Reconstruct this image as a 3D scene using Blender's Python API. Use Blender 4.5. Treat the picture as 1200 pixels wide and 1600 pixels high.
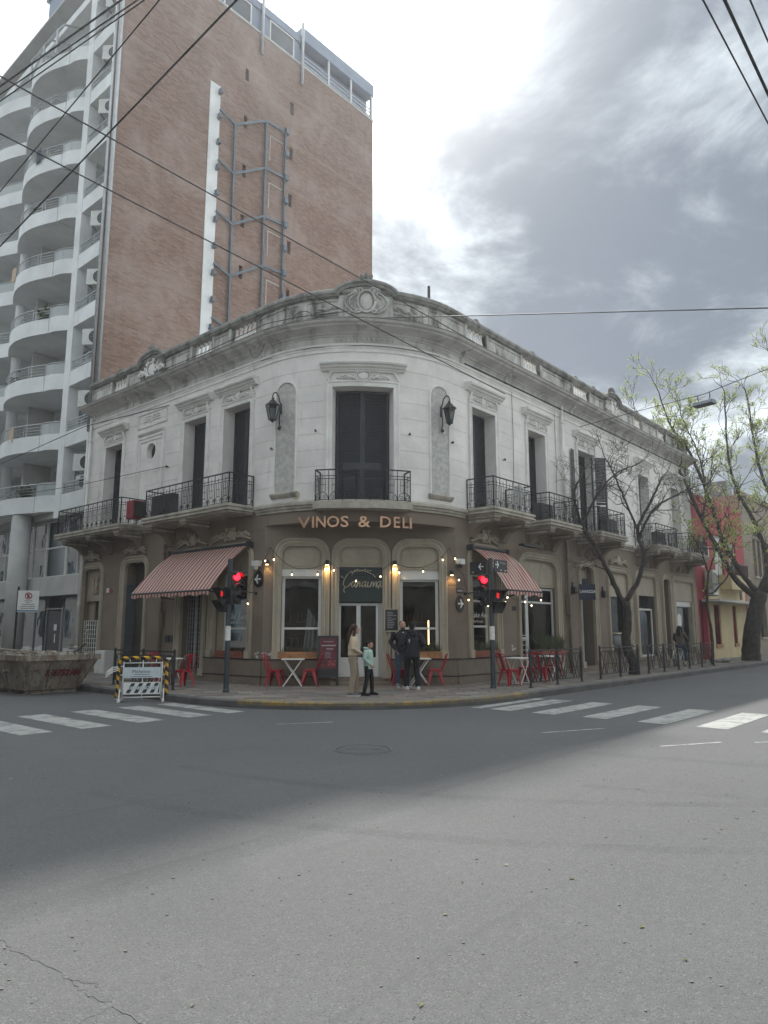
import bpy, bmesh, math, random
from mathutils import Vector, Matrix
random.seed(7)
PI = math.pi
for o in list(bpy.data.objects):
    bpy.data.objects.remove(o)
SC = bpy.context.scene
COL = SC.collection
V = Vector

# ------------------------------------------------------------------ camera
cam = bpy.data.cameras.new('camera')
cam.sensor_fit = 'VERTICAL'; cam.sensor_height = 36.0
cam.lens = 36.0*1120/1600; cam.clip_start = 0.05; cam.clip_end = 4000
camo = bpy.data.objects.new('camera', cam); COL.objects.link(camo)
camo.location = (0, 0, 1.7); camo.rotation_euler = (PI/2+math.atan(183/1120), 0, 0)
SC.camera = camo
SC.render.resolution_x = 768; SC.render.resolution_y = 1024

# ------------------------------------------------------------------ light
SUN_AZ = math.radians(-10.0); SUN_EL = math.radians(51.0)
SUN_DIR = V((math.sin(SUN_AZ)*math.cos(SUN_EL), math.cos(SUN_AZ)*math.cos(SUN_EL), math.sin(SUN_EL)))
sl = bpy.data.lights.new('sun', 'SUN'); sl.energy = 2.25; sl.angle = math.radians(1.4); sl.color = (1, .97, .92)
so = bpy.data.objects.new('sun', sl); COL.objects.link(so)
so.rotation_euler = SUN_DIR.to_track_quat('Z', 'Y').to_euler(); so.location = SUN_DIR*200
SC.view_settings.view_transform = 'Standard'; SC.view_settings.look = 'None'
SC.view_settings.gamma = 1; SC.view_settings.use_curve_mapping = False
SC.view_settings.exposure = 1.45

class NT:
    def __init__(s, tree):
        s.t = tree; s.n = tree.nodes; s.l = tree.links
    def new(s, typ, **kw):
        nd = s.n.new(typ)
        for k, v in kw.items(): setattr(nd, k, v)
        return nd
    def put(s, sock, v):
        if isinstance(v, bpy.types.NodeSocket): s.l.new(v, sock)
        elif isinstance(v, (tuple, list, Vector)):
            v = tuple(v)
            if sock.type == 'RGBA' and len(v) == 3: v = v+(1,)
            sock.default_value = v
        else: sock.default_value = v
    def math(s, op, a, b=0.0, c=None, clamp=False):
        nd = s.new('ShaderNodeMath', operation=op); nd.use_clamp = clamp
        s.put(nd.inputs[0], a); s.put(nd.inputs[1], b)
        if c is not None: s.put(nd.inputs[2], c)
        return nd.outputs[0]
    def vmath(s, op, a, b=(0, 0, 0), out=0):
        nd = s.new('ShaderNodeVectorMath', operation=op)
        s.put(nd.inputs[0], a); s.put(nd.inputs[1], b)
        return nd.outputs['Value'] if op in ('DOT_PRODUCT', 'LENGTH') else nd.outputs[0]
    def mix(s, f, a, b, blend='MIX'):
        nd = s.new('ShaderNodeMix', data_type='RGBA', blend_type=blend)
        s.put(nd.inputs[0], f); s.put(nd.inputs[6], a); s.put(nd.inputs[7], b)
        return nd.outputs[2]
    def smooth(s, v, a, b):
        nd = s.new('ShaderNodeMapRange', interpolation_type='SMOOTHSTEP')
        s.put(nd.inputs[0], v); nd.inputs[1].default_value = a; nd.inputs[2].default_value = b
        return nd.outputs[0]
    def noise(s, vec, scale, detail=4, rough=.55, dist=0.0, col=False):
        nd = s.new('ShaderNodeTexNoise'); s.put(nd.inputs['Vector'], vec)
        nd.inputs['Scale'].default_value = scale; nd.inputs['Detail'].default_value = detail
        nd.inputs['Roughness'].default_value = rough; nd.inputs['Distortion'].default_value = dist
        return nd.outputs[1 if col else 0]
    def scalev(s, vec, sc):
        return s.vmath('MULTIPLY', vec, sc)

# ------------------------------------------------------------------ sky
w = bpy.data.worlds.new('World'); SC.world = w; w.use_nodes = True
wt = NT(w.node_tree); w.node_tree.nodes.clear()
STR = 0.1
sky = wt.new('ShaderNodeTexSky'); sky.sky_type = 'NISHITA'; sky.sun_disc = False
sky.sun_elevation = SUN_EL; sky.sun_rotation = SUN_AZ; sky.air_density = 1.0; sky.dust_density = 2.0
tc = wt.new('ShaderNodeTexCoord').outputs['Generated']
dirn = wt.vmath('NORMALIZE', tc)
sep = wt.new('ShaderNodeSeparateXYZ'); wt.put(sep.inputs[0], dirn)
zz = wt.math('MAXIMUM', sep.outputs[2], 0.0)
den = wt.math('ADD', zz, 0.16)
comb = wt.new('ShaderNodeCombineXYZ')
wt.put(comb.inputs[0], wt.math('DIVIDE', sep.outputs[0], den)); wt.put(comb.inputs[1], wt.math('DIVIDE', sep.outputs[1], den))
wt.put(comb.inputs[2], 3.7)
plane = comb.outputs[0]
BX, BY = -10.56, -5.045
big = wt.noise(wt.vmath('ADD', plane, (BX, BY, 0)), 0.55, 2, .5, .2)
fine = wt.noise(wt.vmath('ADD', plane, (1.7, 8.2, 0)), 2.3, 9, .62, .35)
sd = wt.math('MAXIMUM', wt.vmath('DOT_PRODUCT', dirn, tuple(SUN_DIR)), 0.0)
glow = wt.math('POWER', sd, 9.0)
core = wt.math('POWER', sd, 40.0)
hor = wt.math('POWER', wt.math('SUBTRACT', 1.0, zz, clamp=True), 2.6)
mid = wt.noise(wt.vmath('ADD', plane, (3.3, 1.4, 0)), 1.35, 3, .55, .6)
cl = wt.math('ADD', wt.math('MULTIPLY', wt.math('SUBTRACT', big, .5), 3.6), wt.math('MULTIPLY', wt.math('SUBTRACT', fine, .5), 2.5))
cl = wt.math('ADD', cl, wt.math('MULTIPLY', wt.math('SUBTRACT', mid, .5), 2.1))
f = wt.math('ADD', wt.math('ADD', cl, 0.44), wt.math('ADD', wt.math('MULTIPLY', glow, .20), wt.math('MULTIPLY', hor, .36)))
f = wt.smooth(f, -0.12, 1.12)
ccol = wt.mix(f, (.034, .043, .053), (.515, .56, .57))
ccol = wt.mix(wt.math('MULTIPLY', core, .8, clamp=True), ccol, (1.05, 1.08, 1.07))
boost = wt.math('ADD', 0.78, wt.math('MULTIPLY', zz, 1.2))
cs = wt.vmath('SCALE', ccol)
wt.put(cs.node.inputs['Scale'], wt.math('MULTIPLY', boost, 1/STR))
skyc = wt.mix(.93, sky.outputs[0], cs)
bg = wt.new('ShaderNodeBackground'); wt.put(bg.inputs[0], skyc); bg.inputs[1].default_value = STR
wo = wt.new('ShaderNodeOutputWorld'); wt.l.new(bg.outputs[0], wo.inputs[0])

# ------------------------------------------------------------------ place frame
AZ = math.radians(41.2)
dR = V((math.sin(AZ), math.cos(AZ), 0)); dL = V((-math.cos(AZ), math.sin(AZ), 0))
def B(r, l, z=0.0): return dR*r + dL*l + V((0, 0, z))
R0, L0, CUT = 13.2, 12.2, 3.92
O = B(R0, L0); UP = V((0, 0, 1))
PL = O+dL*CUT; PR = O+dR*CUT; dC = (PR-PL).normalized(); nC = V((dC.y, -dC.x, 0))
CH = (PR-PL).length
def FL(t, d, z): return O + dL*t - dR*d + UP*z          # left street front
def FR(s, d, z): return O + dR*s - dL*d + UP*z          # right street front
def FC(u, d, z): return PL + dC*u + nC*d + UP*z         # splayed corner front
CC = O + (dR+dL)*CUT; AH = CUT*PI/4
def FA(u, d, z):                                         # upper storey with its round corner
    if u < -AH: return FL(CUT-u-AH, d, z)
    if u > AH: return FR(CUT+u-AH, d, z)
    th = (u+AH)/(2*AH)*PI/2
    n = -(dR*math.cos(th)+dL*math.sin(th))
    return CC + n*(CUT+d) + UP*z
def uL(t): return -(t-CUT)-AH
def uR(s): return (s-CUT)+AH
LE, RE = 15.0, 24.9

# ------------------------------------------------------------------ materials
MATS = {}
def mat(name, col, rough=.7, var=.18, scale=2.5, bump=.15, bscale=60, metal=0.0, spec=.5, grime=None, gcol=(.05, .05, .045), fine=.08):
    m = bpy.data.materials.new(name); m.use_nodes = True; t = NT(m.node_tree)
    b = m.node_tree.nodes['Principled BSDF']
    co = t.new('ShaderNodeTexCoord').outputs['Object']
    dark = tuple(c*(1-var) for c in col); lite = tuple(min(1, c*(1+var*.6)) for c in col)
    n1 = t.noise(co, scale, 5, .6)
    c = t.mix(t.smooth(n1, .3, .7), dark, lite)
    n2 = t.noise(co, bscale, 3, .6)
    if fine: c = t.mix(t.smooth(n2, .35, .75), c, t.vmath('SCALE', c), 'MIX'); c.node.inputs[7].links[0].from_node.inputs['Scale'].default_value = 1-fine*2
    if grime:
        amt, thr, zs = grime
        g1 = t.noise(t.scalev(co, (2.2, 2.2, 2.2*zs)), 1.0, 6, .65, .4)
        g2 = t.noise(co, .5, 3, .6)
        gm = t.math('MULTIPLY', t.smooth(t.math('ADD', g1, t.math('MULTIPLY', t.math('SUBTRACT', g2, .5), .5)), thr, thr+.25), amt)
        c = t.mix(gm, c, gcol)
    t.put(b.inputs['Base Color'], c)
    b.inputs['Roughness'].default_value = rough; b.inputs['Metallic'].default_value = metal
    b.inputs['Specular IOR Level'].default_value = spec
    if bump:
        bn = t.new('ShaderNodeBump'); bn.inputs['Strength'].default_value = bump; bn.inputs['Distance'].default_value = .01
        t.put(bn.inputs['Height'], n2); t.l.new(bn.outputs[0], b.inputs['Normal'])
    m['c'] = col; MATS[name] = m
    return m
def glass(name, tint=(.55, .6, .6), fac=.2):
    m = bpy.data.materials.new(name); m.use_nodes = True; t = NT(m.node_tree); m.node_tree.nodes.clear()
    tr = t.new('ShaderNodeBsdfTransparent'); t.put(tr.inputs[0], tint)
    gl = t.new('ShaderNodeBsdfGlossy'); gl.inputs['Roughness'].default_value = .02; t.put(gl.inputs[0], (.9, .95, 1))
    lw = t.new('ShaderNodeFresnel'); lw.inputs[0].default_value = 1.5
    f = t.math('ADD', t.math('MULTIPLY', lw.outputs[0], .6), fac, clamp=True)
    co = t.new('ShaderNodeTexCoord').outputs['Object']
    bn = t.new('ShaderNodeBump'); bn.inputs['Strength'].default_value = .06; bn.inputs['Distance'].default_value = .05
    t.put(bn.inputs['Height'], t.noise(co, 1.5, 2)); t.l.new(bn.outputs[0], gl.inputs['Normal'])
    mx = t.new('ShaderNodeMixShader'); t.put(mx.inputs[0], f); t.l.new(tr.outputs[0], mx.inputs[1]); t.l.new(gl.outputs[0], mx.inputs[2])
    o = t.new('ShaderNodeOutputMaterial'); t.l.new(mx.outputs[0], o.inputs[0]); MATS[name] = m
    return m
def emit(name, col, st):
    m = bpy.data.materials.new(name); m.use_nodes = True; b = m.node_tree.nodes['Principled BSDF']
    b.inputs['Base Color'].default_value = col+(1,); b.inputs['Emission Color'].default_value = col+(1,); b.inputs['Emission Strength'].default_value = st
    MATS[name] = m; return m

mat('white_stucco', (.79, .755, .72), .85, .13, .9, .25, 45, grime=(.5, .58, .22), gcol=(.32, .305, .285))
mat('white_trim', (.77, .75, .72), .8, .12, 2.0, .2, 60, grime=(.5, .6, .3), gcol=(.24, .225, .2))
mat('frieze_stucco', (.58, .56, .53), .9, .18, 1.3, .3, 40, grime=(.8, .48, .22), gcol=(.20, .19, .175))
mat('parapet_stone', (.54, .525, .49), .92, .3, 2.2, .5, 40, grime=(.95, .43, .25), gcol=(.075, .072, .062))
mat('coping_stone', (.25, .245, .225), .95, .35, 3.0, .6, 40, grime=(.8, .5, .8), gcol=(.035, .04, .025))
mat('slab_stone', (.44, .40, .34), .9, .25, 3.0, .4, 50, grime=(.8, .52, .15), gcol=(.06, .055, .048))
mat('niche_stucco', (.50, .49, .46), .95, .22, 7.0, .8, 25, grime=(.35, .55, .6), gcol=(.3, .29, .27))
mat('tan_paint', (.215, .168, .13), .8, .12, .8, .2, 50, grime=(.6, .52, .3), gcol=(.15, .125, .10))
mat('tan_base', (.20, .158, .122), .8, .14, 1.4, .25, 45, grime=(.55, .52, .5), gcol=(.11, .095, .08))
mat('cream_trim', (.40, .35, .27), .7, .12, 1.5, .15, 50, grime=(.6, .54, .25), gcol=(.22, .18, .12))
mat('black_line', (.03, .03, .032), .6, .1)
mat('shutter_paint', (.030, .034, .042), .55, .2, 3, .15, 60)
mat('iron', (.028, .029, .032), .55, .25, 8, .2, 80)
mat('white_frame', (.66, .66, .63), .45, .08, 2, .08, 60, grime=(.25, .6, .5), gcol=(.3, .28, .25))
mat('reflection_dark_wall', (.07, .066, .06), .85, .3, .6, .2, 40)  # wall colour kept very dark so the street windows mirror something dark
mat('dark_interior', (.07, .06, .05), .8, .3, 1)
mat('interior_wall', (.16, .13, .10), .8, .3, 1)
glass('shop_glass', (.62, .64, .64), .0)
glass('tower_glass', (.22, .27, .28), .03)
mat('copper', (.62, .38, .25), .38, .15, 6, .05, 60, metal=.75)
mat('gold_paint', (.55, .50, .36), .45, .1, 6, 0, 60, metal=.3)
mat('sign_green', (.008, .020, .019), .5, .15, 3, .05)
mat('sign_black', (.018, .018, .02), .5, .1, 3, .05)
mat('print_white', (.75, .75, .73), .6, .05, 3, 0)
mat('print_grey', (.38, .38, .38), .7, .05, 3, 0)
mat('print_dark', (.03, .035, .04), .6, .05, 3, 0)
mat('print_red', (.45, .03, .05), .6, .1, 3, 0)
mat('print_teal', (.02, .16, .24), .5, .1, 3, 0)
mat('pale_print', (.55, .62, .65), .5, .06, 4, 0)
mat('wine_poster', (.13, .018, .032), .5, .3, 9, 0)
mat('wood_box', (.36, .17, .07), .6, .3, 5, .2, 40)
mat('red_wood', (.24, .075, .045), .6, .25, 5, .2, 40)
mat('red_metal', (.36, .016, .03), .32, .12, 5, .05, 40)
mat('table_white', (.72, .71, .68), .4, .06, 5, .05)
mat('grey_metal', (.32, .33, .33), .45, .15, 5, .1, 60, metal=.4)
mat('pole_paint', (.036, .046, .056), .5, .15, 4, .1, 60)
mat('sticker', (.70, .70, .66), .7, .18, 14, .1, 60, grime=(.8, .66, 1), gcol=(.12, .12, .12))
mat('lens_dark', (.03, .028, .026), .3, .1, 4, 0)
emit('lens_red', (1.0, .005, .012), 5.0)
emit('hand_red', (.6, .02, .02), .35)
emit('bulb_glow', (1.0, .74, .42), 3.5)
emit('warm_glow', (1.0, .60, .22), 16.0)
emit('strip_glow', (1.0, .72, .30), 3.0)
mat('concrete_white', (.80, .81, .81), .8, .12, .7, .2, 40, grime=(.45, .6, .2), gcol=(.36, .36, .35))
mat('concrete_grey', (.50, .50, .48), .85, .14, .9, .25, 40, grime=(.45, .56, .3), gcol=(.24, .24, .23))
mat('tower_pale_grey', (.64, .64, .63), .85, .15, .8, .2, 40)  # slightly greyer than the white concrete
mat('galvanised', (.46, .47, .48), .4, .12, 4, .05, 60, metal=.6)
mat('ac_white', (.66, .66, .63), .5, .1, 4, .05)
mat('ac_dark', (.05, .05, .052), .6, .2, 4, .1)
mat('ac_red', (.26, .025, .035), .5, .2, 4, .05)
mat('steel_grey', (.15, .18, .21), .5, .15, 3, .05, metal=.2)
mat('blue_panel', (.15, .20, .29), .4, .12, 1, .05)
mat('red_wall', (.40, .05, .065), .8, .18, .8, .2, 40, grime=(.4, .55, .3), gcol=(.2, .03, .035))
mat('yellow_wall', (.56, .46, .27), .8, .12, 1, .2, 40, grime=(.35, .58, .3), gcol=(.3, .24, .14))
mat('brown_wall', (.26, .21, .165), .85, .18, .8, .3, 40, grime=(.5, .55, .3), gcol=(.12, .1, .08))
mat('opposite_wall', (.34, .32, .29), .85, .15, .6, .2, 40)
mat('bark', (.05, .042, .036), .95, .45, 6, 1.0, 22, grime=(.6, .55, .25), gcol=(.03, .026, .022))
mat('twig', (.075, .064, .056), .9, .3, 8, .3, 40)
mat('cable', (.018, .02, .024), .9, .1)
mat('pale_cable', (.10, .11, .115), .6, .1)
mat('rubber', (.018, .018, .018), .8, .2)
mat('terracotta', (.22, .22, .23), .6, .15, 4)
def leafmat(name, col):
    m = mat(name, col, .55, .35, 1.4, 0, 40)
    b = m.node_tree.nodes['Principled BSDF']
    b.inputs['Transmission Weight'].default_value = 0.0
    b.inputs['Subsurface Weight'].default_value = 0.0
    t = NT(m.node_tree); out = [n for n in m.node_tree.nodes if n.type == 'OUTPUT_MATERIAL'][0]
    tl = t.new('ShaderNodeBsdfTranslucent'); t.put(tl.inputs[0], tuple(min(1, c*1.6) for c in col))
    mx = t.new('ShaderNodeMixShader'); mx.inputs[0].default_value = .4
    t.l.new(b.outputs[0], mx.inputs[1]); t.l.new(tl.outputs[0], mx.inputs[2]); t.l.new(mx.outputs[0], out.inputs[0])
    return m
leafmat('young_leaf', (.26, .31, .085)); leafmat('plant_leaf', (.11, .13, .075)); leafmat('dry_leaf', (.20, .21, .09))
# ------------------------------------------------------------------ special materials
def pbsdf(name):
    m = bpy.data.materials.new(name); m.use_nodes = True; MATS[name] = m
    t = NT(m.node_tree); return m, t, m.node_tree.nodes['Principled BSDF'], t.new('ShaderNodeTexCoord').outputs['Object']
def setbump(t, b, h, strength, dist=.01):
    bn = t.new('ShaderNodeBump'); bn.inputs['Strength'].default_value = strength; bn.inputs['Distance'].default_value = dist
    t.put(bn.inputs['Height'], h); t.l.new(bn.outputs[0], b.inputs['Normal'])
m, t, b, co = pbsdf('asphalt')
big_ = t.noise(co, .22, 4, .55, .3); mid_ = t.noise(co, 1.6, 5, .6)
c0_ = t.smooth(t.noise(co, 14, 4, .65), .3, .72)
vo = t.new('ShaderNodeTexVoronoi'); t.put(vo.inputs['Vector'], co); vo.inputs['Scale'].default_value = 130
vsep = t.new('ShaderNodeSeparateColor'); t.put(vsep.inputs[0], vo.outputs['Color'])
grain = t.noise(co, 240, 2, .5)
c = t.mix(t.smooth(big_, .3, .7), (.088, .088, .089), (.122, .122, .122))
c = t.mix(t.smooth(mid_, .35, .75), c, (.106, .106, .106))
c = t.mix(t.math('MULTIPLY', t.smooth(vsep.outputs[0], .84, .98), .6), c, (.21, .21, .205))
c = t.mix(t.math('MULTIPLY', t.smooth(vsep.outputs[1], .8, .98), .75), c, (.045, .045, .046))
c = t.mix(t.math('MULTIPLY', t.smooth(grain, .3, .7), .35), c, (.06, .06, .06))
c = t.mix(t.math('MULTIPLY', c0_, .3), c, (.065, .066, .068))
# wheel wear running along both streets
rr = t.vmath('DOT_PRODUCT', co, tuple(dR)); ll = t.vmath('DOT_PRODUCT', co, tuple(dL))
cr = t.new('ShaderNodeCombineXYZ'); t.put(cr.inputs[0], t.math('MULTIPLY', rr, .12)); t.put(cr.inputs[1], t.math('MULTIPLY', ll, 3.2))
tyre = t.smooth(t.noise(cr.outputs[0], 1.0, 3, .6, .2), .6, .78)
c = t.mix(t.math('MULTIPLY', tyre, .6), c, (.065, .065, .067))
cs_ = t.new('ShaderNodeCombineXYZ'); t.put(cs_.inputs[0], t.math('MULTIPLY', ll, .25)); t.put(cs_.inputs[1], t.math('MULTIPLY', rr, 2.4))
scuff = t.smooth(t.noise(cs_.outputs[0], 1.0, 5, .7, .4), .68, .8)
c = t.mix(t.math('MULTIPLY', scuff, .38), c, (.18, .18, .178))
oil = t.smooth(t.noise(co, .9, 4, .7, .8), .66, .78)
c = t.mix(t.math('MULTIPLY', oil, .35), c, (.045, .045, .045))
t.put(b.inputs['Base Color'], c); b.inputs['Roughness'].default_value = .82; b.inputs['Specular IOR Level'].default_value = .35
h = t.math('ADD', t.math('MULTIPLY', vo.outputs['Distance'], -.6), t.math('MULTIPLY', grain, .5))
setbump(t, b, h, .55, .012)

m, t, b, co = pbsdf('tyre_mark')
k = t.math('MULTIPLY', t.smooth(t.noise(co, 1.1, 5, .7, .4), .25, .75), t.smooth(t.noise(co, 40, 3, .6), .2, .6))
t.put(b.inputs['Base Color'], (.05, .05, .052)); b.inputs['Roughness'].default_value = .8; b.inputs['Specular IOR Level'].default_value = .2
t.put(b.inputs['Alpha'], t.math('MULTIPLY', k, .13))

def paint_mat(name, col, worn):
    m, t, b, co = pbsdf(name)
    n1 = t.noise(co, 3, 6, .7, .3); n2 = t.noise(co, 60, 3, .6)
    k = t.smooth(t.math('ADD', t.math('MULTIPLY', n1, .7), t.math('MULTIPLY', n2, .45)), worn, worn+.14)
    c = t.mix(k, col, (.11, .11, .11)); c = t.mix(t.math('MULTIPLY', t.noise(co, 1.2, 3), .5), c, tuple(x*.6 for x in col))
    t.put(b.inputs['Base Color'], c); b.inputs['Roughness'].default_value = .75; setbump(t, b, n2, .3)
paint_mat('road_paint', (.35, .35, .33), .545); paint_mat('kerb_yellow', (.34, .22, .045), .46); paint_mat('old_paint', (.36, .36, .35), .50)
mat('kerb_stone', (.105, .10, .098), .85, .25, 2, .4, 40)
mat('pavement_cement', (.20, .185, .165), .9, .2, 1.2, .35, 50, grime=(.4, .55, 1), gcol=(.09, .085, .08))
TILES = [mat('paving_%s' % n, c, .85, .16, 2.2, .35, 55, grime=(.45, .58, 1), gcol=(.10, .09, .08)) for n, c in
         (('sand', (.19, .16, .138)), ('grey', (.145, .132, .12)), ('rose', (.165, .13, .11)), ('pale', (.235, .212, .188)))]

m, t, b, co = pbsdf('tower_brick')
cx = t.new('ShaderNodeCombineXYZ'); t.put(cx.inputs[0], t.math('ADD', t.vmath('DOT_PRODUCT', co, tuple(dR)), t.math('MULTIPLY', t.vmath('DOT_PRODUCT', co, tuple(dL)), 1.0)))
sp = t.new('ShaderNodeSeparateXYZ'); t.put(sp.inputs[0], co); t.put(cx.inputs[1], sp.outputs[2])
br = t.new('ShaderNodeTexBrick'); t.put(br.inputs['Vector'], cx.outputs[0])
br.inputs['Scale'].default_value = 1; br.inputs['Brick Width'].default_value = .30; br.inputs['Row Height'].default_value = .105
br.inputs['Mortar Size'].default_value = .014; br.inputs['Bias'].default_value = -.1; br.offset = .5
br.inputs['Color1'].default_value = (.195, .112, .083, 1); br.inputs['Color2'].default_value = (.305, .19, .142, 1); br.inputs['Mortar'].default_value = (.225, .17, .14, 1)
n0 = t.noise(co, .35, 5, .6, .4); n1 = t.noise(co, 1.4, 4, .6)
c = t.mix(t.math('MULTIPLY', t.smooth(n0, .42, .68), .38), br.outputs[0], (.46, .37, .33))
c = t.mix(t.math('MULTIPLY', t.smooth(n1, .55, .8), .3), c, (.16, .09, .07))
wr = t.noise(t.scalev(cx.outputs[0], (3.7, 11.8, 1)), 1.0, 2, .5)
c = t.mix(t.math('MULTIPLY', t.smooth(wr, .55, .75), .25), c, (.46, .34, .28))
fl = t.math('FRACT', t.math('DIVIDE', t.math('SUBTRACT', sp.outputs[2], .3), 2.76)); c = t.mix(t.math('MULTIPLY', t.math('LESS_THAN', fl, .10), .16), c, (.42, .34, .29))
st = t.noise(t.scalev(cx.outputs[0], (2.4, .16, 1)), 1.0, 5, .65); c = t.mix(t.math('MULTIPLY', t.smooth(st, .52, .72), .30), c, (.15, .10, .085)); c = t.mix(t.math('MULTIPLY', t.smooth(st, .3, .42), -1.0), c, c)
t.put(b.inputs['Base Color'], c); b.inputs['Roughness'].default_value = .9
setbump(t, b, t.math('ADD', t.math('MULTIPLY', br.outputs['Fac'], -1.0), t.math('MULTIPLY', t.noise(cx.outputs[0], 9, 3), .6)), .6, .02)

def stripes(name, axis, period, c1, c2, duty=.5, fade=.3, slant=None, off=0.0):
    m, t, b, co = pbsdf(name)
    x = t.vmath('DOT_PRODUCT', co, tuple(axis))
    k = t.math('FRACT', t.math('ADD', t.math('DIVIDE', x, period), off))
    k = t.math('GREATER_THAN', k, duty)
    c = t.mix(k, c1, c2)
    n = t.noise(co, 1.5, 5, .65, .3); n2 = t.noise(co, 90, 2)
    c = t.mix(t.math('MULTIPLY', t.smooth(n, .4, .8), fade), c, (.20, .13, .11))
    t.put(b.inputs['Base Color'], c); b.inputs['Roughness'].default_value = .85; setbump(t, b, t.math('ADD', n, t.math('MULTIPLY', n2, .2)), .3, .02)
    return m
stripes('awning_cloth_left', dL, .175, (.29, .062, .055), (.46, .39, .335))
stripes('awning_cloth_right', dR, .175, (.29, .062, .055), (.46, .39, .335))
stripes('hazard_tape', V((.6, .3, .8)), .16, (.02, .02, .02), (.62, .34, .02), .52, .15)

m, t, b, co = pbsdf('rusty_skip')
n1 = t.noise(t.scalev(co, (1.6, 1.6, .9)), 1.5, 7, .72, .9); n2 = t.noise(co, 6, 5, .7, .5); n3 = t.noise(t.scalev(co, (5, 5, .7)), 1.3, 5, .7)
c = t.mix(t.smooth(n1, .42, .62), (.32, .28, .225), (.17, .145, .12))
c = t.mix(t.math('MULTIPLY', t.smooth(n3, .48, .64), .6), c, (.11, .042, .028))
c = t.mix(t.math('MULTIPLY', t.smooth(n2, .58, .7), .6), c, (.20, .075, .04))
c = t.mix(t.math('MULTIPLY', t.smooth(t.noise(co, 2.7, 4, .7, 1.2), .6, .68), .6), c, (.05, .048, .046))
t.put(b.inputs['Base Color'], c); b.inputs['Roughness'].default_value = .75; b.inputs['Metallic'].default_value = .1; setbump(t, b, t.math('ADD', n2, t.noise(co, 40, 3)), .4, .02)
mat('rubble', (.27, .235, .20), .95, .35, 8, .6, 30)
mat('skin', (.48, .28, .20), .55, .08, 8, .05, 60)
mat('skin_boy', (.42, .235, .16), .55, .08, 8, .05, 60)
mat('hair_brown', (.045, .022, .013), .85, .3, 20, .4, 60)
mat('hair_black', (.010, .008, .008), .8, .3, 20, .4, 60)
mat('hair_grey', (.085, .065, .052), .85, .3, 30, .4, 80)
mat('cloth_cream', (.56, .44, .31), .85, .1, 8, .3, 40)
mat('cloth_beige', (.30, .235, .175), .85, .1, 8, .3, 40)
mat('cloth_mint', (.36, .50, .44), .9, .1, 8, .3, 40)
mat('cloth_black', (.006, .0065, .009), .85, .2, 8, .3, 40)
mat('cloth_jacket', (.007, .008, .013), .7, .2, 8, .3, 40)
mat('denim', (.045, .065, .10), .9, .2, 8, .3, 50)
mat('cloth_brown', (.10, .07, .05), .9, .2, 8, .3, 40)
mat('shoe_grey', (.16, .15, .15), .7, .2, 12, .1)
mat('shoe_white', (.62, .62, .60), .6, .1, 12, .1)

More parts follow.
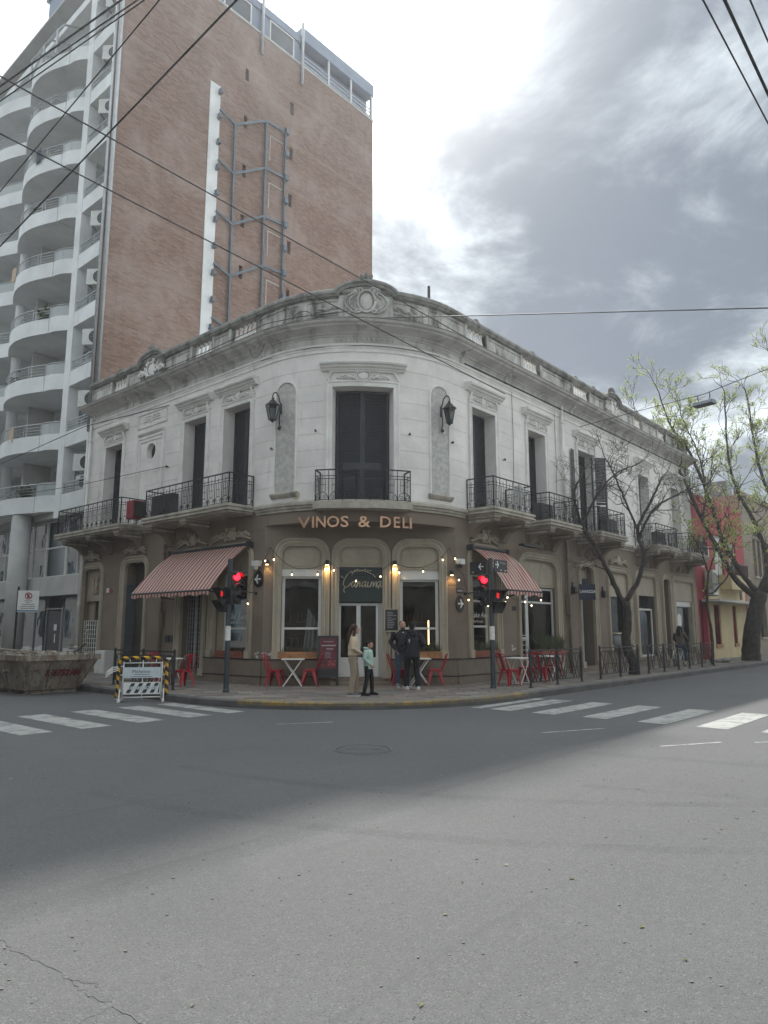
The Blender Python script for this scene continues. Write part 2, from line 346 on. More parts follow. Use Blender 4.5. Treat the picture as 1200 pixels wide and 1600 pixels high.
# ------------------------------------------------------------------ geometry helpers
class MB:
    def __init__(s): s.v = []; s.f = []; s.mi = []; s.cur = 0
    def av(s, p): s.v.append(tuple(p)); return len(s.v)-1
    def face(s, pts):
        i = [s.av(p) for p in pts]; s.f.append(i); s.mi.append(s.cur)
    def idx(s, i): s.f.append(list(i)); s.mi.append(s.cur)
    def box8(s, p):
        b0 = len(s.v); s.v += [tuple(q) for q in p]
        for f in ((0, 3, 2, 1), (4, 5, 6, 7), (0, 1, 5, 4), (1, 2, 6, 5), (2, 3, 7, 6), (3, 0, 4, 7)): s.idx([b0+k for k in f])
    def bx(s, F, a0, a1, d0, d1, z0, z1, n=1):
        for k in range(n):
            p0 = a0+(a1-a0)*k/n; p1 = a0+(a1-a0)*(k+1)/n
            s.box8([F(p0, d0, z0), F(p1, d0, z0), F(p1, d1, z0), F(p0, d1, z0), F(p0, d0, z1), F(p1, d0, z1), F(p1, d1, z1), F(p0, d1, z1)])
    def box(s, c, e, rz=0.0):
        R = Matrix.Rotation(rz, 3, 'Z'); c = V(c)
        s.box8([c+R@V((x*e[0]/2, y*e[1]/2, z*e[2]/2)) for z in (-1, 1) for x, y in ((-1, -1), (1, -1), (1, 1), (-1, 1))])
    def bar(s, a, b, w, h=None, up=None):
        a = V(a); b = V(b); d = (b-a); h = h or w
        if d.length < 1e-6: return
        d.normalize(); u = V(up) if up else (V((0, 0, 1)) if abs(d.z) < .95 else V((1, 0, 0)))
        x = d.cross(u).normalized(); y = x.cross(d).normalized()
        s.box8([p+x*(i*w/2)+y*(j*h/2) for p in (a, b) for i, j in ((-1, -1), (1, -1), (1, 1), (-1, 1))])
    def tube(s, pts, r, n=6, cap=True, closed=False):
        pts = [V(p) for p in pts]; N = len(pts)
        rs = r if isinstance(r, (list, tuple)) else [r]*N
        prev = None; rings = []
        for i, p in enumerate(pts):
            if closed: d = pts[(i+1) % N]-pts[i-1]
            else: d = pts[min(i+1, N-1)]-pts[max(i-1, 0)]
            if d.length < 1e-9: d = V((0, 0, 1))
            d.normalize()
            if prev is None:
                u = V((0, 0, 1)) if abs(d.z) < .9 else V((1, 0, 0)); x = d.cross(u).normalized()
            else:
                x = prev-d*prev.dot(d)
                x = x.normalized() if x.length > 1e-6 else d.orthogonal().normalized()
            y = d.cross(x); prev = x; ri = rs[i]
            rx, ry = ri if isinstance(ri, tuple) else (ri, ri)
            rings.append([s.av(p+x*(math.cos(2*PI*k/n)*rx)+y*(math.sin(2*PI*k/n)*ry)) for k in range(n)])
        for i in range(N-1 if not closed else N):
            a = rings[i]; b = rings[(i+1) % N]
            for k in range(n): s.idx([a[k], a[(k+1) % n], b[(k+1) % n], b[k]])
        if cap and not closed: s.idx(rings[0][::-1]); s.idx(rings[-1])
    def tubeF(s, F, pts, r, n=5): s.tube([F(*p) for p in pts], r, n)
    def ring(s, c, ax, ay, r, tr, n=16, m=5):
        c = V(c); s.tube([c+V(ax)*(math.cos(2*PI*k/n)*r)+V(ay)*(math.sin(2*PI*k/n)*r) for k in range(n)], tr, m, closed=True)
    def ell(s, c, ax, ay, az, nu=10, nv=6):
        c, ax, ay, az = V(c), V(ax), V(ay), V(az)
        s.ellF(lambda a, b_, z: c+ax*a+ay*b_+az*z, (0, 0, 0), (1, 1, 1), nu, nv)
    def ellF(s, F, c, r, nu=10, nv=6, rot=0.0):
        cr, sr = math.cos(rot), math.sin(rot)
        def P(a, d, z): return F(c[0]+a*cr-z*sr, c[1]+d, c[2]+a*sr+z*cr)
        rows = []
        for j in range(nv+1):
            ph = -PI/2+PI*j/nv
            if j in (0, nv): rows.append([s.av(P(0, 0, math.sin(ph)*r[2]))])
            else: rows.append([s.av(P(math.cos(ph)*math.cos(2*PI*k/nu)*r[0], math.cos(ph)*math.sin(2*PI*k/nu)*r[1], math.sin(ph)*r[2])) for k in range(nu)])
        for j in range(nv):
            a, b = rows[j], rows[j+1]
            for k in range(nu):
                k2 = (k+1) % nu
                if len(a) == 1: s.idx([a[0], b[k2], b[k]])
                elif len(b) == 1: s.idx([a[k], a[k2], b[0]])
                else: s.idx([a[k], a[k2], b[k2], b[k]])
    def lathe(s, c, prof, n=12, ax=(1, 0, 0), ay=(0, 1, 0), az=(0, 0, 1), cap=True):
        c, ax, ay, az = V(c), V(ax), V(ay), V(az)
        rings = [[s.av(c+az*z+ax*(math.cos(2*PI*k/n)*r)+ay*(math.sin(2*PI*k/n)*r)) for k in range(n)] for r, z in prof]
        for a, b in zip(rings, rings[1:]):
            for k in range(n): s.idx([a[k], a[(k+1) % n], b[(k+1) % n], b[k]])
        if cap: s.idx(rings[0][::-1]); s.idx(rings[-1])
    def sweep(s, sect, closed=False, cap=True):
        """sect: list of rings (lists of points, same count)"""
        ids = [[s.av(p) for p in r] for r in sect]; n = len(ids[0])
        for i in range(len(ids)-(0 if closed else 1)):
            a = ids[i]; b = ids[(i+1) % len(ids)]
            for k in range(n): s.idx([a[k], a[(k+1) % n], b[(k+1) % n], b[k]])
        if cap and not closed: s.idx(ids[0][::-1]); s.idx(ids[-1])
    def along(s, F, us, prof): s.sweep([[F(u, d, z) for d, z in prof] for u in us])
    def trim(s, F, path, prof, cap=True):
        """path of (u,z) points; prof of (offset to the left of travel, depth)"""
        sect = []
        for i, (u, z) in enumerate(path):
            def nn(p, q):
                a, b = q[0]-p[0], q[1]-p[1]; L = math.hypot(a, b) or 1; return (-b/L, a/L)
            n0 = nn(path[i-1], path[i]) if i else nn(path[0], path[1])
            n1 = nn(path[i], path[i+1]) if i < len(path)-1 else n0
            k = 1+n0[0]*n1[0]+n0[1]*n1[1]; k = max(k, .3)
            n = ((n0[0]+n1[0])/k, (n0[1]+n1[1])/k)
            sect.append([F(u+n[0]*o, d, z+n[1]*o) for o, d in prof])
        s.sweep(sect, cap=cap)
    def build(s, name, mats, parent=None, smooth=False, kind=None, label=None, cat=None, group=None, recalc=True, bevel=0):
        me = bpy.data.meshes.new(name); me.from_pydata(s.v, [], s.f)
        if not isinstance(mats, (list, tuple)): mats = [mats]
        for m in mats: me.materials.append(MATS[m] if isinstance(m, str) else m)
        if len(mats) > 1: me.polygons.foreach_set('material_index', s.mi)
        if recalc:
            bm = bmesh.new(); bm.from_mesh(me); bmesh.ops.recalc_face_normals(bm, faces=bm.faces); bm.to_mesh(me); bm.free()
        if smooth: me.polygons.foreach_set('use_smooth', [True]*len(me.polygons))
        me.update()
        return link(me, name, parent, kind, label, cat, group, bevel)
TINV = {}
def link(me, name, parent=None, kind=None, label=None, cat=None, group=None, bevel=0):
    o = bpy.data.objects.new(name, me); COL.objects.link(o)
    if parent is not None:
        o.parent = parent
        if parent.name in TINV: o.matrix_parent_inverse = TINV[parent.name]
    if bevel:
        bv = o.modifiers.new('bevel', 'BEVEL'); bv.width = bevel; bv.segments = 2; bv.limit_method = 'ANGLE'; bv.angle_limit = math.radians(40)
    tag(o, label, cat, group, kind); return o
def tag(o, label=None, cat=None, group=None, kind=None):
    if label: o['label'] = label
    if cat: o['category'] = cat
    if group: o['group'] = group
    if kind: o['kind'] = kind
    return o
def thing(name, label, cat, loc=(0, 0, 0), rz=0.0, group=None, local=False):
    """Empty at the foot of a thing. local=False: its parts are meshed in world coordinates."""
    e = bpy.data.objects.new(name, None); COL.objects.link(e); e.location = loc; e.rotation_euler = (0, 0, rz); e.empty_display_size = .2
    tag(e, label, cat, group)
    if not local: TINV[e.name] = (Matrix.Translation(V(loc)) @ Matrix.Rotation(rz, 4, 'Z')).inverted()
    return e
def structure(name, loc=(0, 0, 0)):
    e = bpy.data.objects.new(name, None); COL.objects.link(e); e.location = loc; e['kind'] = 'structure'
    TINV[e.name] = Matrix.Translation(V(loc)).inverted(); return e
def dup(o, loc=None, rz=None, label=None, parent=None):
    c = o.copy(); COL.objects.link(c)
    if parent is not None: c.parent = parent; c.matrix_parent_inverse = o.matrix_parent_inverse.copy()
    if loc is not None: c.location = loc
    if rz is not None: c.rotation_euler = (0, 0, rz)
    if label: c['label'] = label
    for ch in list(o.children): dup(ch, parent=c)
    return c
def text_polys(txt, size=1.0, shear=0.0, align='LEFT', spacing=1.0, bold=0.0):
    cu = bpy.data.curves.new('t', 'FONT'); cu.body = txt; cu.size = size; cu.shear = shear; cu.align_x = align; cu.space_character = spacing
    cu.offset = bold; cu.resolution_u = 3
    ob = bpy.data.objects.new('t', cu); COL.objects.link(ob)
    dg = bpy.context.evaluated_depsgraph_get(); me = bpy.data.meshes.new_from_object(ob.evaluated_get(dg))
    vs = [tuple(v.co) for v in me.vertices]; fs = [list(p.vertices) for p in me.polygons]
    bpy.data.objects.remove(ob); bpy.data.curves.remove(cu); bpy.data.meshes.remove(me)
    return vs, fs
def put_text(mb, F, txt, u, d, z, size, thick=.004, sx=1.0, **kw):
    """flat or raised lettering in frame F"""
    vs, fs = text_polys(txt, size, **kw); b0 = len(mb.v); n = len(vs)
    for x, y, _ in vs: mb.av(F(u+x*sx, d+thick, z+y))
    for f_ in fs: mb.idx([b0+i for i in f_])
    if thick > .003:
        for x, y, _ in vs: mb.av(F(u+x*sx, d, z+y))
        edges = {}
        for f_ in fs:
            for a, b_ in zip(f_, f_[1:]+f_[:1]):
                k = (min(a, b_), max(a, b_)); edges.setdefault(k, []).append((a, b_))
        for k, l in edges.items():
            if len(l) == 1: a, b_ = l[0]; mb.idx([b0+a, b0+b_, b0+n+b_, b0+n+a])
def frame_at(p, xd, nd):
    p, xd, nd = V(p), V(xd).normalized(), V(nd).normalized()
    return lambda u, d, z: p+xd*u+nd*d+UP*z
def spiral(cu, d, cz, r0, r1, a0, turns, n=14, sx=1):
    return [(cu+sx*math.cos(a0+turns*2*PI*k/n)*(r0+(r1-r0)*k/n), d, cz+math.sin(a0+turns*2*PI*k/n)*(r0+(r1-r0)*k/n)) for k in range(n+1)]
# ------------------------------------------------------------------ ground
road = structure('road', (0, 8, 0))
mb = MB(); S_ = 290
mb.face([(-S_, -S_, 0), (S_, -S_, 0), (S_, S_, 0), (-S_, S_, 0)]); mb.build('asphalt_surface', 'asphalt', road)
KR, KL, KF = 9.85, 9.3, 5.3
def kerb_pts(off=0.0, n=26):
    """kerb line (list of (p, outward normal)), off metres towards the houses"""
    out = []
    out.append((B(KR+off, 75), -dR))
    for l in (40, 30, 24, 20, 17): out.append((B(KR+off, l), -dR))
    c = B(KR+KF, KL+KF)
    for k in range(n+1):
        th = PI/2*k/n; nn = -(dR*math.cos(th)+dL*math.sin(th)); out.append((c+nn*(KF-off), nn))
    for r in (18, 22, 28, 36, 48, 64, 110): out.append((B(r, KL+off), -dL))
    return out
pav = structure('pavement', B(14, 11))
mb = MB(); inner = [p+UP*.146 for p, _ in kerb_pts(.15)]
back = [B(13.6, 75, .146)]+[B(13.6, l, .146) for l in (40, 30, 24, 20, 17)]
poly = inner+[B(110, 70, .146), B(60, 75, .146)]
mb.face(poly); mb.build('cement_bed', 'pavement_cement', pav, recalc=False)
# tiles, picked out one by one near the corner
def inside(p):
    r = p.dot(dR); l = p.dot(dL)
    if r < KR+.2 or l < KL+.2: return False
    if r < KR+KF and l < KL+KF and (V((r-(KR+KF), l-(KL+KF)))).length > KF-.2: return False
    r2, l2 = r-R0, l-L0
    if r2 > -.02 and l2 > -.02 and r2+l2 > CUT-.03: return False
    return True
tile_me = {}
def tile_mesh(k, w_, h_):
    if (k, w_, h_) not in tile_me:
        m_ = MB(); a, b_ = w_/2-.009, h_/2-.009
        m_.box8([(-a, -b_, -.01), (a, -b_, -.01), (a, b_, -.01), (-a, b_, -.01), (-a+.005, -b_+.005, 0), (a-.005, -b_+.005, 0), (a-.005, b_-.005, 0), (-a+.005, b_-.005, 0)])
        me = bpy.data.meshes.new('tile'); me.from_pydata(m_.v, [], m_.f); me.materials.append(TILES[k]); tile_me[(k, w_, h_)] = me
    return tile_me[(k, w_, h_)]
cand = []
TW, TH = .62, .42
def grid(o, ax, ay, w_, h_, na, nb, cond):
    ang = math.atan2(ax.y, ax.x)
    for j in range(nb[0], nb[1]):
        for i in range(na[0], na[1]):
            c = o+ax*((i+(.5 if j % 2 else 0))*w_)+ay*(j*h_)
            if not cond(c): continue
            if all(inside(c+ax*(sx*w_/2)+ay*(sy*h_/2)) for sx in (-1, 1) for sy in (-1, 1)): cand.append((c, ang, w_, h_))
zl = lambda c: c.dot(dL) > 16.6
zr = lambda c: c.dot(dR) > 17.4 and not zl(c)
zc = lambda c: not zl(c) and not zr(c)
grid(PL, dC, -nC, TW, TH, (-8, 20), (-16, 3), zc)
grid(B(10.06, 16.9), dL, dR, TW, TH, (0, 24), (0, 10), zl)
grid(B(17.8, 9.5), dR, dL, TW, TH, (0, 90), (0, 9), zr)
cand.sort(key=lambda c: (c[0]-V((0, 0, 0))).length)
rest = MB(); rest_m = []
for i, (c, ang, w_, h_) in enumerate(cand):
    k = random.choice((0, 0, 1, 1, 2, 3)); dz = random.uniform(-.003, .003)
    if i < 296:
        o = link(tile_mesh(k, w_, h_), 'paving_slab', pav); o.location = c+UP*(.158+dz); o.rotation_euler = (random.uniform(-.004, .004), random.uniform(-.004, .004), ang)
    else:
        rest.cur = k; R = Matrix.Rotation(ang, 3, 'Z'); a, b_ = w_/2-.007, h_/2-.007
        rest.face([c+R@V((x*a, y*b_, .158+dz)) for x, y in ((-1, -1), (1, -1), (1, 1), (-1, 1))])
rest.build('far_paving_slabs', TILES, pav, kind='stuff', recalc=False)
kerb = structure('kerb', B(11.4, 10.85))
kp = []; seg = kerb_pts(0, 60)
# resample the kerb line in one metre stones
dense = []
for (p, n), (q, n2) in zip(seg, seg[1:]):
    L = (q-p).length; k = max(1, int(L/.1))
    for i in range(k): dense.append((p.lerp(q, i/k), n.lerp(n2, i/k).normalized()))
cur = [dense[0]]; acc = 0; stones = []
for a, b_ in zip(dense, dense[1:]):
    acc += (b_[0]-a[0]).length; cur.append(b_)
    if acc >= 1.05: stones.append(cur); cur = [b_]; acc = 0
def kstone(pts, z1, gap=.006, yellow=False):
    m_ = MB(); sect = []
    for i, (p, n) in enumerate(pts):
        if i == 0: p = p+(pts[1][0]-p).normalized()*gap
        sect.append([p+n*d+UP*z for d, z in ((-.16, -.05), (0, -.05), (0, z1-.03), (-.03, z1), (-.16, z1))])
    if yellow:
        m_.sweep([[r[0], r[1], r[1]+UP*.125, r[0]+UP*.125] for r in sect]); m_.cur = 1
        m_.sweep([[r[1]-pts[i][1]*.002+UP*.126, r[2], r[3], r[4], r[0]+UP*.126] for i, r in enumerate(sect)])
    else: m_.sweep(sect)
    return m_
far = MB()
for st in stones:
    p = st[0][0]; r, l = p.dot(dR), p.dot(dL)
    near = (r < 36 and l < 34)
    fil = l < KL+KF-.6 and r < KR+KF+.9
    if not near:
        m_ = kstone(st[::4]+[st[-1]], .16); b0 = len(far.v); far.v += m_.v; far.f += [[i+b0 for i in f_] for f_ in m_.f]; far.mi += m_.mi; continue
    kstone(st, .165+random.uniform(-.004, .004), yellow=fil).build('kerb_stone', ['kerb_stone', 'kerb_yellow'] if fil else 'kerb_stone', kerb)
far.build('far_kerb_stones', 'kerb_stone', kerb, kind='stuff')
# zebra stripes
def stripe(F4, m_='road_paint', nm='crossing_stripe'):
    m2 = MB(); m2.face([p+UP*.004 for p in F4]); m2.build(nm, m_, road, recalc=False)
for r0_ in (4.1, 5.16, 6.2, 7.27, 8.33, 9.28):
    w_ = .55 if r0_ < 9 else .42
    stripe([B(r0_, 12.35), B(r0_+w_, 12.35), B(r0_+w_, 15.05), B(r0_, 15.05)])
for l0_ in (2.9, 3.95, 5.0, 6.12, 7.22, 8.24, 8.98):
    w_ = .53 if l0_ < 8.9 else .27
    stripe([B(13.45, l0_), B(16.3, l0_), B(16.3, l0_+w_), B(13.45, l0_+w_)])
# worn line marks and a crack
for a, l0_, b_, l1_ in ((10.9, 4.15, 11.9, 3.6), (12.2, 3.2, 13.1, 2.6), (11.0, 6.15, 12.2, 5.6), (11.6, 2.3, 12.4, 1.8), (8.8, 10.3, 9.7, 9.75)):
    p, q = B(a, l0_), B(b_, l1_); n = V((-(q-p).y, (q-p).x, 0)).normalized()*.035
    stripe([p-n, q-n, q+n, p+n], 'old_paint', 'worn_line')
mb = MB(); rnd = random.Random(3)
def crack(pts, w0):
    P = []
    for (x0, y0), (x1, y1) in zip(pts, pts[1:]):
        for k in range(7): P.append(V((x0+(x1-x0)*k/7+rnd.uniform(-.012, .012), y0+(y1-y0)*k/7+rnd.uniform(-.016, .016), .003)))
    for a, b_ in zip(P, P[1:]):
        d = (b_-a); n = V((-d.y, d.x, 0)).normalized()*w0*rnd.uniform(.4, 1.2)
        mb.face([a-n, b_-n, b_+n, a+n])
crack([(-2.3, 4.42), (-2.13, 4.31), (-1.94, 4.13), (-1.78, 4.04), (-1.55, 3.84), (-1.38, 3.69), (-1.23, 3.6), (-1.08, 3.46), (-.85, 3.3), (-.7, 3.02)], .0035)
crack([(-1.55, 3.84), (-1.42, 3.82), (-1.36, 3.76)], .0025); crack([(-1.23, 3.6), (-1.32, 3.48), (-1.3, 3.3)], .002)
mb.build('crack', 'black_line', road, recalc=False)
# tyre marks of turning cars
for R_, cx_, cy_, a0_, a1_, w_ in ((9.2, 3.2, 16.6, -2.25, -1.12, .09), (10.7, 3.2, 16.6, -2.2, -1.15, .10), (14.0, 8, 21, -2.0, -1.35, .08)):
    mb = MB(); P = [(cx_+R_*math.cos(a0_+(a1_-a0_)*k/30), cy_+R_*math.sin(a0_+(a1_-a0_)*k/30)) for k in range(31)]
    for (x0, y0), (x1, y1) in zip(P, P[1:]):
        n = V((-(y1-y0), x1-x0, 0)).normalized()*w_; p, q = V((x0, y0, .003)), V((x1, y1, .003)); mb.face([p-n, q-n, q+n, p+n])
    mb.build('tyre_mark', 'tyre_mark', road, recalc=False)
mh = thing('manhole_cover', 'round worn manhole cover set in the asphalt with four small lifting holes', 'manhole cover', (-.3, 10.68, .004))
mb = MB(); mb.lathe((-.3, 10.68, -.02), [(.43, 0), (.43, .026), (.37, .028), (.365, .014), (.34, .014)], 28, cap=False); mb.build('rim', 'kerb_stone', mh)
mb = MB(); mb.lathe((-.3, 10.68, -.02), [(.36, 0), (.36, .024), (.34, .03), (.01, .031)], 28); mb.build('lid', 'asphalt', mh)
mb = MB(); mb.lathe((-.3, 10.68, .006), [(.368, 0), (.375, .003), (.39, .003), (.395, 0)], 28, cap=False); mb.build('joint', 'black_line', mh)
mb = MB()
for x in (-.22, -.16, .16, .22): mb.lathe((-.3+x, 10.66-.03*(x > 0), .0115), [(.032, 0), (.032, .002)], 10)
mb.build('lifting_hole', 'black_line', mh)
# pebbles and litter on the asphalt
mb = MB()
for k in range(420):
    y = rnd.uniform(2.2, 12); x = rnd.uniform(-.6, .6)*y; s_ = rnd.uniform(.003, .009)
    mb.ell((x, y, s_*.4), (s_*rnd.uniform(.8, 1.6), 0, 0), (0, s_, 0), (0, 0, s_*.6), 5, 3)
mb.build('loose_grit', 'pavement_cement', None, kind='stuff', label='fine loose grit scattered over the asphalt', cat='grit')
leafm = MB()
for k in range(24):
    y = rnd.uniform(2.6, 9); x = rnd.uniform(-.5, .5)*y; a = rnd.uniform(0, 6.3); L = rnd.uniform(.012, .028)
    u_ = V((math.cos(a), math.sin(a), 0)); v_ = V((-u_.y, u_.x, 0)); c = V((x, y, .006))
    leafm.face([c-u_*L, c+v_*L*.5+UP*.006, c+u_*L, c-v_*L*.5+UP*.003])
leafm.build('fallen_leaves', 'dry_leaf', None, kind='stuff', label='small dry leaves and scraps lying on the asphalt', cat='leaf litter', recalc=False)
# ------------------------------------------------------------------ corner building
bld = thing('corner_building', 'old two storey corner building with white upper floor, tan ground floor and round corner', 'building', tuple(B(16.5, 15.5)))
def lin(a, b, step):
    n = max(1, int(math.ceil(abs(b-a)/step))); return [a+(b-a)*k/n for k in range(n+1)]
def wall(mb, F, s0, s1, z0, z1, ops=(), grooves=(), step=None, gd=.010, gh=.008, joints=()):
    S = {s0, s1}; Z = {z0, z1}
    for a, b_, c, d, rec in ops: S |= {a, b_}; Z |= {c, d}
    if step: S |= set(lin(s0, s1, step))
    for g in grooves:
        if z0 < g-gh and g+gh < z1: Z |= {g-gh, g+gh}
    for a, b_, *_ in ops: S = {x for x in S if x in (a, b_) or not (a < x < b_ and False)}
    S = sorted(S); Z = sorted(Z)
    S = [S[0]]+[x for p, x in zip(S, S[1:]) if x-p > 1e-4]; Z = [Z[0]]+[x for p, x in zip(Z, Z[1:]) if x-p > 1e-4]
    gset = [(g-gh, g+gh) for g in grooves]
    def dep(zm): return -gd if any(a < zm < b_ for a, b_ in gset) else 0.0
    def hole(sm, zm): return any(a < sm < b_ and c < zm < d for a, b_, c, d, _ in ops)
    for i in range(len(S)-1):
        for j in range(len(Z)-1):
            a, b_, c, d = S[i], S[i+1], Z[j], Z[j+1]; sm, zm = (a+b_)/2, (c+d)/2
            if hole(sm, zm): continue
            q = dep(zm); mb.face([F(a, q, c), F(b_, q, c), F(b_, q, d), F(a, q, d)])
            if q < 0:
                for zz_ in (c, d): mb.face([F(a, 0, zz_), F(b_, 0, zz_), F(b_, q, zz_), F(a, q, zz_)])
    for a, b_, c, d, rec in ops:
        ss = [x for x in S if a-1e-6 <= x <= b_+1e-6]
        for x in (a, b_): mb.face([F(x, 0, c), F(x, -rec, c), F(x, -rec, d), F(x, 0, d)])
        for z_ in (c, d):
            for p, q in zip(ss, ss[1:]): mb.face([F(p, 0, z_), F(q, 0, z_), F(q, -rec, z_), F(p, -rec, z_)])
ULZ0, ULZ1 = 5.27, 8.57
UPW = [('L', uL(13.57), uL(12.33)), ('L', uL(8.26), uL(7.02)), ('L', uL(6.06), uL(4.74)), ('C', -.87, .87),
       ('R', uR(4.87), uR(6.2)), ('R', uR(8.3), uR(9.5)), ('R', uR(12.1), uR(13.45)), ('R', uR(17.97), uR(19.17)), ('R', uR(21.98), uR(23.2))]
REC = .42
grv = [5.75+.475*k for k in range(8)]
mb = MB()
wall(mb, FA, uL(LE), -AH, 5.1, 9.62, [(a, b_, ULZ0, ULZ1, REC) for k, a, b_ in UPW[:3]]+[(uL(10.64), uL(10.08), 7.66, 8.22, .25)], grv)
wall(mb, FA, AH, uR(RE), 5.1, 9.62, [(a, b_, ULZ0, ULZ1, REC) for k, a, b_ in UPW[4:]], grv)
wall(mb, FA, -AH, AH, 5.1, 9.62, [(-.87, .87, ULZ0-.1, ULZ1-.05, REC)], grv, step=.18)
mb.build('upper_wall', 'white_stucco', bld, recalc=False)
mb = MB()
ends = [FA(uL(LE), 0, 0)]+[FA(u, 0, 0) for u in lin(-AH, AH, .3)]+[FA(uR(RE), 0, 0), O+dR*RE+dL*LE]
mb.face([p+UP*10.42 for p in ends]); mb.face([p+UP*5.02 for p in ends])
for p, q in ((ends[0], ends[-1]), (ends[-1], ends[-2])): mb.face([p+UP*.1, q+UP*.1, q+UP*10.6, p+UP*10.6])
mb.build('shell', 'white_stucco', bld, recalc=False)
mb = MB()   # inner rear wall of the shops
ip = [O+dL*14.9+dR*4.2, O+dL*8.5+dR*4.2, O+dL*6.5+dR*6.5, O+dL*4.2+dR*9, O+dL*4.2+dR*24.8]
for p, q in zip(ip, ip[1:]): mb.face([p+UP*.12, q+UP*.12, q+UP*5, p+UP*5])
mb.build('inner_wall', 'interior_wall', bld, recalc=False)
US = lin(uL(LE), -AH, 3)[:-1]+lin(-AH, AH, .16)+lin(AH, uR(RE), 3)[1:]
def band(name, m, prof, us=None): mb = MB(); mb.along(FA, us or US, prof); return mb.build(name, m, bld)
band('architrave', 'white_trim', [(0, 9.56), (.03, 9.56), (.03, 9.66), (.05, 9.67), (.05, 9.71), (.09, 9.74), (.10, 9.79), (0, 9.81)])
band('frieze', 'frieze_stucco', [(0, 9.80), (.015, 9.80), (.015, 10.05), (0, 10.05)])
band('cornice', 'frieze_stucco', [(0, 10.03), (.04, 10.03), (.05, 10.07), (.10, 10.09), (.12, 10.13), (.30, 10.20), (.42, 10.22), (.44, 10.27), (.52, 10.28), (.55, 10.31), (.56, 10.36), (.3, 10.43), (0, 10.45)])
band('gutter_edge', 'coping_stone', [(.46, 10.362), (.575, 10.342), (.575, 10.375), (.3, 10.446), (.05, 10.47), (.05, 10.43)])
band('string_course', 'slab_stone', [(0, 4.98), (.05, 4.98), (.05, 5.03), (.10, 5.06), (.10, 5.10), (.15, 5.13), (.15, 5.20), (.03, 5.27), (0, 5.27)], lin(uL(4.3), -AH, .5)[:-1]+lin(-AH, AH, .16)+lin(AH, uR(4.4), .5)[1:])
for a, b_ in ((uL(10.5), uL(9.05)), (uR(6.85), uR(7.85)), (uR(10.15), uR(11.6)), (uR(14.1), uR(17.2)), (uR(20), uR(21.3))):
    band('string_course', 'slab_stone', [(0, 4.98), (.05, 4.98), (.05, 5.03), (.10, 5.06), (.10, 5.10), (.15, 5.13), (.15, 5.20), (.03, 5.27), (0, 5.27)], [a, b_])
# parapet: alternating closed panels and little balustrades
band('parapet_plinth', 'parapet_stone', [(.05, 10.44), (.05, 10.60), (.02, 10.62), (-.28, 10.62), (-.28, 10.44)])
band('parapet_coping', 'coping_stone', [(.02, 11.22), (.10, 11.25), (.12, 11.30), (.15, 11.32), (.15, 11.40), (.10, 11.47), (-.1, 11.50), (-.3, 11.46), (-.34, 11.36), (-.28, 11.22)])
BAL = [(13.42, 12.28), (8.02, 6.87), (5.85, 4.55)]
BAR = [(4.69, 5.80), (8.10, 9.35), (11.93, 13.43), (17.9, 18.9), (20.8, 21.9)]
gaps = sorted([(uL(a), uL(b_)) for a, b_ in BAL]+[(uR(a), uR(b_)) for a, b_ in BAR])
def sub(u0, u1):
    if u1 <= -AH or u0 >= AH: return [u0, u1]
    s = [u0]+[x for x in lin(-AH, AH, .16) if u0+.02 < x < u1-.02]+[u1]; return s
mb = MB(); pos = uL(LE)
solid = []
for a, b_ in gaps+[(uR(RE), uR(RE))]: solid.append((pos, a)); pos = b_
for a, b_ in solid: mb.along(FA, sub(a, b_), [(0, 10.61), (0, 11.24), (-.24, 11.24), (-.24, 10.61)])
for a, b_ in solid:    # raised frames round each panel, small pilasters at the ends
    n = max(1, round((b_-a)/2.0))
    for k in range(n):
        p, q = a+(b_-a)*k/n+.10, a+(b_-a)*(k+1)/n-.10
        if q-p < .3: continue
        for z_, h_ in ((10.68, .035), (11.12, .035)): mb.along(FA, sub(p, q), [(0, z_), (.03, z_), (.03, z_+h_), (0, z_+h_)])
        for x in (p, q-.035): mb.bx(FA, x, x+.035, 0, .03, 10.715, 11.12)
    for x in (a-.0, b_-.12): mb.bx(FA, max(x, uL(LE)), x+.12, -.2, .045, 10.615, 11.23)
mb.build('parapet_panels', 'parapet_stone', bld)
prof = [(.04, 0), (.055, .02), (.055, .05), (.03, .07), (.06, .16), (.062, .22), (.04, .32), (.026, .42), (.03, .48), (.055, .5), (.055, .54), (.04, .56)]
for a, b_ in gaps:
    mb = MB(); n = max(4, int((b_-a)/.2))
    for k in range(n): mb.lathe(FA(a+(b_-a)*(k+.5)/n, -.12, 10.625), [(r*1.15, z*1.08) for r, z in prof], 8)
    mb.build('balustrade', 'white_trim', bld, smooth=True)
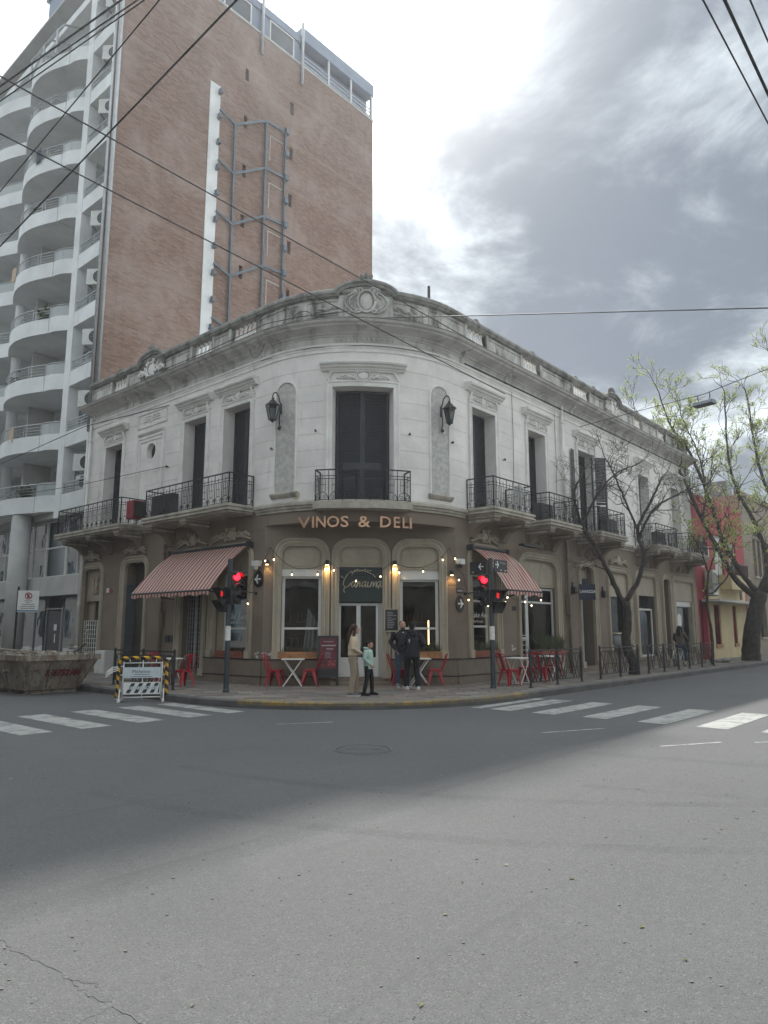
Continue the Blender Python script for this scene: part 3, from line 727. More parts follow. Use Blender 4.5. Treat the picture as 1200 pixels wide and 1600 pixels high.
# relief ornaments
def cartouche(mb, F, u, d, z, w_, h_, leaves=True):
    mb.ellF(F, (u, d+.01, z), (w_*.20, .035, h_*.34), 14, 8)
    mb.tubeF(F, [(u+math.cos(2*PI*k/20)*w_*.26, d+.035, z+math.sin(2*PI*k/20)*h_*.42) for k in range(21)], h_*.05)
    for sx in (-1, 1):
        mb.tubeF(F, spiral(u+sx*w_*.20, d+.05, z+h_*.40, h_*.16, .01, 0 if sx > 0 else PI, 1.4*1, 12, 1), h_*.04)
        mb.tubeF(F, spiral(u+sx*w_*.24, d+.05, z-h_*.36, h_*.13, .01, PI/2, 1.3*sx, 12, 1), h_*.035)
        if leaves:
            for k in range(7):
                a = u+sx*w_*(.30+.10*k); zc_ = z-h_*.06+h_*.10*math.sin(k*1.9); L_ = h_*(.34-.03*k)
                for sg in (-1, 1):
                    an_ = sx*(.9*sg+.25); mb.ellF(F, (a+math.cos(an_)*L_*.35*sx, d+.03, zc_+sg*L_*.40), (L_*.42, .022, L_*.13), 7, 4, rot=an_*.8 if sx > 0 else -abs(an_)*.8*sg)
                mb.ellF(F, (a, d+.04, zc_), (h_*.05, .03, h_*.05), 6, 4)
            for k in range(5):
                a = u+sx*w_*(.33+.13*k); hh = h_*(.22-.03*k)
                mb.ellF(F, (a, d+.02, z-h_*.10+(h_*.08 if k % 2 else -h_*.06)), (w_*.10, .035, hh*.42), 8, 5, rot=sx*(.6 if k % 2 else -.4))
                mb.ellF(F, (a+sx*w_*.03, d+.03, z-h_*.2+h_*.12*(k % 3)), (w_*.045, .03, h_*.07), 6, 4)
            mb.tubeF(F, [(u+sx*w_*x, d+.03, z-h_*(.12+.18*math.sin(x*7))) for x in (.25, .4, .55, .7, .85, .95)], h_*.035)
def parapet_crest(u0, w_, top, name='parapet_crest', big=False):
    mb = MB(); n = 20
    hw = w_/2; arch = [(-hw+w_*k/n) for k in range(n+1)]
    def prof_z(x):
        t_ = max(0.0, 1-(x/hw)**2); return 11.36+(top-11.42)*t_**.55
    sect = [[FA(u0+x, d, z_) for d, z_ in ((.10, 10.6), (.10, prof_z(x)-.10), (.10, prof_z(x)), (-.2, prof_z(x)), (-.2, 10.6))] for x in arch]
    mb.sweep(sect); o = mb.build(name, 'parapet_stone', bld)
    mb = MB(); mb.trim(FA, [(u0+x, prof_z(x)-.16) for x in arch], [(.02, .10), (.02, .17), (.08, .19), (.13, .24), (.2, .22), (.2, -.22), (.02, -.22)])
    mb.build('crest_moulding', 'coping_stone', o)
    mb = MB(); cartouche(mb, FA, u0, .11, 10.98 if not big else 11.05, w_*.62, .62 if not big else .8, leaves=not big)
    if big:
        for sx in (-1, 1):
            for R_, tr in ((.60, .03), (.48, .022)):
                mb.tubeF(FA, [(u0+sx*R_*math.cos(a)*1.0, .13, 11.02+R_*.62*math.sin(a)) for a in [(-1.15+2.4*k/12) for k in range(13)]], tr)
            mb.tubeF(FA, spiral(u0+sx*.27, .14, 11.34, .12, .02, 0, 1.4*sx, 12), .025)
            for k in range(5): mb.ellF(FA, (u0+sx*(.82+.15*k), .07, 10.92-.03*k+.05*(k % 2)), (.13, .04, .035), 8, 4, rot=sx*(-.35+.08*k))
            for k in range(4): mb.ellF(FA, (u0+sx*(.85+.15*k), .07, 10.78-.02*k), (.12, .035, .03), 8, 4, rot=sx*(-.15))
    mb.build('crest_relief', 'white_trim' if not big else 'parapet_stone', o, smooth=True)
    mb = MB()
    for sx in (-1, 0, 1): mb.ellF(FA, (u0+sx*.11, .10, top+.10-.05*abs(sx)), (.065, .12, .15), 8, 5, rot=-sx*.4)
    mb.ellF(FA, (u0, .02, top+.0), (.17, .14, .06), 10, 5)
    mb.build('crest_finial', 'coping_stone', o, smooth=True)
parapet_crest(.07, 1.55, 11.72, big=True)
parapet_crest(uL(10.45), 1.5, 11.70); parapet_crest(uR(15.45), 1.35, 11.70)
for u in (uL(12.9), uR(5.3), uR(8.9), uR(12.3), uR(13.9), uR(18.4)):
    mb = MB(); mb.ellF(FA, (u, -.05, 11.55), (.10, .12, .10), 8, 6); mb.ellF(FA, (u, -.05, 11.49), (.15, .16, .05), 8, 4); mb.build('coping_knob', 'coping_stone', bld, smooth=True)
# frieze: rows of rosettes in shallow frames
def rosettes(u0, u1, n):
    mb = MB()
    for z_ in (9.855, 10.015): mb.along(FA, sub(u0-.06, u1+.06), [(.015, z_), (.035, z_), (.035, z_+.018), (.015, z_+.018)])
    for k in range(n):
        u = u0+(u1-u0)*(k+.5)/n; mb.ellF(FA, (u, .015, 9.945), (.052, .04, .052), 8, 5); mb.bx(FA, u-(u1-u0)/n*.5+.0, u-(u1-u0)/n*.5+.02, .012, .03, 9.875, 10.012)
    mb.build('frieze_rosettes', 'frieze_stucco', bld)
rosettes(-.85, .95, 12); rosettes(-2.75, -2.05, 5); rosettes(2.15, 2.9, 6); rosettes(uL(11.3), uL(9.6), 9); rosettes(uL(7.3), uL(6.0), 7); rosettes(uR(9.4), uR(11.4), 10); rosettes(uR(14.9), uR(16.6), 9)
for u in (uL(14.6), uL(11.75), uL(9.0), uL(4.2), uR(4.35), uR(6.9), uR(11.6), uR(14.4), uR(17.3), uR(20.4)):
    mb = MB(); mb.sweep([[FA(u+x, d, z_) for d, z_ in ((.01, 9.82), (.06, 9.84), (.09, 9.92), (.10, 10.0), (.26, 10.10), (.26, 10.2), (.01, 10.2))] for x in (-.06, .06)]); mb.build('cornice_bracket', 'frieze_stucco', bld)
# ---- upper windows
def shutter_leaf(mb, F, u0, u1, d, z0, z1, rails=(.0, .42, 1.0)):
    st = .07; mb.bx(F, u0, u0+st, d-.04, d, z0, z1); mb.bx(F, u1-st, u1, d-.04, d, z0, z1)
    zs = [z0+(z1-z0)*r for r in rails]
    for z_ in zs: a = max(z0, z_-.05); mb.bx(F, u0+st, u1-st, d-.04, d-.003, a, min(z1, z_+.05))
    n = int((z1-z0)/.062)
    for k in range(n):
        z_ = z0+.05+(z1-z0-.1)*k/n
        if any(abs(z_+.03-q) < .075 for q in zs): continue
        p = [(d-.035, z_+.045), (d-.008, z_), (d-.002, z_+.006), (d-.03, z_+.052)]
        mb.sweep([[F(u, dd, q) for dd, q in p] for u in (u0+st, u1-st)])
def upper_window(k, u0, u1, z0=ULZ0, z1=ULZ1, opened=False, sill=0):
    um, hw = (u0+u1)/2, (u1-u0)/2
    path = [(u0, z0)]+[(u0, z1)]+[(u, z1) for u in (lin(u0, u1, .2)[1:-1] if k == 'C' else [])]+[(u1, z1), (u1, z0)]
    mb = MB(); mb.trim(FA, path, [(0, -.01), (0, .045), (.045, .055), (.05, .035), (.12, .045), (.135, .07), (.17, .07), (.175, .0)])
    wd = mb.build('window', 'white_trim', bld)
    hs = sub(um-hw-.33, um+hw+.33) if k == 'C' else [um-hw-.33, um+hw+.33]
    mb = MB(); hi = [x for x in hs]
    zt = z1+.6
    pr = [(0, zt-.12), (.10, zt-.12), (.12, zt-.08), (.18, zt-.05), (.20, zt), (.26, zt+.02), (.28, zt+.07), (.27, zt+.10), (0, zt+.14)]
    mb.along(FA, hi, pr); mb.along(FA, sub(um-hw-.12, um+hw+.12), [(0, zt-.17), (.06, zt-.17), (.08, zt-.122), (0, zt-.122)])
    mb.build('window_hood', 'white_trim', wd)
    mb = MB(); cartouche(mb, FA, um, .03, z1+.31, hw*.92, .34)
    for sx in (-1, 1):
        mb.tubeF(FA, [(um+sx*(hw+.02), .05, zt-.14), (um+sx*(hw+.05), .07, zt-.22), (um+sx*(hw+.12), .06, zt-.33), (um+sx*(hw+.14), .05, z1+.2)], .035)
        mb.ellF(FA, (um+sx*(hw+.13), .04, z1+.22), (.06, .05, .05), 8, 5)
    mb.build('window_relief', 'white_trim', wd, smooth=True)
    d = -REC+.06
    mb = MB(); mb.along(FA, sub(u0, u1) if k == 'C' else [u0, u1], [(-REC, z0-.1), (-REC, z1), (-REC-.05, z1), (-REC-.05, z0-.1)]); mb.build('backing', 'dark_interior', wd)
    if not opened:
        for a, b_ in ((u0+.03, um-.004), (um+.004, u1-.03)):
            mb = MB(); shutter_leaf(mb, FA, a, b_, d, z0, z1-.03, (.0, 1.0))
            if k == 'C' and hw > .8: mb.bx(FA, a+.2 if a < um-.1 else a+.07, b_-.07 if a < um-.1 else b_-.25, d-.02, d-.004, z0+.98, z0+1.22)
            mb.build('shutter', 'shutter_paint', wd)
    else:
        for x, sgn, oa in ((u0+.02, 1, 1.38), (u1-.02, -1, .95)):
            p = FA(x, -.05, 0); n = (FA(x, 1, 0)-FA(x, 0, 0)); tdir = (FA(x+1, 0, 0)-FA(x, 0, 0))
            a_ = n*math.cos(oa)+tdir*(-sgn*math.sin(oa)); G = frame_at(p, a_, tdir)
            mb = MB(); shutter_leaf(mb, G, 0, hw-.03, 0, z0, z1-.06); mb.build('shutter', 'shutter_paint', wd)
        mb = MB()
        for a, b_ in ((u0+.02, um), (um, u1-.02)):
            mb.bx(FA, a, a+.06, -.36, -.32, z0, z1-.03); mb.bx(FA, b_-.06, b_, -.36, -.32, z0, z1-.03)
            for z_ in (z0, z0+.8, z1-.5, z1-.1): mb.bx(FA, a+.06, b_-.06, -.36, -.325, z_, z_+.07)
        mb.build('french_door', 'shutter_paint', wd)
        mb = MB(); mb.bx(FA, u0+.05, u1-.05, -.35, -.345, z0+.1, z1-.05); mb.build('pane', 'tower_glass', wd)
    return wd
for i, (k, a, b_) in enumerate(UPW): upper_window(k, a, b_, ULZ0 if k != 'C' else ULZ0-.1, ULZ1 if k != 'C' else ULZ1-.05, opened=(i == 6))
# round-headed stucco niches on the curve
for u in (-2.36, 2.44):
    w_ = .36; path = [(u-w_, 5.52)]+[(u-w_*math.cos(PI*k/12), 8.45+w_*math.sin(PI*k/12)) for k in range(13)]+[(u+w_, 5.52)]
    mb = MB(); c0 = FA(u, .012, 7.0)
    for p, q in zip(path, path[1:]): mb.face([FA(p[0], .012, 5.52), FA(q[0], .012, 5.52), FA(q[0], .012, q[1]), FA(p[0], .012, p[1])])
    nb = mb.build('wall_niche', 'niche_stucco', bld, recalc=False)
    mb = MB(); mb.trim(FA, path, [(0, 0), (0, .045), (.03, .05), (.05, .03), (.055, 0)]); mb.build('niche_moulding', 'white_trim', nb)
    mb = MB(); mb.along(FA, sub(u-w_-.1, u+w_+.1), [(0, 5.38), (.05, 5.40), (.10, 5.46), (.12, 5.50), (.11, 5.53), (0, 5.54)]); mb.build('niche_sill', 'slab_stone', nb)
# blind niche with oculus and tablet
def blind(s_of, tc, oculus):
    a, b_ = sorted((s_of(tc-.68), s_of(tc+.68)))
    mb = MB(); mb.trim(FA, [(a, 5.4), (a, 8.33), (b_, 8.33), (b_, 5.4)], [(0, 0), (0, .03), (.10, .035), (.12, .06), (.2, .06), (.21, 0)]); o = mb.build('blind_panel', 'white_trim', bld)
    mb = MB(); mb.along(FA, [a-.15, b_+.15], [(0, 8.56), (.05, 8.58), (.10, 8.63), (.11, 8.68), (0, 8.70)]); mb.build('panel_hood', 'white_trim', o)
    mb = MB(); mb.trim(FA, [(a-.28, 8.88), (a-.28, 9.42), (b_+.28, 9.42), (b_+.28, 8.88), (a-.28, 8.88)], [(0, 0), (0, .04), (-.04, .04), (-.04, 0)])
    um = (a+b_)/2
    for sx in (-1, 1):
        for z_ in (9.08, 9.17, 9.26): mb.bx(FA, um+sx*.08 if sx > 0 else um-.5+.06*(z_ > 9.2), um+.5-.06*(z_ > 9.2) if sx > 0 else um-.08, 0, .03, z_, z_+.04)
    mb.bx(FA, um-.06, um+.06, 0, .04, 9.03, 9.32); mb.build('tablet', 'white_trim', o)
    if oculus:
        mb = MB(); n = 24; R_ = .30
        ring = [(um+R_*math.cos(2*PI*k/n), 7.94+R_*math.sin(2*PI*k/n)) for k in range(n)]
        sq = []
        for k in range(n):
            c_, s_ = math.cos(2*PI*k/n), math.sin(2*PI*k/n); q = .36/max(abs(c_), abs(s_)); sq.append((um+q*c_, 7.94+q*s_))
        for k in range(n):
            k2 = (k+1) % n
            mb.face([FA(sq[k][0], .008, sq[k][1]), FA(sq[k2][0], .008, sq[k2][1]), FA(ring[k2][0], .008, ring[k2][1]), FA(ring[k][0], .008, ring[k][1])])
            mb.face([FA(ring[k][0], .008, ring[k][1]), FA(ring[k2][0], .008, ring[k2][1]), FA(ring[k2][0], -.22, ring[k2][1]), FA(ring[k][0], -.22, ring[k][1])])
        mb.build('oculus', 'white_stucco', o, recalc=False)
        mb = MB(); mb.bx(FA, um-.33, um+.33, -.24, -.2, 7.6, 8.28); mb.build('oculus_pane', 'tower_glass', o)
blind(uL, 10.36, True); blind(uR, 15.45, False)
# ---- balconies
def railing(mb, G, pts, zb, zt, step=.34, ends=True):
    """pts: plan polyline in (u,d)"""
    H = zt-zb
    for (u0, d0), (u1, d1) in zip(pts, pts[1:]):
        L = math.hypot(u1-u0, d1-d0); n = max(1, round(L/step)); q = lambda t_, z_: G(u0+(u1-u0)*t_, d0+(d1-d0)*t_, z_)
        m_ = max(1, int(L/.5)) if abs(u1-u0) > .5 else 1
        for a in range(m_):
            t0, t1 = a/m_, (a+1)/m_
            mb.bar(q(t0, zt), q(t1, zt), .045, .03)
            for z_ in (zt-.17, zt-.25, zb+.05): mb.bar(q(t0, z_), q(t1, z_), .016)
        for k in range(n+1): mb.bar(q(k/n, zb-.02), q(k/n, zt), .018 if 0 < k < n or not ends else .03)
        h = .5/n
        for k in range(n):
            c = (k+.5)/n; w_ = .26/n
            for sg in (-1, 1): mb.bar(q(c+sg*w_, zt-.27), q(c+sg*w_, zb+.26), .012)
            mb.bar(q(c-w_, zb+.46), q(c+w_, zb+.46), .012); mb.bar(q(c, zt-.10), q(c, zb+.22), .011)
            ar = [q(c+.47/n*math.cos(PI*j/8), zb+.06+.20*math.sin(PI*j/8)) for j in range(9)]
            mb.tube(ar, .009, 4, cap=False)
            for sg in (-1, 1): mb.tube([q(c+sg*.23/n+.10/n*math.cos(2*PI*j/7), zb+.13+.045*math.sin(2*PI*j/7)) for j in range(7)], .008, 4, closed=True)
def balcony(F, u0, u1, dep, zt=6.18, zs=5.27, curved=False, brackets=(), thick=.24, bdep=None):
    a, b_ = min(u0, u1), max(u0, u1); n = max(1, int((b_-a)/.2)) if curved else 1
    mb = MB()
    if not curved:
        for e, z0, z1 in ((.09, zs-.075, zs), (.05, zs-.14, zs-.077), (.10, zs-.18, zs-.142), (.02, zs-thick, zs-.182)): mb.bx(F, a-e, b_+e, 0.0, dep+e, z0, z1, n)
    else: mb.bx(F, a-.05, b_+.05, 0, dep+.05, zs-thick, zs, n)
    o = mb.build('balcony', 'slab_stone', bld)
    mb = MB(); us = lin(a, b_, .25) if curved else [a, b_]
    railing(mb, F, [(a, .02), (a, dep)], zs, zt); railing(mb, F, [(b_, .02), (b_, dep)], zs, zt)
    if curved:
        for x, y in zip(lin(a, b_, .35), lin(a, b_, .35)[1:]): railing(mb, F, [(x, dep), (y, dep)], zs, zt, .35, False)
    else: railing(mb, F, [(a, dep), (b_, dep)], zs, zt)
    mb.build('railing', 'iron', o)
    bd = bdep or dep-.02
    for u in brackets:
        mb = MB(); pr = [(0, zs-.85), (.10, zs-.84), (.16, zs-.72), (.30, zs-.55), (.52, zs-.46), (bd-.06, zs-.44), (bd, zs-.40), (bd, zs-thick-.003), (0, zs-thick-.003)]
        mb.sweep([[F(u+x, d, z_) for d, z_ in pr] for x in (-.15, .15)])
        mb.build('balcony_bracket', 'tan_paint', o)
        mb = MB(); mb.bx(F, u-.17, u+.17, .02, bd+.03, zs-thick-.06, zs-thick-.004); mb.bx(F, u-.165, u+.165, .02, bd-.15, zs-.42, zs-.36); mb.build('bracket_moulding', 'slab_stone', o)
    return o
balcony(FL, 10.55, 15.25, .90, brackets=(10.8, 12.8, 14.7)); balcony(FL, 4.5, 8.95, .90, brackets=(8.7, 6.8))
balcony(FA, -1.2, 1.2, .42, zt=6.02, zs=5.14, curved=True, thick=.2)
balcony(FR, 4.55, 6.75, .95, brackets=(4.75, 6.5)); balcony(FR, 7.95, 10.02, .95, brackets=(8.15, 9.8)); balcony(FR, 11.7, 14.0, .95, brackets=(11.9, 13.75))
balcony(FR, 17.3, 19.75, .95, brackets=(17.5, 19.5)); balcony(FR, 21.4, 24.0, .95, brackets=(21.6, 23.75))
# rounded soffit arches between the brackets, with a relief inside
for F, a, b_ in ((FR, 4.9, 6.35), (FR, 8.3, 9.65), (FR, 12.05, 13.6), (FR, 17.65, 19.35), (FR, 21.75, 23.6)):
    m_ = (a+b_)/2; hw = (b_-a)/2
    mb = MB(); cartouche(mb, F, m_, .03, 4.53, hw*1.0, .34); mb.build('arch_relief', 'tan_paint', bld, smooth=True)
# ------------------------------------------------------------------ ground floor
OPC = [(.47, 1.68, .86, 4.10, .24), (2.12, 3.43, .33, 4.10, .24), (3.87, 5.08, .86, 4.10, .24)]
OPL = [(4.62, 6.30, .86, 4.05, .26), (6.87, 8.10, .28, 4.05, .45), (10.3, 11.7, .28, 4.05, .45), (13.35, 14.8, .28, 3.98, .45)]
OPR = [(4.73, 6.10, .86, 4.08, .26), (7.52, 10.1, .28, 4.06, .3), (11.93, 13.1, .28, 4.08, .5), (14.42, 16.35, .86, 4.02, .3), (17.2, 19.45, .5, 4.02, .35), (20.3, 21.25, .28, 4.02, .5), (21.62, 24.5, .5, 4.02, .35)]
mb = MB()
gg = [1.4+.52*k for k in range(7)]
wall(mb, FL, CUT, LE, .1, 5.06, OPL, gg, gd=.008, gh=.008)
wall(mb, FR, CUT, RE, .1, 5.06, OPR, gg, gd=.008, gh=.008)
wall(mb, FC, 0, CH, .1, 4.64, OPC, gg, gd=.008, gh=.008)
mb.build('ground_floor_wall', 'tan_paint', bld, recalc=False)
mb = MB(); arcs = lin(-AH, AH, .16)
for a, b_ in zip(arcs, arcs[1:]):
    mb.face([FA(a, 0, 4.64), FA(b_, 0, 4.64), FA(b_, 0, 5.09), FA(a, 0, 5.09)])
pl = [FA(u, 0, 4.64) for u in arcs]; mb.face(pl)
mb.build('curved_fascia', 'tan_paint', bld, recalc=False)
def ground_path(F0=None): return [(O+dL*LE, -dR), (PL, (-dR+nC)/(1+(-dR).dot(nC))), (PR, (-dL+nC)/(1+(-dL).dot(nC))), (O+dR*RE, -dL)]
def gband(name, m, prof, zsplit=None):
    """plinth courses, interrupted at the doorways"""
    segs = {'L': (FL, CUT, LE, OPL), 'R': (FR, CUT, RE, OPR), 'C': (FC, 0, CH, OPC)}
    zmid = sum(z for _, z in prof)/len(prof)
    for key, (F, s0, s1, ops) in segs.items():
        cuts = [(a-.2, b_+.2) for a, b_, c, d, _ in ops if c < zmid < d]; pos = s0
        for a, b_ in cuts+[(s1, s1)]:
            if a-pos > .02: mb = MB(); mb.along(F, [pos, a], prof); mb.build(name, m, bld)
            pos = b_
gband('plinth', 'tan_base', [(0, .10), (.055, .10), (.055, .36), (0, .36)])
gband('plinth_line', 'black_line', [(0, .362), (.062, .362), (.062, .392), (0, .392)])
gband('dado', 'tan_base', [(0, .394), (.04, .394), (.04, .832), (0, .832)])
gband('dado_line', 'black_line', [(0, .834), (.055, .834), (.055, .862), (0, .872)])
def rpath(a, b_, z0, z1, r, n=7):
    r = min(r, (b_-a)/2-.01)
    return [(a, z0)]+[(a+r-r*math.cos(PI/2*k/n), z1-r+r*math.sin(PI/2*k/n)) for k in range(n+1)]+[(b_-r+r*math.sin(PI/2*k/n), z1-r+r*math.cos(PI/2*k/n)) for k in range(n+1)]+[(b_, z0)]
PROF = [(-.03, -.10), (-.03, .015), (.02, .03), (.04, .055), (.08, .055), (.095, .03), (.14, .035), (.15, .07), (.195, .075), (.21, .0)]
def surround(name, F, a, b_, z0, z1, r=.28):
    mb = MB(); mb.trim(F, rpath(a, b_, z0, z1, r), PROF)
    for x in (a, b_):
        s_ = -1 if x == a else 1
        mb.bx(F, min(x-s_*.03, x+s_*.21), max(x-s_*.03, x+s_*.21), 0, .085, z0, z0+.22)
    return mb.build(name, 'cream_trim', bld)
def panel(o, F, a, b_, d, z0, z1, inset=True, m='cream_trim'):
    mb = MB(); mb.bx(F, a, b_, d-.04, d, z0, z1)
    if inset and b_-a > .5:
        e, c_ = .10, .10
        q = [(a+e+c_, z0+e), (a+e, z0+e+c_), (a+e, z1-e-c_), (a+e+c_, z1-e), (b_-e-c_, z1-e), (b_-e, z1-e-c_), (b_-e, z0+e+c_), (b_-e-c_, z0+e), (a+e+c_, z0+e)]
        mb.trim(F, q, [(-.012, d-.001), (-.006, d+.014), (.006, d+.014), (.012, d-.001)])
        for x0, x1, zA, zB in ((a+.03, b_-.03, z0+.03, z0+.055), (a+.03, b_-.03, z1-.055, z1-.03), (a+.03, a+.055, z0+.055, z1-.055), (b_-.055, b_-.03, z0+.055, z1-.055)): mb.bx(F, x0, x1, d-.001, d+.016, zA, zB)
    mb.build('transom_panel', m, o)
def sash(o, F, a, b_, d, z0, z1, rails=(), mull=(), fw=.07, m='white_frame', g='shop_glass'):
    mb = MB()
    mb.bx(F, a, a+fw, d-.06, d, z0, z1); mb.bx(F, b_-fw, b_, d-.06, d, z0, z1)
    mb.bx(F, a+fw, b_-fw, d-.06, d-.002, z0, z0+fw); mb.bx(F, a+fw, b_-fw, d-.06, d-.002, z1-fw, z1)
    for z_ in rails: mb.bx(F, a+fw, b_-fw, d-.055, d-.004, z_-.03, z_+.03)
    for x in mull: mb.bx(F, x-.03, x+.03, d-.057, d-.003, z0+fw, z1-fw)
    mb.build('frame', m, o)
    mb = MB(); mb.face([F(a+fw*.5, d-.035, z0+.02), F(b_-fw*.5, d-.035, z0+.02), F(b_-fw*.5, d-.035, z1-.02), F(a+fw*.5, d-.035, z1-.02)]); mb.build('pane', g, o, recalc=False)
def roller(o, F, a, b_, d, z0, z1, m='white_frame'):
    mb = MB(); mb.bx(F, a, b_, d-.02, d+.05, z0, z1); mb.bx(F, a-.01, b_+.01, d, d+.06, z1, z1+.03); mb.bx(F, a+.005, b_-.005, d-.015, d+.056, z0-.03, z0)
    mb.build('roller_box', m, o)
# splayed corner: window, door, window
for k, (a, b_, z0, z1, rec) in enumerate(OPC):
    o = surround('window_surround' if k != 1 else 'door_surround', FC, a, b_, .87 if k != 1 else .33, z1)
    panel(o, FC, a, b_, -.10, 3.46 if k == 1 else 3.40, z1)
    if k != 1:
        zt = 3.37 if k == 0 else 3.29
        roller(o, FC, a+.005, b_-.005, -.13, zt-.14, zt)
        if k == 2: mb = MB(); [mb.bx(FC, a+.01, b_-.01, -.15, -.135-.004*(j % 2), 3.29+.022*j, 3.31+.022*j) for j in range(5)]; mb.build('roller_slats', 'white_frame', o)
        sash(o, FC, a+.04, b_-.04, -.16, .88, zt-.14, rails=(1.72,), fw=.085)
    else:
        sash(o, FC, a+.02, b_-.14, -.16, .36, 2.44, mull=((a+b_)/2-.09, (a+b_)/2-.03), fw=.07)
        mb = MB()
        for j in range(4): mb.bx(FC, b_-.13+.03*j, b_-.112+.03*j, -.2, -.10+.015*j, .36, 2.44)
        mb.build('folded_gate', 'white_frame', o)
        mb = MB(); mb.bx(FC, a+.09, (a+b_)/2-.11, -.20, -.163, .43, .9); mb.bx(FC, (a+b_)/2, b_-.21, -.20, -.163, .43, .9); mb.build('kick_panel', 'white_frame', o)
        mb = MB(); mb.tube([FC((a+b_)/2+.01, -.12, 1.15), FC((a+b_)/2+.01, -.09, 1.2), FC((a+b_)/2+.01, -.09, 1.7), FC((a+b_)/2+.01, -.12, 1.75)], .015); mb.build('door_handle', 'grey_metal', o)
        mb = MB(); mb.bx(FC, a-.2, b_+.2, -.2, .36, .1, .24); mb.bx(FC, a-.02, b_+.02, -.2, .10, .24, .33); mb.build('door_step', 'tan_base', bld)
# left street
def crest(F, um, z, w_):
    mb = MB(); cartouche(mb, F, um, .05, z+.26, w_*.52, .42)
    for sx in (-1, 1): mb.tubeF(F, [(um+sx*w_*x, .06, z+.04+h_) for x, h_ in ((.1, .18), (.25, .14), (.4, .08), (.5, .02))], .035)
    mb.build('door_crest', 'cream_trim', bld, smooth=True)
a, b_, z0, z1, rec = OPL[0]
o = surround('window_surround', FL, a, b_, .87, z1); panel(o, FL, a, b_, -.10, 3.35, z1); sash(o, FL, a+.1, b_-.35, -.17, .88, 3.34, rails=(1.72,)); crest(FL, (a+b_)/2, 4.26, 1.9)
mb = MB()
for j in range(4): mb.bx(FL, b_-.34+.085*j, b_-.28+.085*j, -.2, -.14, .88, 3.34)
mb.build('folded_shutter', 'cream_trim', o)
mb = MB(); put_text(mb, FL, 'Take Away', a+1.23, -.155, 2.0, .24, sx=-1, shear=.25); put_text(mb, FL, 'coffee & more', a+1.2, -.155, 1.86, .12, sx=-1); mb.build('window_lettering', 'print_white', o, recalc=False)
a, b_, z0, z1, rec = OPL[1]
o = surround('door_surround', FL, a, b_, .30, z1); panel(o, FL, a, b_, -.12, 3.3, z1, False); crest(FL, (a+b_)/2, 4.26, 1.6)
mb = MB(); mb.bx(FL, a+.02, b_-.02, -.45, -.43, .3, 3.3); mb.build('backing', 'dark_interior', o)
mb = MB(); n = 9
for j in range(n+1): mb.bar(FL(a+.03+(b_-a-.06)*j/n, -.3, .32), FL(a+.03+(b_-a-.06)*j/n, -.3, 3.28), .022)
for j in range(20): mb.bar(FL(a+.03, -.3, .4+.15*j), FL(b_-.03, -.3, .4+.15*j), .014)
mb.bar(FL((a+b_)/2+.1, -.27, .32), FL((a+b_)/2+.1, -.27, 3.28), .06)
mb.build('iron_gate', 'grey_metal', o)
a, b_, z0, z1, rec = OPL[2]
o = surround('door_surround', FL, a, b_, .30, z1); crest(FL, (a+b_)/2, 4.24, 1.5)
mb = MB(); mb.bx(FL, a+.02, b_-.02, -.47, -.45, .3, z1-.02); mb.build('backing', 'dark_interior', o)
mb = MB(); shutter_leaf(mb, frame_at(FL(b_-.03, -.02, 0), dR, -dL), 0, .42, 0, .32, 3.3); mb.build('door_leaf', 'steel_grey', o)
mb = MB(); mb.bx(FL, a+.1, a+.16, -.44, -.40, .3, 3.9); mb.bx(FL, a+.6, a+.66, -.44, -.40, .3, 3.9); mb.bx(FL, a+.16, b_-.1, -.44, -.41, 3.2, 3.28); mb.build('door_frame', 'shutter_paint', o)
a, b_, z0, z1, rec = OPL[3]
o = surround('door_surround', FL, a, b_, .30, z1)
crest(FL, (a+b_)/2, 4.18, 1.3)
panel(o, FL, a, b_, -.2, 2.75, z1, False); mb = MB(); cartouche(mb, FL, (a+b_)/2, -.19, 3.35, .55, .7, leaves=False); mb.build('panel_relief', 'cream_trim', o, smooth=True)
mb = MB(); mb.bx(FL, a+.01, b_-.01, -.44, -.40, .3, 2.75); mb.build('backing', 'dark_interior', o)
mb = MB(); mb.bx(FL, a+.01, a+.45, -.39, -.33, 2.0, 2.7); mb.build('side_panel', 'cream_trim', o); mb = MB(); mb.bx(FL, b_-.4, b_-.01, -.39, -.33, 2.0, 2.75); mb.build('side_panel', 'cream_trim', o)
mb = MB()
for j in range(9): mb.bar(FL(a+.06+(b_-a-.12)*j/8, -.15, .32), FL(a+.06+(b_-a-.12)*j/8, -.15, 2.02), .026)
for j in range(11): mb.bar(FL(a+.03, -.15, .36+.165*j), FL(b_-.03, -.15, .36+.165*j), .022)
for sx in (0, 1):
    for j in range(7): x = a+.06 if sx else b_-.06; mb.bar(FL(x, -.145, .4+.22*j), FL(x+(.3 if sx else -.3), -.145, .56+.22*j), .016)
mb.build('window_grille', 'white_frame', o)
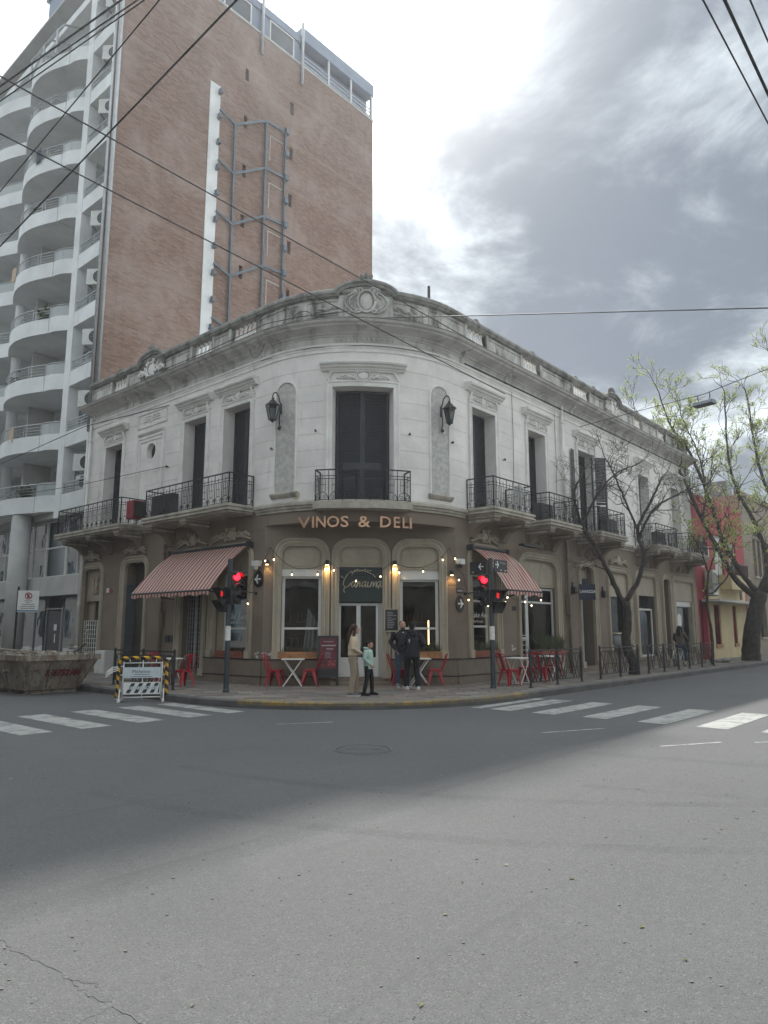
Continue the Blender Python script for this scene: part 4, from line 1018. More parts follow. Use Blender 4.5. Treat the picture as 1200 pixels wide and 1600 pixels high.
# right street
a, b_, z0, z1, rec = OPR[0]
o = surround('window_surround', FR, a, b_, .87, z1); panel(o, FR, a, b_, -.10, 3.35, z1, False); sash(o, FR, a+.05, b_-.3, -.17, .88, 3.34, rails=(1.78, 2.55), fw=.05); crest(FR, (a+b_)/2, 4.26, 1.5)
mb = MB(); mb.bx(FR, b_-.29, b_-.02, -.22, -.12, .88, 3.34); mb.build('folded_shutter', 'cream_trim', o)
mb = MB(); put_text(mb, FR, 'Take Away', a+.12, -.155, 2.05, .24, shear=.25); put_text(mb, FR, 'coffee & more', a+.14, -.155, 1.9, .11); mb.build('window_lettering', 'print_white', o, recalc=False)
mb = MB()
for j in range(9): mb.bx(FR, a+.40, a+.43, -.6, -.57, 1.15+.085*j, 1.21+.085*j)
mb.build('light_strip', 'strip_glow', o)
a, b_, z0, z1, rec = OPR[1]
o = surround('door_surround', FR, a, b_, .30, z1, .5); panel(o, FR, a, b_, -.12, 3.12, z1)
sash(o, FR, a+.02, a+.72, -.2, .32, 3.1, rails=(1.4, 2.6), fw=.08); sash(o, FR, a+.74, b_-.02, -.2, .9, 3.1, rails=(2.6,), fw=.07)
mb = MB(); mb.bx(FR, a+.74, b_, -.26, -.05, .28, .9); mb.build('stall_riser', 'tan_base', o)
mb = MB()
for j in range(6): mb.bar(FR(a+.1, -.17, .7+.16*j), FR(a+.64, -.17, .7+.16*j), .02)
mb.build('door_guard', 'white_frame', o)
mb = MB()
for x in (7.0, 7.12): mb.bx(FR, x, x+.07, 0, .03, 2.3, 2.42)
mb.build('house_number', 'print_dark', bld)
a, b_, z0, z1, rec = OPR[2]
o = surround('door_surround', FR, a, b_, .30, z1); panel(o, FR, a, b_, -.3, 3.1, z1)
mb = MB(); mb.bx(FR, a+.01, b_-.01, -.5, -.46, .3, 3.1); mb.build('door_leaf', 'dark_interior', o)
mb = MB(); mb.bx(FR, a+.02, a+.08, -.46, -.40, .3, 3.1); mb.bx(FR, b_-.08, b_-.02, -.46, -.40, .3, 3.1); mb.build('door_frame', 'steel_grey', o)
a, b_, z0, z1, rec = OPR[3]
o = surround('window_surround', FR, a, b_, .87, z1); panel(o, FR, a, b_, -.10, 3.0, z1, False); crest(FR, (a+b_)/2, 4.24, 1.8)
sash(o, FR, a+.05, b_-.05, -.22, .88, 3.0, fw=.05, m='steel_grey')
mb = MB()
for x in (-.25, .05): mb.bx(FR, (a+b_)/2-.35+x, (a+b_)/2-.2+x, -.1, -.085, 3.45, 3.62)
mb.build('vent_slot', 'print_dark', o)
a, b_, z0, z1, rec = OPR[4]
o = surround('window_surround', FR, a, b_, .5, z1); panel(o, FR, a, b_, -.10, 3.15, z1, False); sash(o, FR, a+.35, b_-.15, -.2, .52, 2.6, fw=.08)
mb = MB()
for j in range(12): mb.bar(FR(a+.3+(b_-a-.4)*j/11, -.16, 2.6), FR(a+.3+(b_-a-.4)*j/11, -.16, 3.15), .025)
mb.build('transom_bars', 'shutter_paint', o)
mb = MB(); mb.bx(FR, a+.45, a+1.25, -.34, -.30, 1.0, 2.5); pb = mb.build('window_poster', 'print_blue' if 'print_blue' in MATS else mat('print_blue', (.05, .07, .22), .5, .15, 3, 0).name, o)
mb = MB(); put_text(mb, FR, '24', a+.75, -.298, 1.55, .32, bold=.01); mb.build('poster_print', 'print_red', pb, recalc=False)
mb = MB(); mb.bx(FR, a, a+.3, -.3, -.05, .5, 3.15); mb.build('side_pier', 'cream_trim', o)
a, b_, z0, z1, rec = OPR[5]
o = surround('door_surround', FR, a, b_, .30, z1)
mb = MB(); mb.bx(FR, a+.01, b_-.01, -.5, -.46, .3, z1-.02); mb.build('door_leaf', 'dark_interior', o)
a, b_, z0, z1, rec = OPR[6]
o = surround('window_surround', FR, a, b_, .5, z1); panel(o, FR, a, b_, -.10, 3.05, z1, False); sash(o, FR, a+.5, b_-.25, -.25, .52, 2.8, mull=(a+1.0,), fw=.06, m='steel_grey')
roller(o, FR, a+.4, b_-.2, -.2, 2.82, 3.0)
mb = MB(); mb.bx(FR, a, a+.45, -.3, -.05, .5, 3.05); mb.build('side_pier', 'cream_trim', o); mb = MB(); mb.bx(FR, b_-.2, b_, -.3, -.05, .5, 3.05); mb.build('side_pier', 'cream_trim', o)
mb = MB(); n = 10
c_ = [FR(a+1.35+.32*math.cos(2*PI*k/n)*(1+.15*(k % 2)), -.275, 2.1+.36*math.sin(2*PI*k/n)) for k in range(n)]; mb.face(c_); mb.build('window_sticker', 'print_white', o, recalc=False)
# rainwater pipes
def pipe(F, s, z0, z1, m='tan_base', nm='rain_pipe', r=.055):
    mb = MB(); mb.tube([F(s, .1, z0), F(s, .1, z1)], r, 10)
    z_ = z0+.8
    while z_ < z1: mb.tube([F(s, .1, z_), F(s, .1, z_+.06)], r*1.25, 10); z_ += 1.6
    mb.build(nm, m, bld, smooth=True)
pipe(FR, 10.75, 5.3, 10.0, 'white_trim'); pipe(FR, 10.75, .15, 4.95); pipe(FL, 14.75, .2, 10.0, 'white_trim')
pipe(FL, 9.05, .15, 4.5); 
mb = MB(); mb.bx(FR, 10.62, 10.88, .02, .2, 2.2, 2.9); mb.build('pipe_casing', 'tan_base', bld)
# small wall fittings
mb = MB(); mb.bx(FL, 8.95, 9.18, .0, .12, 1.75, 2.3); mb.build('meter_box', 'tan_base', bld)
for t_ in (8.32, 8.62): mb = MB(); mb.bx(FL, t_, t_+.2, 0, .05, 1.28, 1.5); mb.build('intercom', 'print_dark', bld, bevel=.008)
mb = MB(); mb.bx(FL, 12.72, 12.86, 0, .03, 3.02, 3.18); mb.build('number_plate', 'print_white', bld)
mb = MB(); mb.lathe(FL(12.52, .015, 3.06), [(.06, 0), (.06, .02)], 12, dL, UP, -dR); mb.build('wall_disc', 'print_red', bld)
mb = MB(); mb.lathe(FA(-1.95, .005, 5.44), [(.13, 0), (.13, .015)], 16, (FA(-1.9, 0, 0)-FA(-2, 0, 0)).normalized(), UP, (FA(-1.95, 1, 0)-FA(-1.95, 0, 0)).normalized()); mb.build('survey_disc', 'gold_paint', bld)
for u, z_ in ((-2.85, 6.9), (-1.35, 7.25), (1.35, 7.2), (2.95, 7.2), (uL(9.2), 7.2), (uR(6.7), 7.2)):
    mb = MB(); mb.tube([FA(u, 0, z_), FA(u, .07, z_)], .02, 6); mb.ellF(FA, (u, .07, z_), (.03, .03, .045), 6, 4); mb.build('cable_hook', 'iron', bld)
for F, s, z_, r in ((FC, 5.45, .75, 0), (FR, 7.0, 1.1, 0), (FL, 4.2, 1.0, 0), (FC, .12, .98, 0)):   # peeled paint
    mb = MB(); rr_ = random.Random(int(s*100))
    for k in range(4):
        c = (s+rr_.uniform(-.1, .1), z_+rr_.uniform(-.08, .08)); n = 7
        mb.face([F(c[0]+math.cos(2*PI*j/n)*rr_.uniform(.03, .08), .0015+.001*k, c[1]+math.sin(2*PI*j/n)*rr_.uniform(.02, .06)) for j in range(n)])
    mb.build('peeled_paint', 'niche_stucco', bld, recalc=False)
# ------------------------------------------------------------------ things on the building
def ux(px): return -1.80+(px-465)*(3.155/176)
sg = thing('shop_lettering', 'copper coloured raised letters reading VINOS & DELI under the corner balcony', 'sign', tuple(FA(-.2, .1, 4.47)))
for ch, p0, p1 in (('V', 465, 485), ('I', 488.5, 491.5), ('N', 495, 509.5), ('O', 512, 530), ('S', 533, 544), ('&', 559, 576), ('D', 592, 608), ('E', 613, 622), ('L', 627, 636), ('I', 638.5, 641.5)):
    vs, fs = text_polys(ch, .43); xs = [v[0] for v in vs]; w_ = max(xs)-min(xs)
    mb = MB(); kx = (ux(p1)-ux(p0))/w_; G = lambda u, d, z, x0=min(xs), k_=kx, u0=ux(p0): FA(u0+(u-x0)*k_, d, z)
    put_text(mb, G, ch, 0, .07, 4.475, .43, thick=.05, bold=.006)
    mb.build('letter', 'copper', sg)
sg = thing('hanging_shop_sign', 'dark green sign over the corner door with cream script Canaima', 'sign', tuple(FC(2.77, -.05, 2.46)))
mb = MB(); mb.bx(FC, 2.11, 3.42, -.09, -.04, 2.47, 3.47); mb.build('sign_board', 'sign_green', sg, bevel=.006)
mb = MB(); T = lambda x, y: (2.20+x*1.0, -.035, 2.82+y*1.0)
strokes = [[(.30, .42), (.36, .50), (.30, .53), (.20, .46), (.10, .30), (.06, .16), (.12, .06), (.22, .10), (.29, .20)], [(.00, .40), (.03, .36), (.08, .34)], [(.10, .06), (.08, -.03), (.12, -.08)]]
def lett_a(x): return [(x+.11, .24), (x+.03, .22), (x, .12), (x+.02, .07), (x+.09, .14), (x+.125, .25), (x+.10, .10), (x+.12, .07), (x+.16, .12)]
def lett_n(x, k=2):
    p = [(x, .07), (x+.045, .24)]
    for j in range(k-1): p += [(x+.02+.08*j, .10), (x+.06+.08*j, .20), (x+.10+.08*j, .25), (x+.10+.08*j, .18), (x+.085+.08*j, .08)]
    return p+[(p[-1][0]+.05, .12)]
strokes += [lett_a(.30), lett_n(.45), lett_a(.60), [(.785, .24), (.765, .10), (.785, .07), (.82, .12)], lett_n(.84, 3), lett_a(1.03)]
strokes += [[(.30, .50), (.40, .53), (.52, .55), (.66, .55), (.80, .50), (.92, .44), (1.0, .36)], [(1.04, .08), (1.10, .03), (1.08, .12)], [(.80, .31), (.805, .315)]]
for s_ in strokes: mb.tubeF(FC, [T(*p) for p in s_], .0115, 5)
for k in range(7): mb.ellF(FC, T(.40+.075*k, .565+.02*math.sin(k*2)), (.028, .008, .016), 6, 4, rot=.5*(-1)**k)
mb.build('script_lettering', 'gold_paint', sg)
# round arrow plates
def arrow_plate(F, s, z, sgn, name, label):
    t_ = thing(name, label, 'sign', tuple(F(s, .02, z)))
    ax = (F(s+1, 0, z)-F(s, 0, z)); nn = F(s, 1, z)-F(s, 0, z)
    mb = MB(); mb.lathe(F(s, .01, z), [(.21, 0), (.21, .02), (.2, .025)], 28, ax, UP*1.12, nn); mb.build('plate', 'sign_black', t_)
    mb = MB(); k = sgn
    mb.trim(F, [(s-.12*k, z), (s+.11*k, z)], [(-.022, .037), (.022, .037), (.022, .032), (-.022, .032)]); 
    pth = [(s+.01*k, z+.125), (s+.05*k, z+.05), (s+.125*k, z), (s+.05*k, z-.05), (s+.01*k, z-.125)]
    mb.trim(F, pth, [(-.026, .040), (.026, .040), (.026, .034), (-.026, .034)]); mb.build('arrow', 'print_white', t_)
arrow_plate(FL, 4.14, 3.12, 1, 'direction_sign', 'round black plate with a white arrow pointing left beside the left awning')
arrow_plate(FR, 4.07, 2.43, 1, 'direction_sign', 'round black plate with a white arrow pointing right beside the right traffic light')
t_ = thing('street_name_plate', 'small dark name plate with pale unreadable letters above the right pointing arrow plate', 'sign', tuple(FR(4.06, .02, 2.8)))
mb = MB(); mb.bx(FR, 3.93, 4.22, .005, .02, 2.74, 2.87); mb.build('plate', 'sign_black', t_)
mb = MB()
for k in range(6): mb.bx(FR, 3.95+.043*k, 3.985+.043*k, .02, .023, 2.775, 2.84)
mb.build('lettering', 'print_grey', t_)
# awnings
def awning(F, a, b_, zb, a2, b2, zf, dep, m_, label, arc=.10):
    t_ = thing('awning', label, 'awning', tuple(F((a+b_)/2, .1, zf)))
    mb = MB(); n = 10; rows = []
    for k in range(n+1):
        f_ = k/n; d = .12+(dep-.12)*f_; z_ = zb+(zf-zb)*f_+arc*math.sin(PI*f_)
        rows.append((a+(a2-a)*f_, b_+(b2-b_)*f_, d, z_))
    NC = 48; ph = a*3.1
    def cp(i, j):
        r_ = rows[i]; q = j/NC; f_ = i/n; wv = math.sin(PI*f_)
        return F(r_[0]+(r_[1]-r_[0])*q, r_[2]+.004*math.sin(31*q+ph), r_[3]+wv*(.011*math.sin(23*q+ph+2*f_)+.007*math.sin(57*q-3*f_))-.035*wv*math.sin(PI*q)**.5)
    ids = [[mb.av(cp(i, j)) for j in range(NC+1)] for i in range(n+1)]
    for i in range(n):
        for j in range(NC): mb.idx([ids[i][j], ids[i][j+1], ids[i+1][j+1], ids[i+1][j]])
    mb.build('canopy', m_, t_, recalc=False, smooth=True)
    mb = MB(); N = 44
    for k in range(N):
        p, q = a2+(b2-a2)*k/N, a2+(b2-a2)*(k+1)/N; wv = lambda x: .14+.025*math.cos(x*9.5); wd = lambda x: dep+.012*math.sin(x*14)
        mb.face([F(p, dep+.01, zf-.02), F(q, dep+.01, zf-.02), F(q, wd(q)+.01, zf-wv(q)), F(p, wd(p)+.01, zf-wv(p))])
    mb.build('valance', m_, t_, recalc=False)
    mb = MB(); mb.tube([F(a2-.03, dep, zf-.01), F(b2+.03, dep, zf-.01)], .028, 8); mb.build('front_bar', 'shutter_paint', t_)
    mb = MB(); mb.tube([F(a-.05, .12, zb+.03), F(b_+.05, .12, zb+.03)], .05, 8)
    for x in (a-.08, b_+.08): mb.bx(F, x-.04, x+.04, 0, .22, zb-.06, zb+.1)
    mb.build('roller', 'shutter_paint', t_)
    for x, y in ((a2+.12, a+.12), (b2-.12, b_-.12)):
        mb = MB(); mb.tube([F(y, .05, zf-.15), F((x+y)/2+.25*(1 if x > (a2+b2)/2 else -1)*-1, dep*.5, zf-.08), F(x, dep-.03, zf-.03)], .02, 6); mb.build('folding_arm', 'iron', t_)
awning(FL, 4.55, 8.5, 4.13, 4.66, 8.8, 2.79, 1.32, 'awning_cloth_left', 'long faded red and cream striped awning on the left of the corner')
awning(FR, 4.62, 6.45, 4.1, 4.75, 6.75, 2.83, 1.22, 'awning_cloth_right', 'short faded red and cream striped awning behind the right traffic light', .16)
# wall lanterns
def lantern(u, sgn, label, broken):
    t_ = thing('wall_lantern', label, 'lantern', tuple(FA(u, .02, 7.5)), group='iron lanterns on the corner niches')
    cd = .36; F = lambda a, d, z: FA(u+a, d, z)
    mb = MB(); cr = [(0, .03, 7.5)]+[(0, .03+.04*math.sin(k*.6), 7.5+.1*k) for k in range(1, 8)]+[(0, .06, 8.25), (0, .12, 8.42), (0, .22, 8.5), (0, .32, 8.46), (0, .37, 8.36), (0, .36, 8.28)]
    mb.tubeF(F, cr, .02, 6); mb.ellF(F, (0, .07, 7.46), (.035, .05, .05), 8, 5); mb.tubeF(F, spiral(0, .06, 7.46, .07, .02, 0, 1.2, 8), .014)
    mb.bx(F, -.05, .05, 0, .03, 7.9, 8.2); mb.build('bracket', 'iron', t_)
    c = F(0, cd, 7.65); ax = (F(1, cd, 0)-F(0, cd, 0)).normalized(); ay = (F(0, cd+1, 0)-F(0, cd, 0)).normalized()
    mb = MB(); n = 6; P = lambda k, r, z: c+ax*(math.cos(2*PI*k/n+.3)*r)+ay*(math.sin(2*PI*k/n+.3)*r)+UP*z
    for k in range(n):
        mb.bar(P(k, .10, 0), P(k, .19, .42), .022); mb.bar(P(k, .10, 0), P(k+1, .10, 0), .03); mb.bar(P(k, .19, .42), P(k+1, .19, .42), .03)
    mb.lathe(c+UP*.43, [(.205, 0), (.13, .07), (.10, .09), (.10, .12), (.06, .15), (.035, .17), (.045, .2), (.02, .24)], 12); mb.lathe(c-UP*.09, [(.015, 0), (.03, .02), (.05, .05), (.10, .085)], 10)
    mb.build('cage', 'iron', t_)
    for k in range(n):
        mb = MB(); q = [P(k, .098, .02), P(k+1, .098, .02), P(k+1, .186, .41), P(k, .186, .41)]
        if broken and k == 0:
            R_ = Matrix.Rotation(-.9, 3, 'Z'); o_ = q[1]; q = [o_+R_@(x-o_) for x in q]
            for x, y in zip(q, q[1:]+q[:1]): mb.bar(x, y, .018)
            mb.build('open_pane_frame', 'iron', t_); continue
        mb.face(q); mb.build('pane', 'tower_glass', t_, recalc=False)
lantern(-2.55, -1, 'black iron wall lantern with one glass pane hanging open, left of the central balcony', True)
lantern(2.50, 1, 'black iron wall lantern with all its panes closed, right of the central balcony', False)
# small spot lights washing the piers
def spot(F, s, z, label, power, dz=-1):
    t_ = thing('wall_spotlight', label, 'lamp', tuple(F(s, .0, z)))
    mb = MB(); mb.tube([F(s, 0, z+.03), F(s, .10, z+.03)], .025, 8); mb.tube([F(s, .13, z+.07), F(s, .13, z-.06)], .055, 12); mb.build('housing', 'iron', t_)
    mb = MB(); mb.lathe(F(s, .13, z-.062), [(.042, 0), (.042, .004)], 12); mb.build('lens', 'warm_glow', t_)
    l_ = bpy.data.lights.new('spot', 'SPOT'); l_.energy = power; l_.color = (1, .58, .20); l_.spot_size = math.radians(95); l_.spot_blend = .6; l_.shadow_soft_size = .03
    lo = bpy.data.objects.new('spot_beam', l_); COL.objects.link(lo); lo.location = F(s, .135, z-.09); lo.parent = t_; lo.matrix_parent_inverse = TINV[t_.name]
    lo.rotation_euler = ((F(s, 0, 0)-F(s, .35, 1))).to_track_quat('-Z', 'Y').to_euler()
spot(FC, 1.80, 3.58, 'black wall spotlight glowing between the left window and the door', 9)
spot(FC, 3.75, 3.58, 'black wall spotlight glowing between the door and the right window', 9)
spot(FC, .09, 3.58, 'black wall spotlight left of the left corner window', 1.3); spot(FC, 5.40, 3.30, 'black wall spotlight right of the right corner window', 2.4)
for F, s, z_, lab in ((FR, 10.95+.25, 3.1, 'small dark wall lamp box beside the hanging blue sign'), (FR, 13.75, 3.05, 'small dark wall lamp box left of the pot plant window')):
    t_ = thing('wall_lamp', lab, 'lamp', tuple(F(s, 0, z_)))
    mb = MB(); mb.bx(F, s-.09, s+.09, .0, .16, z_-.13, z_+.13); mb.build('housing', 'sign_black', t_, bevel=.01)
    mb = MB(); mb.bx(F, s-.02, s+.02, .0, .05, z_+.13, z_+.3); mb.build('bracket', 'iron', t_)
# cctv cameras
for F, s, z_, lab in ((FL, 4.12, 3.5, 'white security camera above the left arrow plate'), (FR, 3.97, 3.58, 'white security camera right of the right corner spotlight')):
    t_ = thing('security_camera', lab, 'camera', tuple(F(s, 0, z_)))
    mb = MB(); mb.bx(F, s-.12, s+.12, .02, .22, z_-.02, z_+.14); mb.build('junction_box', 'ac_white', t_, bevel=.01)
    mb = MB(); mb.ellF(F, (s, .14, z_-.06), (.07, .07, .07), 10, 6); mb.build('camera_dome', 'ac_white' if F is FL else 'lens_dark', t_, smooth=True)
# string of bulbs over the shop front
t_ = thing('string_lights', 'string of small warm bulbs draped over the corner shop front', 'string lights', tuple(FC(2.8, .15, 3)))
hooks = [FL(4.6, .15, 2.75), FL(4.18, .2, 3.2), FC(.17, .12, 4.02), FC(.9, .16, 3.42), FC(1.85, .14, 3.62), FC(2.8, .17, 3.2), FC(3.68, .14, 3.62), FC(4.6, .16, 3.48), FC(5.34, .12, 4.03), FR(4.02, .2, 3.25), FR(4.32, .16, 2.7)]
mb = MB()
for p, q in zip(hooks, hooks[1:]):
    L = (q-p).length; mb.tube([p.lerp(q, k/8)-UP*(.10*L*(1-(2*k/8-1)**2)) for k in range(9)], .008, 5, cap=False)
hr = [FR(4.32, .16, 2.72), FR(5.0, 1.15, 2.62), FR(5.9, 1.2, 2.62), FR(6.75, 1.22, 2.75)]
for p, q in zip(hr, hr[1:]): mb.tube([p.lerp(q, k/6)-UP*(.08*(1-(2*k/6-1)**2)) for k in range(7)], .008, 5, cap=False)
mb.build('cord', 'iron', t_)
for p in [FL(4.42, .16, 2.42), FC(.04, .16, 3.62), FC(.28, .15, 3.66), FC(.8, .17, 3.23), FC(1.53, .17, 3.24), FC(1.99, .16, 3.36), FC(2.63, .17, 3.06), FC(3.33, .17, 3.19), FC(3.87, .16, 3.3), FC(4.56, .17, 3.34), FC(5.14, .15, 3.68), FC(5.5, .15, 3.72), FC(5.6, .16, 3.1), FR(4.31, .16, 2.54),
          FR(4.2, .9, 2.36), FR(4.65, 1.2, 2.46), FR(4.76, 1.2, 2.6), FR(5.75, 1.2, 2.5), FR(6.12, 1.2, 2.4), FR(6.7, 1.2, 2.58)]:
    mb = MB(); mb.ell(p, (.020, 0, 0), (0, .020, 0), (0, 0, .026), 8, 6); o = mb.build('bulb', 'bulb_glow', t_, smooth=True)
    mb = MB(); mb.tube([p+UP*.025, p+UP*.10], .014, 6); mb.build('socket', 'iron', o)
# hook-on arms either side
for F, s, z_ in ((FL, 4.25, 2.72), (FR, 4.35, 2.73)):
    t_ = thing('awning_bracket', 'thin iron arm reaching out from the wall by the %s awning' % ('left' if F is FL else 'right'), 'bracket', tuple(F(s, 0, z_)))
    mb = MB(); mb.tube([F(s, 0, z_), F(s+.1, .5, z_+.06), F(s+.35, 1.15, z_+.05)], .017, 6); mb.lathe(F(s, 0, z_), [(.05, 0), (.05, .03)], 8, F(s+1, 0, 0)-F(s, 0, 0), UP, F(s, 1, 0)-F(s, 0, 0)); mb.build('arm', 'iron', t_)
# menu board by the door, dark blue projecting sign
t_ = thing('menu_board', 'small framed chalk menu board right of the corner door', 'menu board', tuple(FC(3.65, .06, 1.66)))
mb = MB(); mb.trim(FC, [(3.47, 1.66), (3.47, 2.25), (3.83, 2.25), (3.83, 1.66), (3.47, 1.66)], [(-.0, .08), (-.0, .12), (.035, .12), (.035, .08)]); mb.build('frame', 'cream_trim', t_)
mb = MB(); mb.bx(FC, 3.47, 3.83, .085, .095, 1.66, 2.25); mb.build('slate', 'sign_black', t_)
mb = MB()
for k in range(10): mb.bx(FC, 3.52, 3.52+.1+.13*random.random()+.03*(k % 3), .095, .098, 2.17-.048*k, 2.183-.048*k)
mb.build('chalk_lines', 'print_grey', t_)
t_ = thing('projecting_sign', 'square dark blue sign with pale lettering on an iron arm by the narrow doorway', 'sign', tuple(FR(10.9, .6, 2.75)))
G = frame_at(FR(11.15, .62, 0), dC, nC)
mb = MB(); mb.bx(G, -.29, .29, -.03, .03, 2.74, 3.30); mb.bx(G, -.18, .03, -.029, .029, 3.302, 3.5); mb.build('sign_board', 'sign_blue' if 'sign_blue' in MATS else mat('sign_blue', (.008, .015, .045), .4, .1, 3, 0).name, t_, bevel=.006)
mb = MB(); put_text(mb, G, 'LAVAZZA', 0, .031, 2.99, .135, thick=.002, align='CENTER', bold=.004); mb.build('lettering', 'print_white', t_, recalc=False)
mb = MB(); mb.tube([FR(10.95, 0, 3.02), FR(11.05, .4, 3.02)], .018, 6); mb.build('arm', 'iron', t_)
mb = MB(); mb.bx(FR, 7.0, 8.0, .3, .5, 4.36, 4.42); mb.tube([FR(7.5, .4, 4.42), FR(7.5, .4, 4.75)], .015, 5)
t_ = thing('sign_bracket', 'thin dark bar hanging under the second right balcony', 'bracket', tuple(FR(7.5, .4, 4.36))); mb.build('bar', 'iron', t_)
# planters
def grass_blades(mb, F, s0, s1, d0, d1, z, n, h, lean, rnd):
    for k in range(n):
        s = rnd.uniform(s0, s1); d = rnd.uniform(d0, d1); hh = h*rnd.uniform(.5, 1.1); a = rnd.uniform(0, 2*PI); L = lean*rnd.uniform(.3, 1)
        w_ = .010*rnd.uniform(.7, 1.6); p = [F(s+math.cos(a)*L*t_*t_, d+math.sin(a)*L*t_*t_*.6, z+hh*(t_-.25*t_*t_*L/ max(lean, .01))) for t_ in (0, .4, .75, 1)]
        sd = V((math.cos(a+1.6), math.sin(a+1.6), 0))
        for i in range(3):
            w0, w1 = w_*(1-i*.25), w_*(1-(i+1)*.30)
            mb.face([p[i]-sd*w0, p[i]+sd*w0, p[i+1]+sd*max(w1, .001), p[i+1]-sd*max(w1, .001)])
def planter(F, a, b_, d0, d1, z0, h, label, m_, ph, n, lean=.12, seed=1):
    t_ = thing('planter_box', label, 'planter', tuple(F((a+b_)/2, (d0+d1)/2, z0)))
    for k in range(2):
        mb = MB(); mb.bx(F, a, b_, d1-.02, d1, z0+h/2*k+.003, z0+h/2*(k+1)-.003); mb.build('plank', m_, t_)
    mb = MB(); mb.bx(F, a, a+.02, d0, d1-.021, z0, z0+h); mb.bx(F, b_-.02, b_, d0, d1-.021, z0, z0+h); mb.bx(F, a+.02, b_-.02, d0, d1-.021, z0, z0+h-.03); mb.build('box', m_, t_)
    mb = MB(); grass_blades(mb, F, a+.04, b_-.04, d0+.03, d1-.03, z0+h-.04, n, ph, lean, random.Random(seed)); mb.build('foliage', 'plant_leaf', t_, recalc=False)
planter(FC, .45, 1.70, -.13, .10, .875, .20, 'orange wooden planter with sparse grass under the left corner window', 'wood_box', .20, 60, seed=1)
planter(FC, 3.85, 5.10, -.13, .10, .875, .20, 'orange wooden planter with leafy grass under the right corner window', 'wood_box', .34, 260, .2, seed=2)
planter(FL, 4.70, 6.0, -.15, .10, .875, .2, 'reddish wooden planter under the window by the left traffic light', 'red_wood', .08, 30, seed=3)
planter(FR, 4.72, 6.1, -.15, .10, .875, .2, 'reddish wooden planter with low grass behind the right traffic light', 'red_wood', .34, 190, .15, seed=4)
planter(FR, 8.3, 10.05, -.04, .3, .80, .24, 'reddish wooden planter with long arching grass in the wide right window', 'red_wood', .62, 420, .5, seed=5)
planter(FR, 15.0, 16.2, -.1, .15, .80, .2, 'small orange planter box beside the round pot in the shop window', 'wood_box', .1, 20, seed=6)
t_ = thing('plant_pot', 'round grey pot standing in the shop window behind the forked tree', 'pot', tuple(FR(14.85, .05, .87)))
mb = MB(); mb.lathe(FR(14.85, .02, .87), [(.2, 0), (.32, .1), (.38, .3), (.33, .5), (.24, .62), (.28, .66)], 16); mb.build('body', 'terracotta', t_, smooth=True)
mb = MB(); mb.lathe(FR(14.85, .02, 1.5), [(.29, 0), (.31, .03), (.29, .06)], 16); mb.build('rim', 'gold_paint', t_)
# air conditioners
def ac_unit(loc, xd, nd, label, m_='ac_white', w_=.8, h_=.56, dp=.28, group='air conditioner units', fan=True):
    t_ = thing('air_conditioner', label, 'air conditioner', tuple(loc), group=group); G = frame_at(loc, xd, nd)
    mb = MB(); mb.bx(G, -w_/2, w_/2, -dp/2, dp/2, 0, h_); mb.build('casing', m_, t_, bevel=.015)
    if not fan:
        if m_ == 'ac_red': mb = MB(); mb.bx(G, -w_*.45, w_*.45, dp/2+.008, dp/2+.02, .04, h_-.04); mb.build('dark_cover', 'lens_dark', t_)
        for sd in (-1, 1):
            mb = MB(); n = int(h_/.05); [mb.bx(G, -w_*.42, w_*.42, sd*dp/2-.006, sd*dp/2+.006, .05+.05*k, .075+.05*k) for k in range(n-1)]; mb.build('louvres', m_ if m_ != 'ac_dark' else 'lens_dark', t_)
        return t_
    mb = MB(); c = G(-.1*w_, dp/2+.004, h_/2); r_ = h_*.40
    for rr_ in (r_, r_*.72, r_*.44, r_*.18): mb.ring(c, V(xd).normalized(), UP, rr_, .006, 18, 4)
    for k in range(4): a = PI*k/4; mb.bar(c-V(xd).normalized()*math.cos(a)*r_-UP*math.sin(a)*r_, c+V(xd).normalized()*math.cos(a)*r_+UP*math.sin(a)*r_, .007)
    mb.build('fan_guard', 'ac_white' if m_ != 'ac_white' else 'grey_metal', t_)
    mb = MB(); mb.lathe(G(-.1*w_, dp/2+.001, h_/2), [(r_, 0), (r_, .002)], 18, V(xd).normalized(), UP, V(nd).normalized()); mb.build('fan_opening', 'lens_dark', t_)
    for x in (-w_*.38, w_*.38): mb = MB(); mb.bx(G, x-.03, x+.03, -dp*.6, dp*.6, -.05, 0); mb.build('foot', 'grey_metal', t_)
    return t_
ac_unit(FL(10.2, .55, 5.42), dR, -dL, 'red air conditioner hanging between the two left balconies', 'ac_red', .45, .62, .45, fan=False)
ac_unit(FL(8.3, .6, 5.33), dL, -dR, 'dark air conditioner at the left end of the long left balcony', 'ac_dark', 1.1, .68, .3, fan=False)
t2 = ac_unit(FR(6.86, .55, 5.30), dR, -dL, 'tall white air conditioner at the right end of the first right balcony', 'ac_white', .5, .95, .3, fan=False)
ac_unit(FR(8.35, .5, 5.32), dR, -dL, 'dark air conditioner at the near end of the second right balcony', 'ac_dark', .8, .55, .3, fan=False)
ac_unit(FR(13.4, .55, 5.32), dR, -dL, 'dark air conditioner on the balcony with open shutters', 'ac_dark', .9, .6, .3, fan=False)
ac_unit(FR(18.5, .6, 5.32), dR, -dL, 'dark air conditioner on the balcony behind the bare tree', 'ac_dark', .9, .6, .3, fan=False)
ac_unit(FR(15.0, -.7, 2.1), dR, -dL, 'white air conditioner seen inside the shop window', 'ac_white', .8, .55, .3)

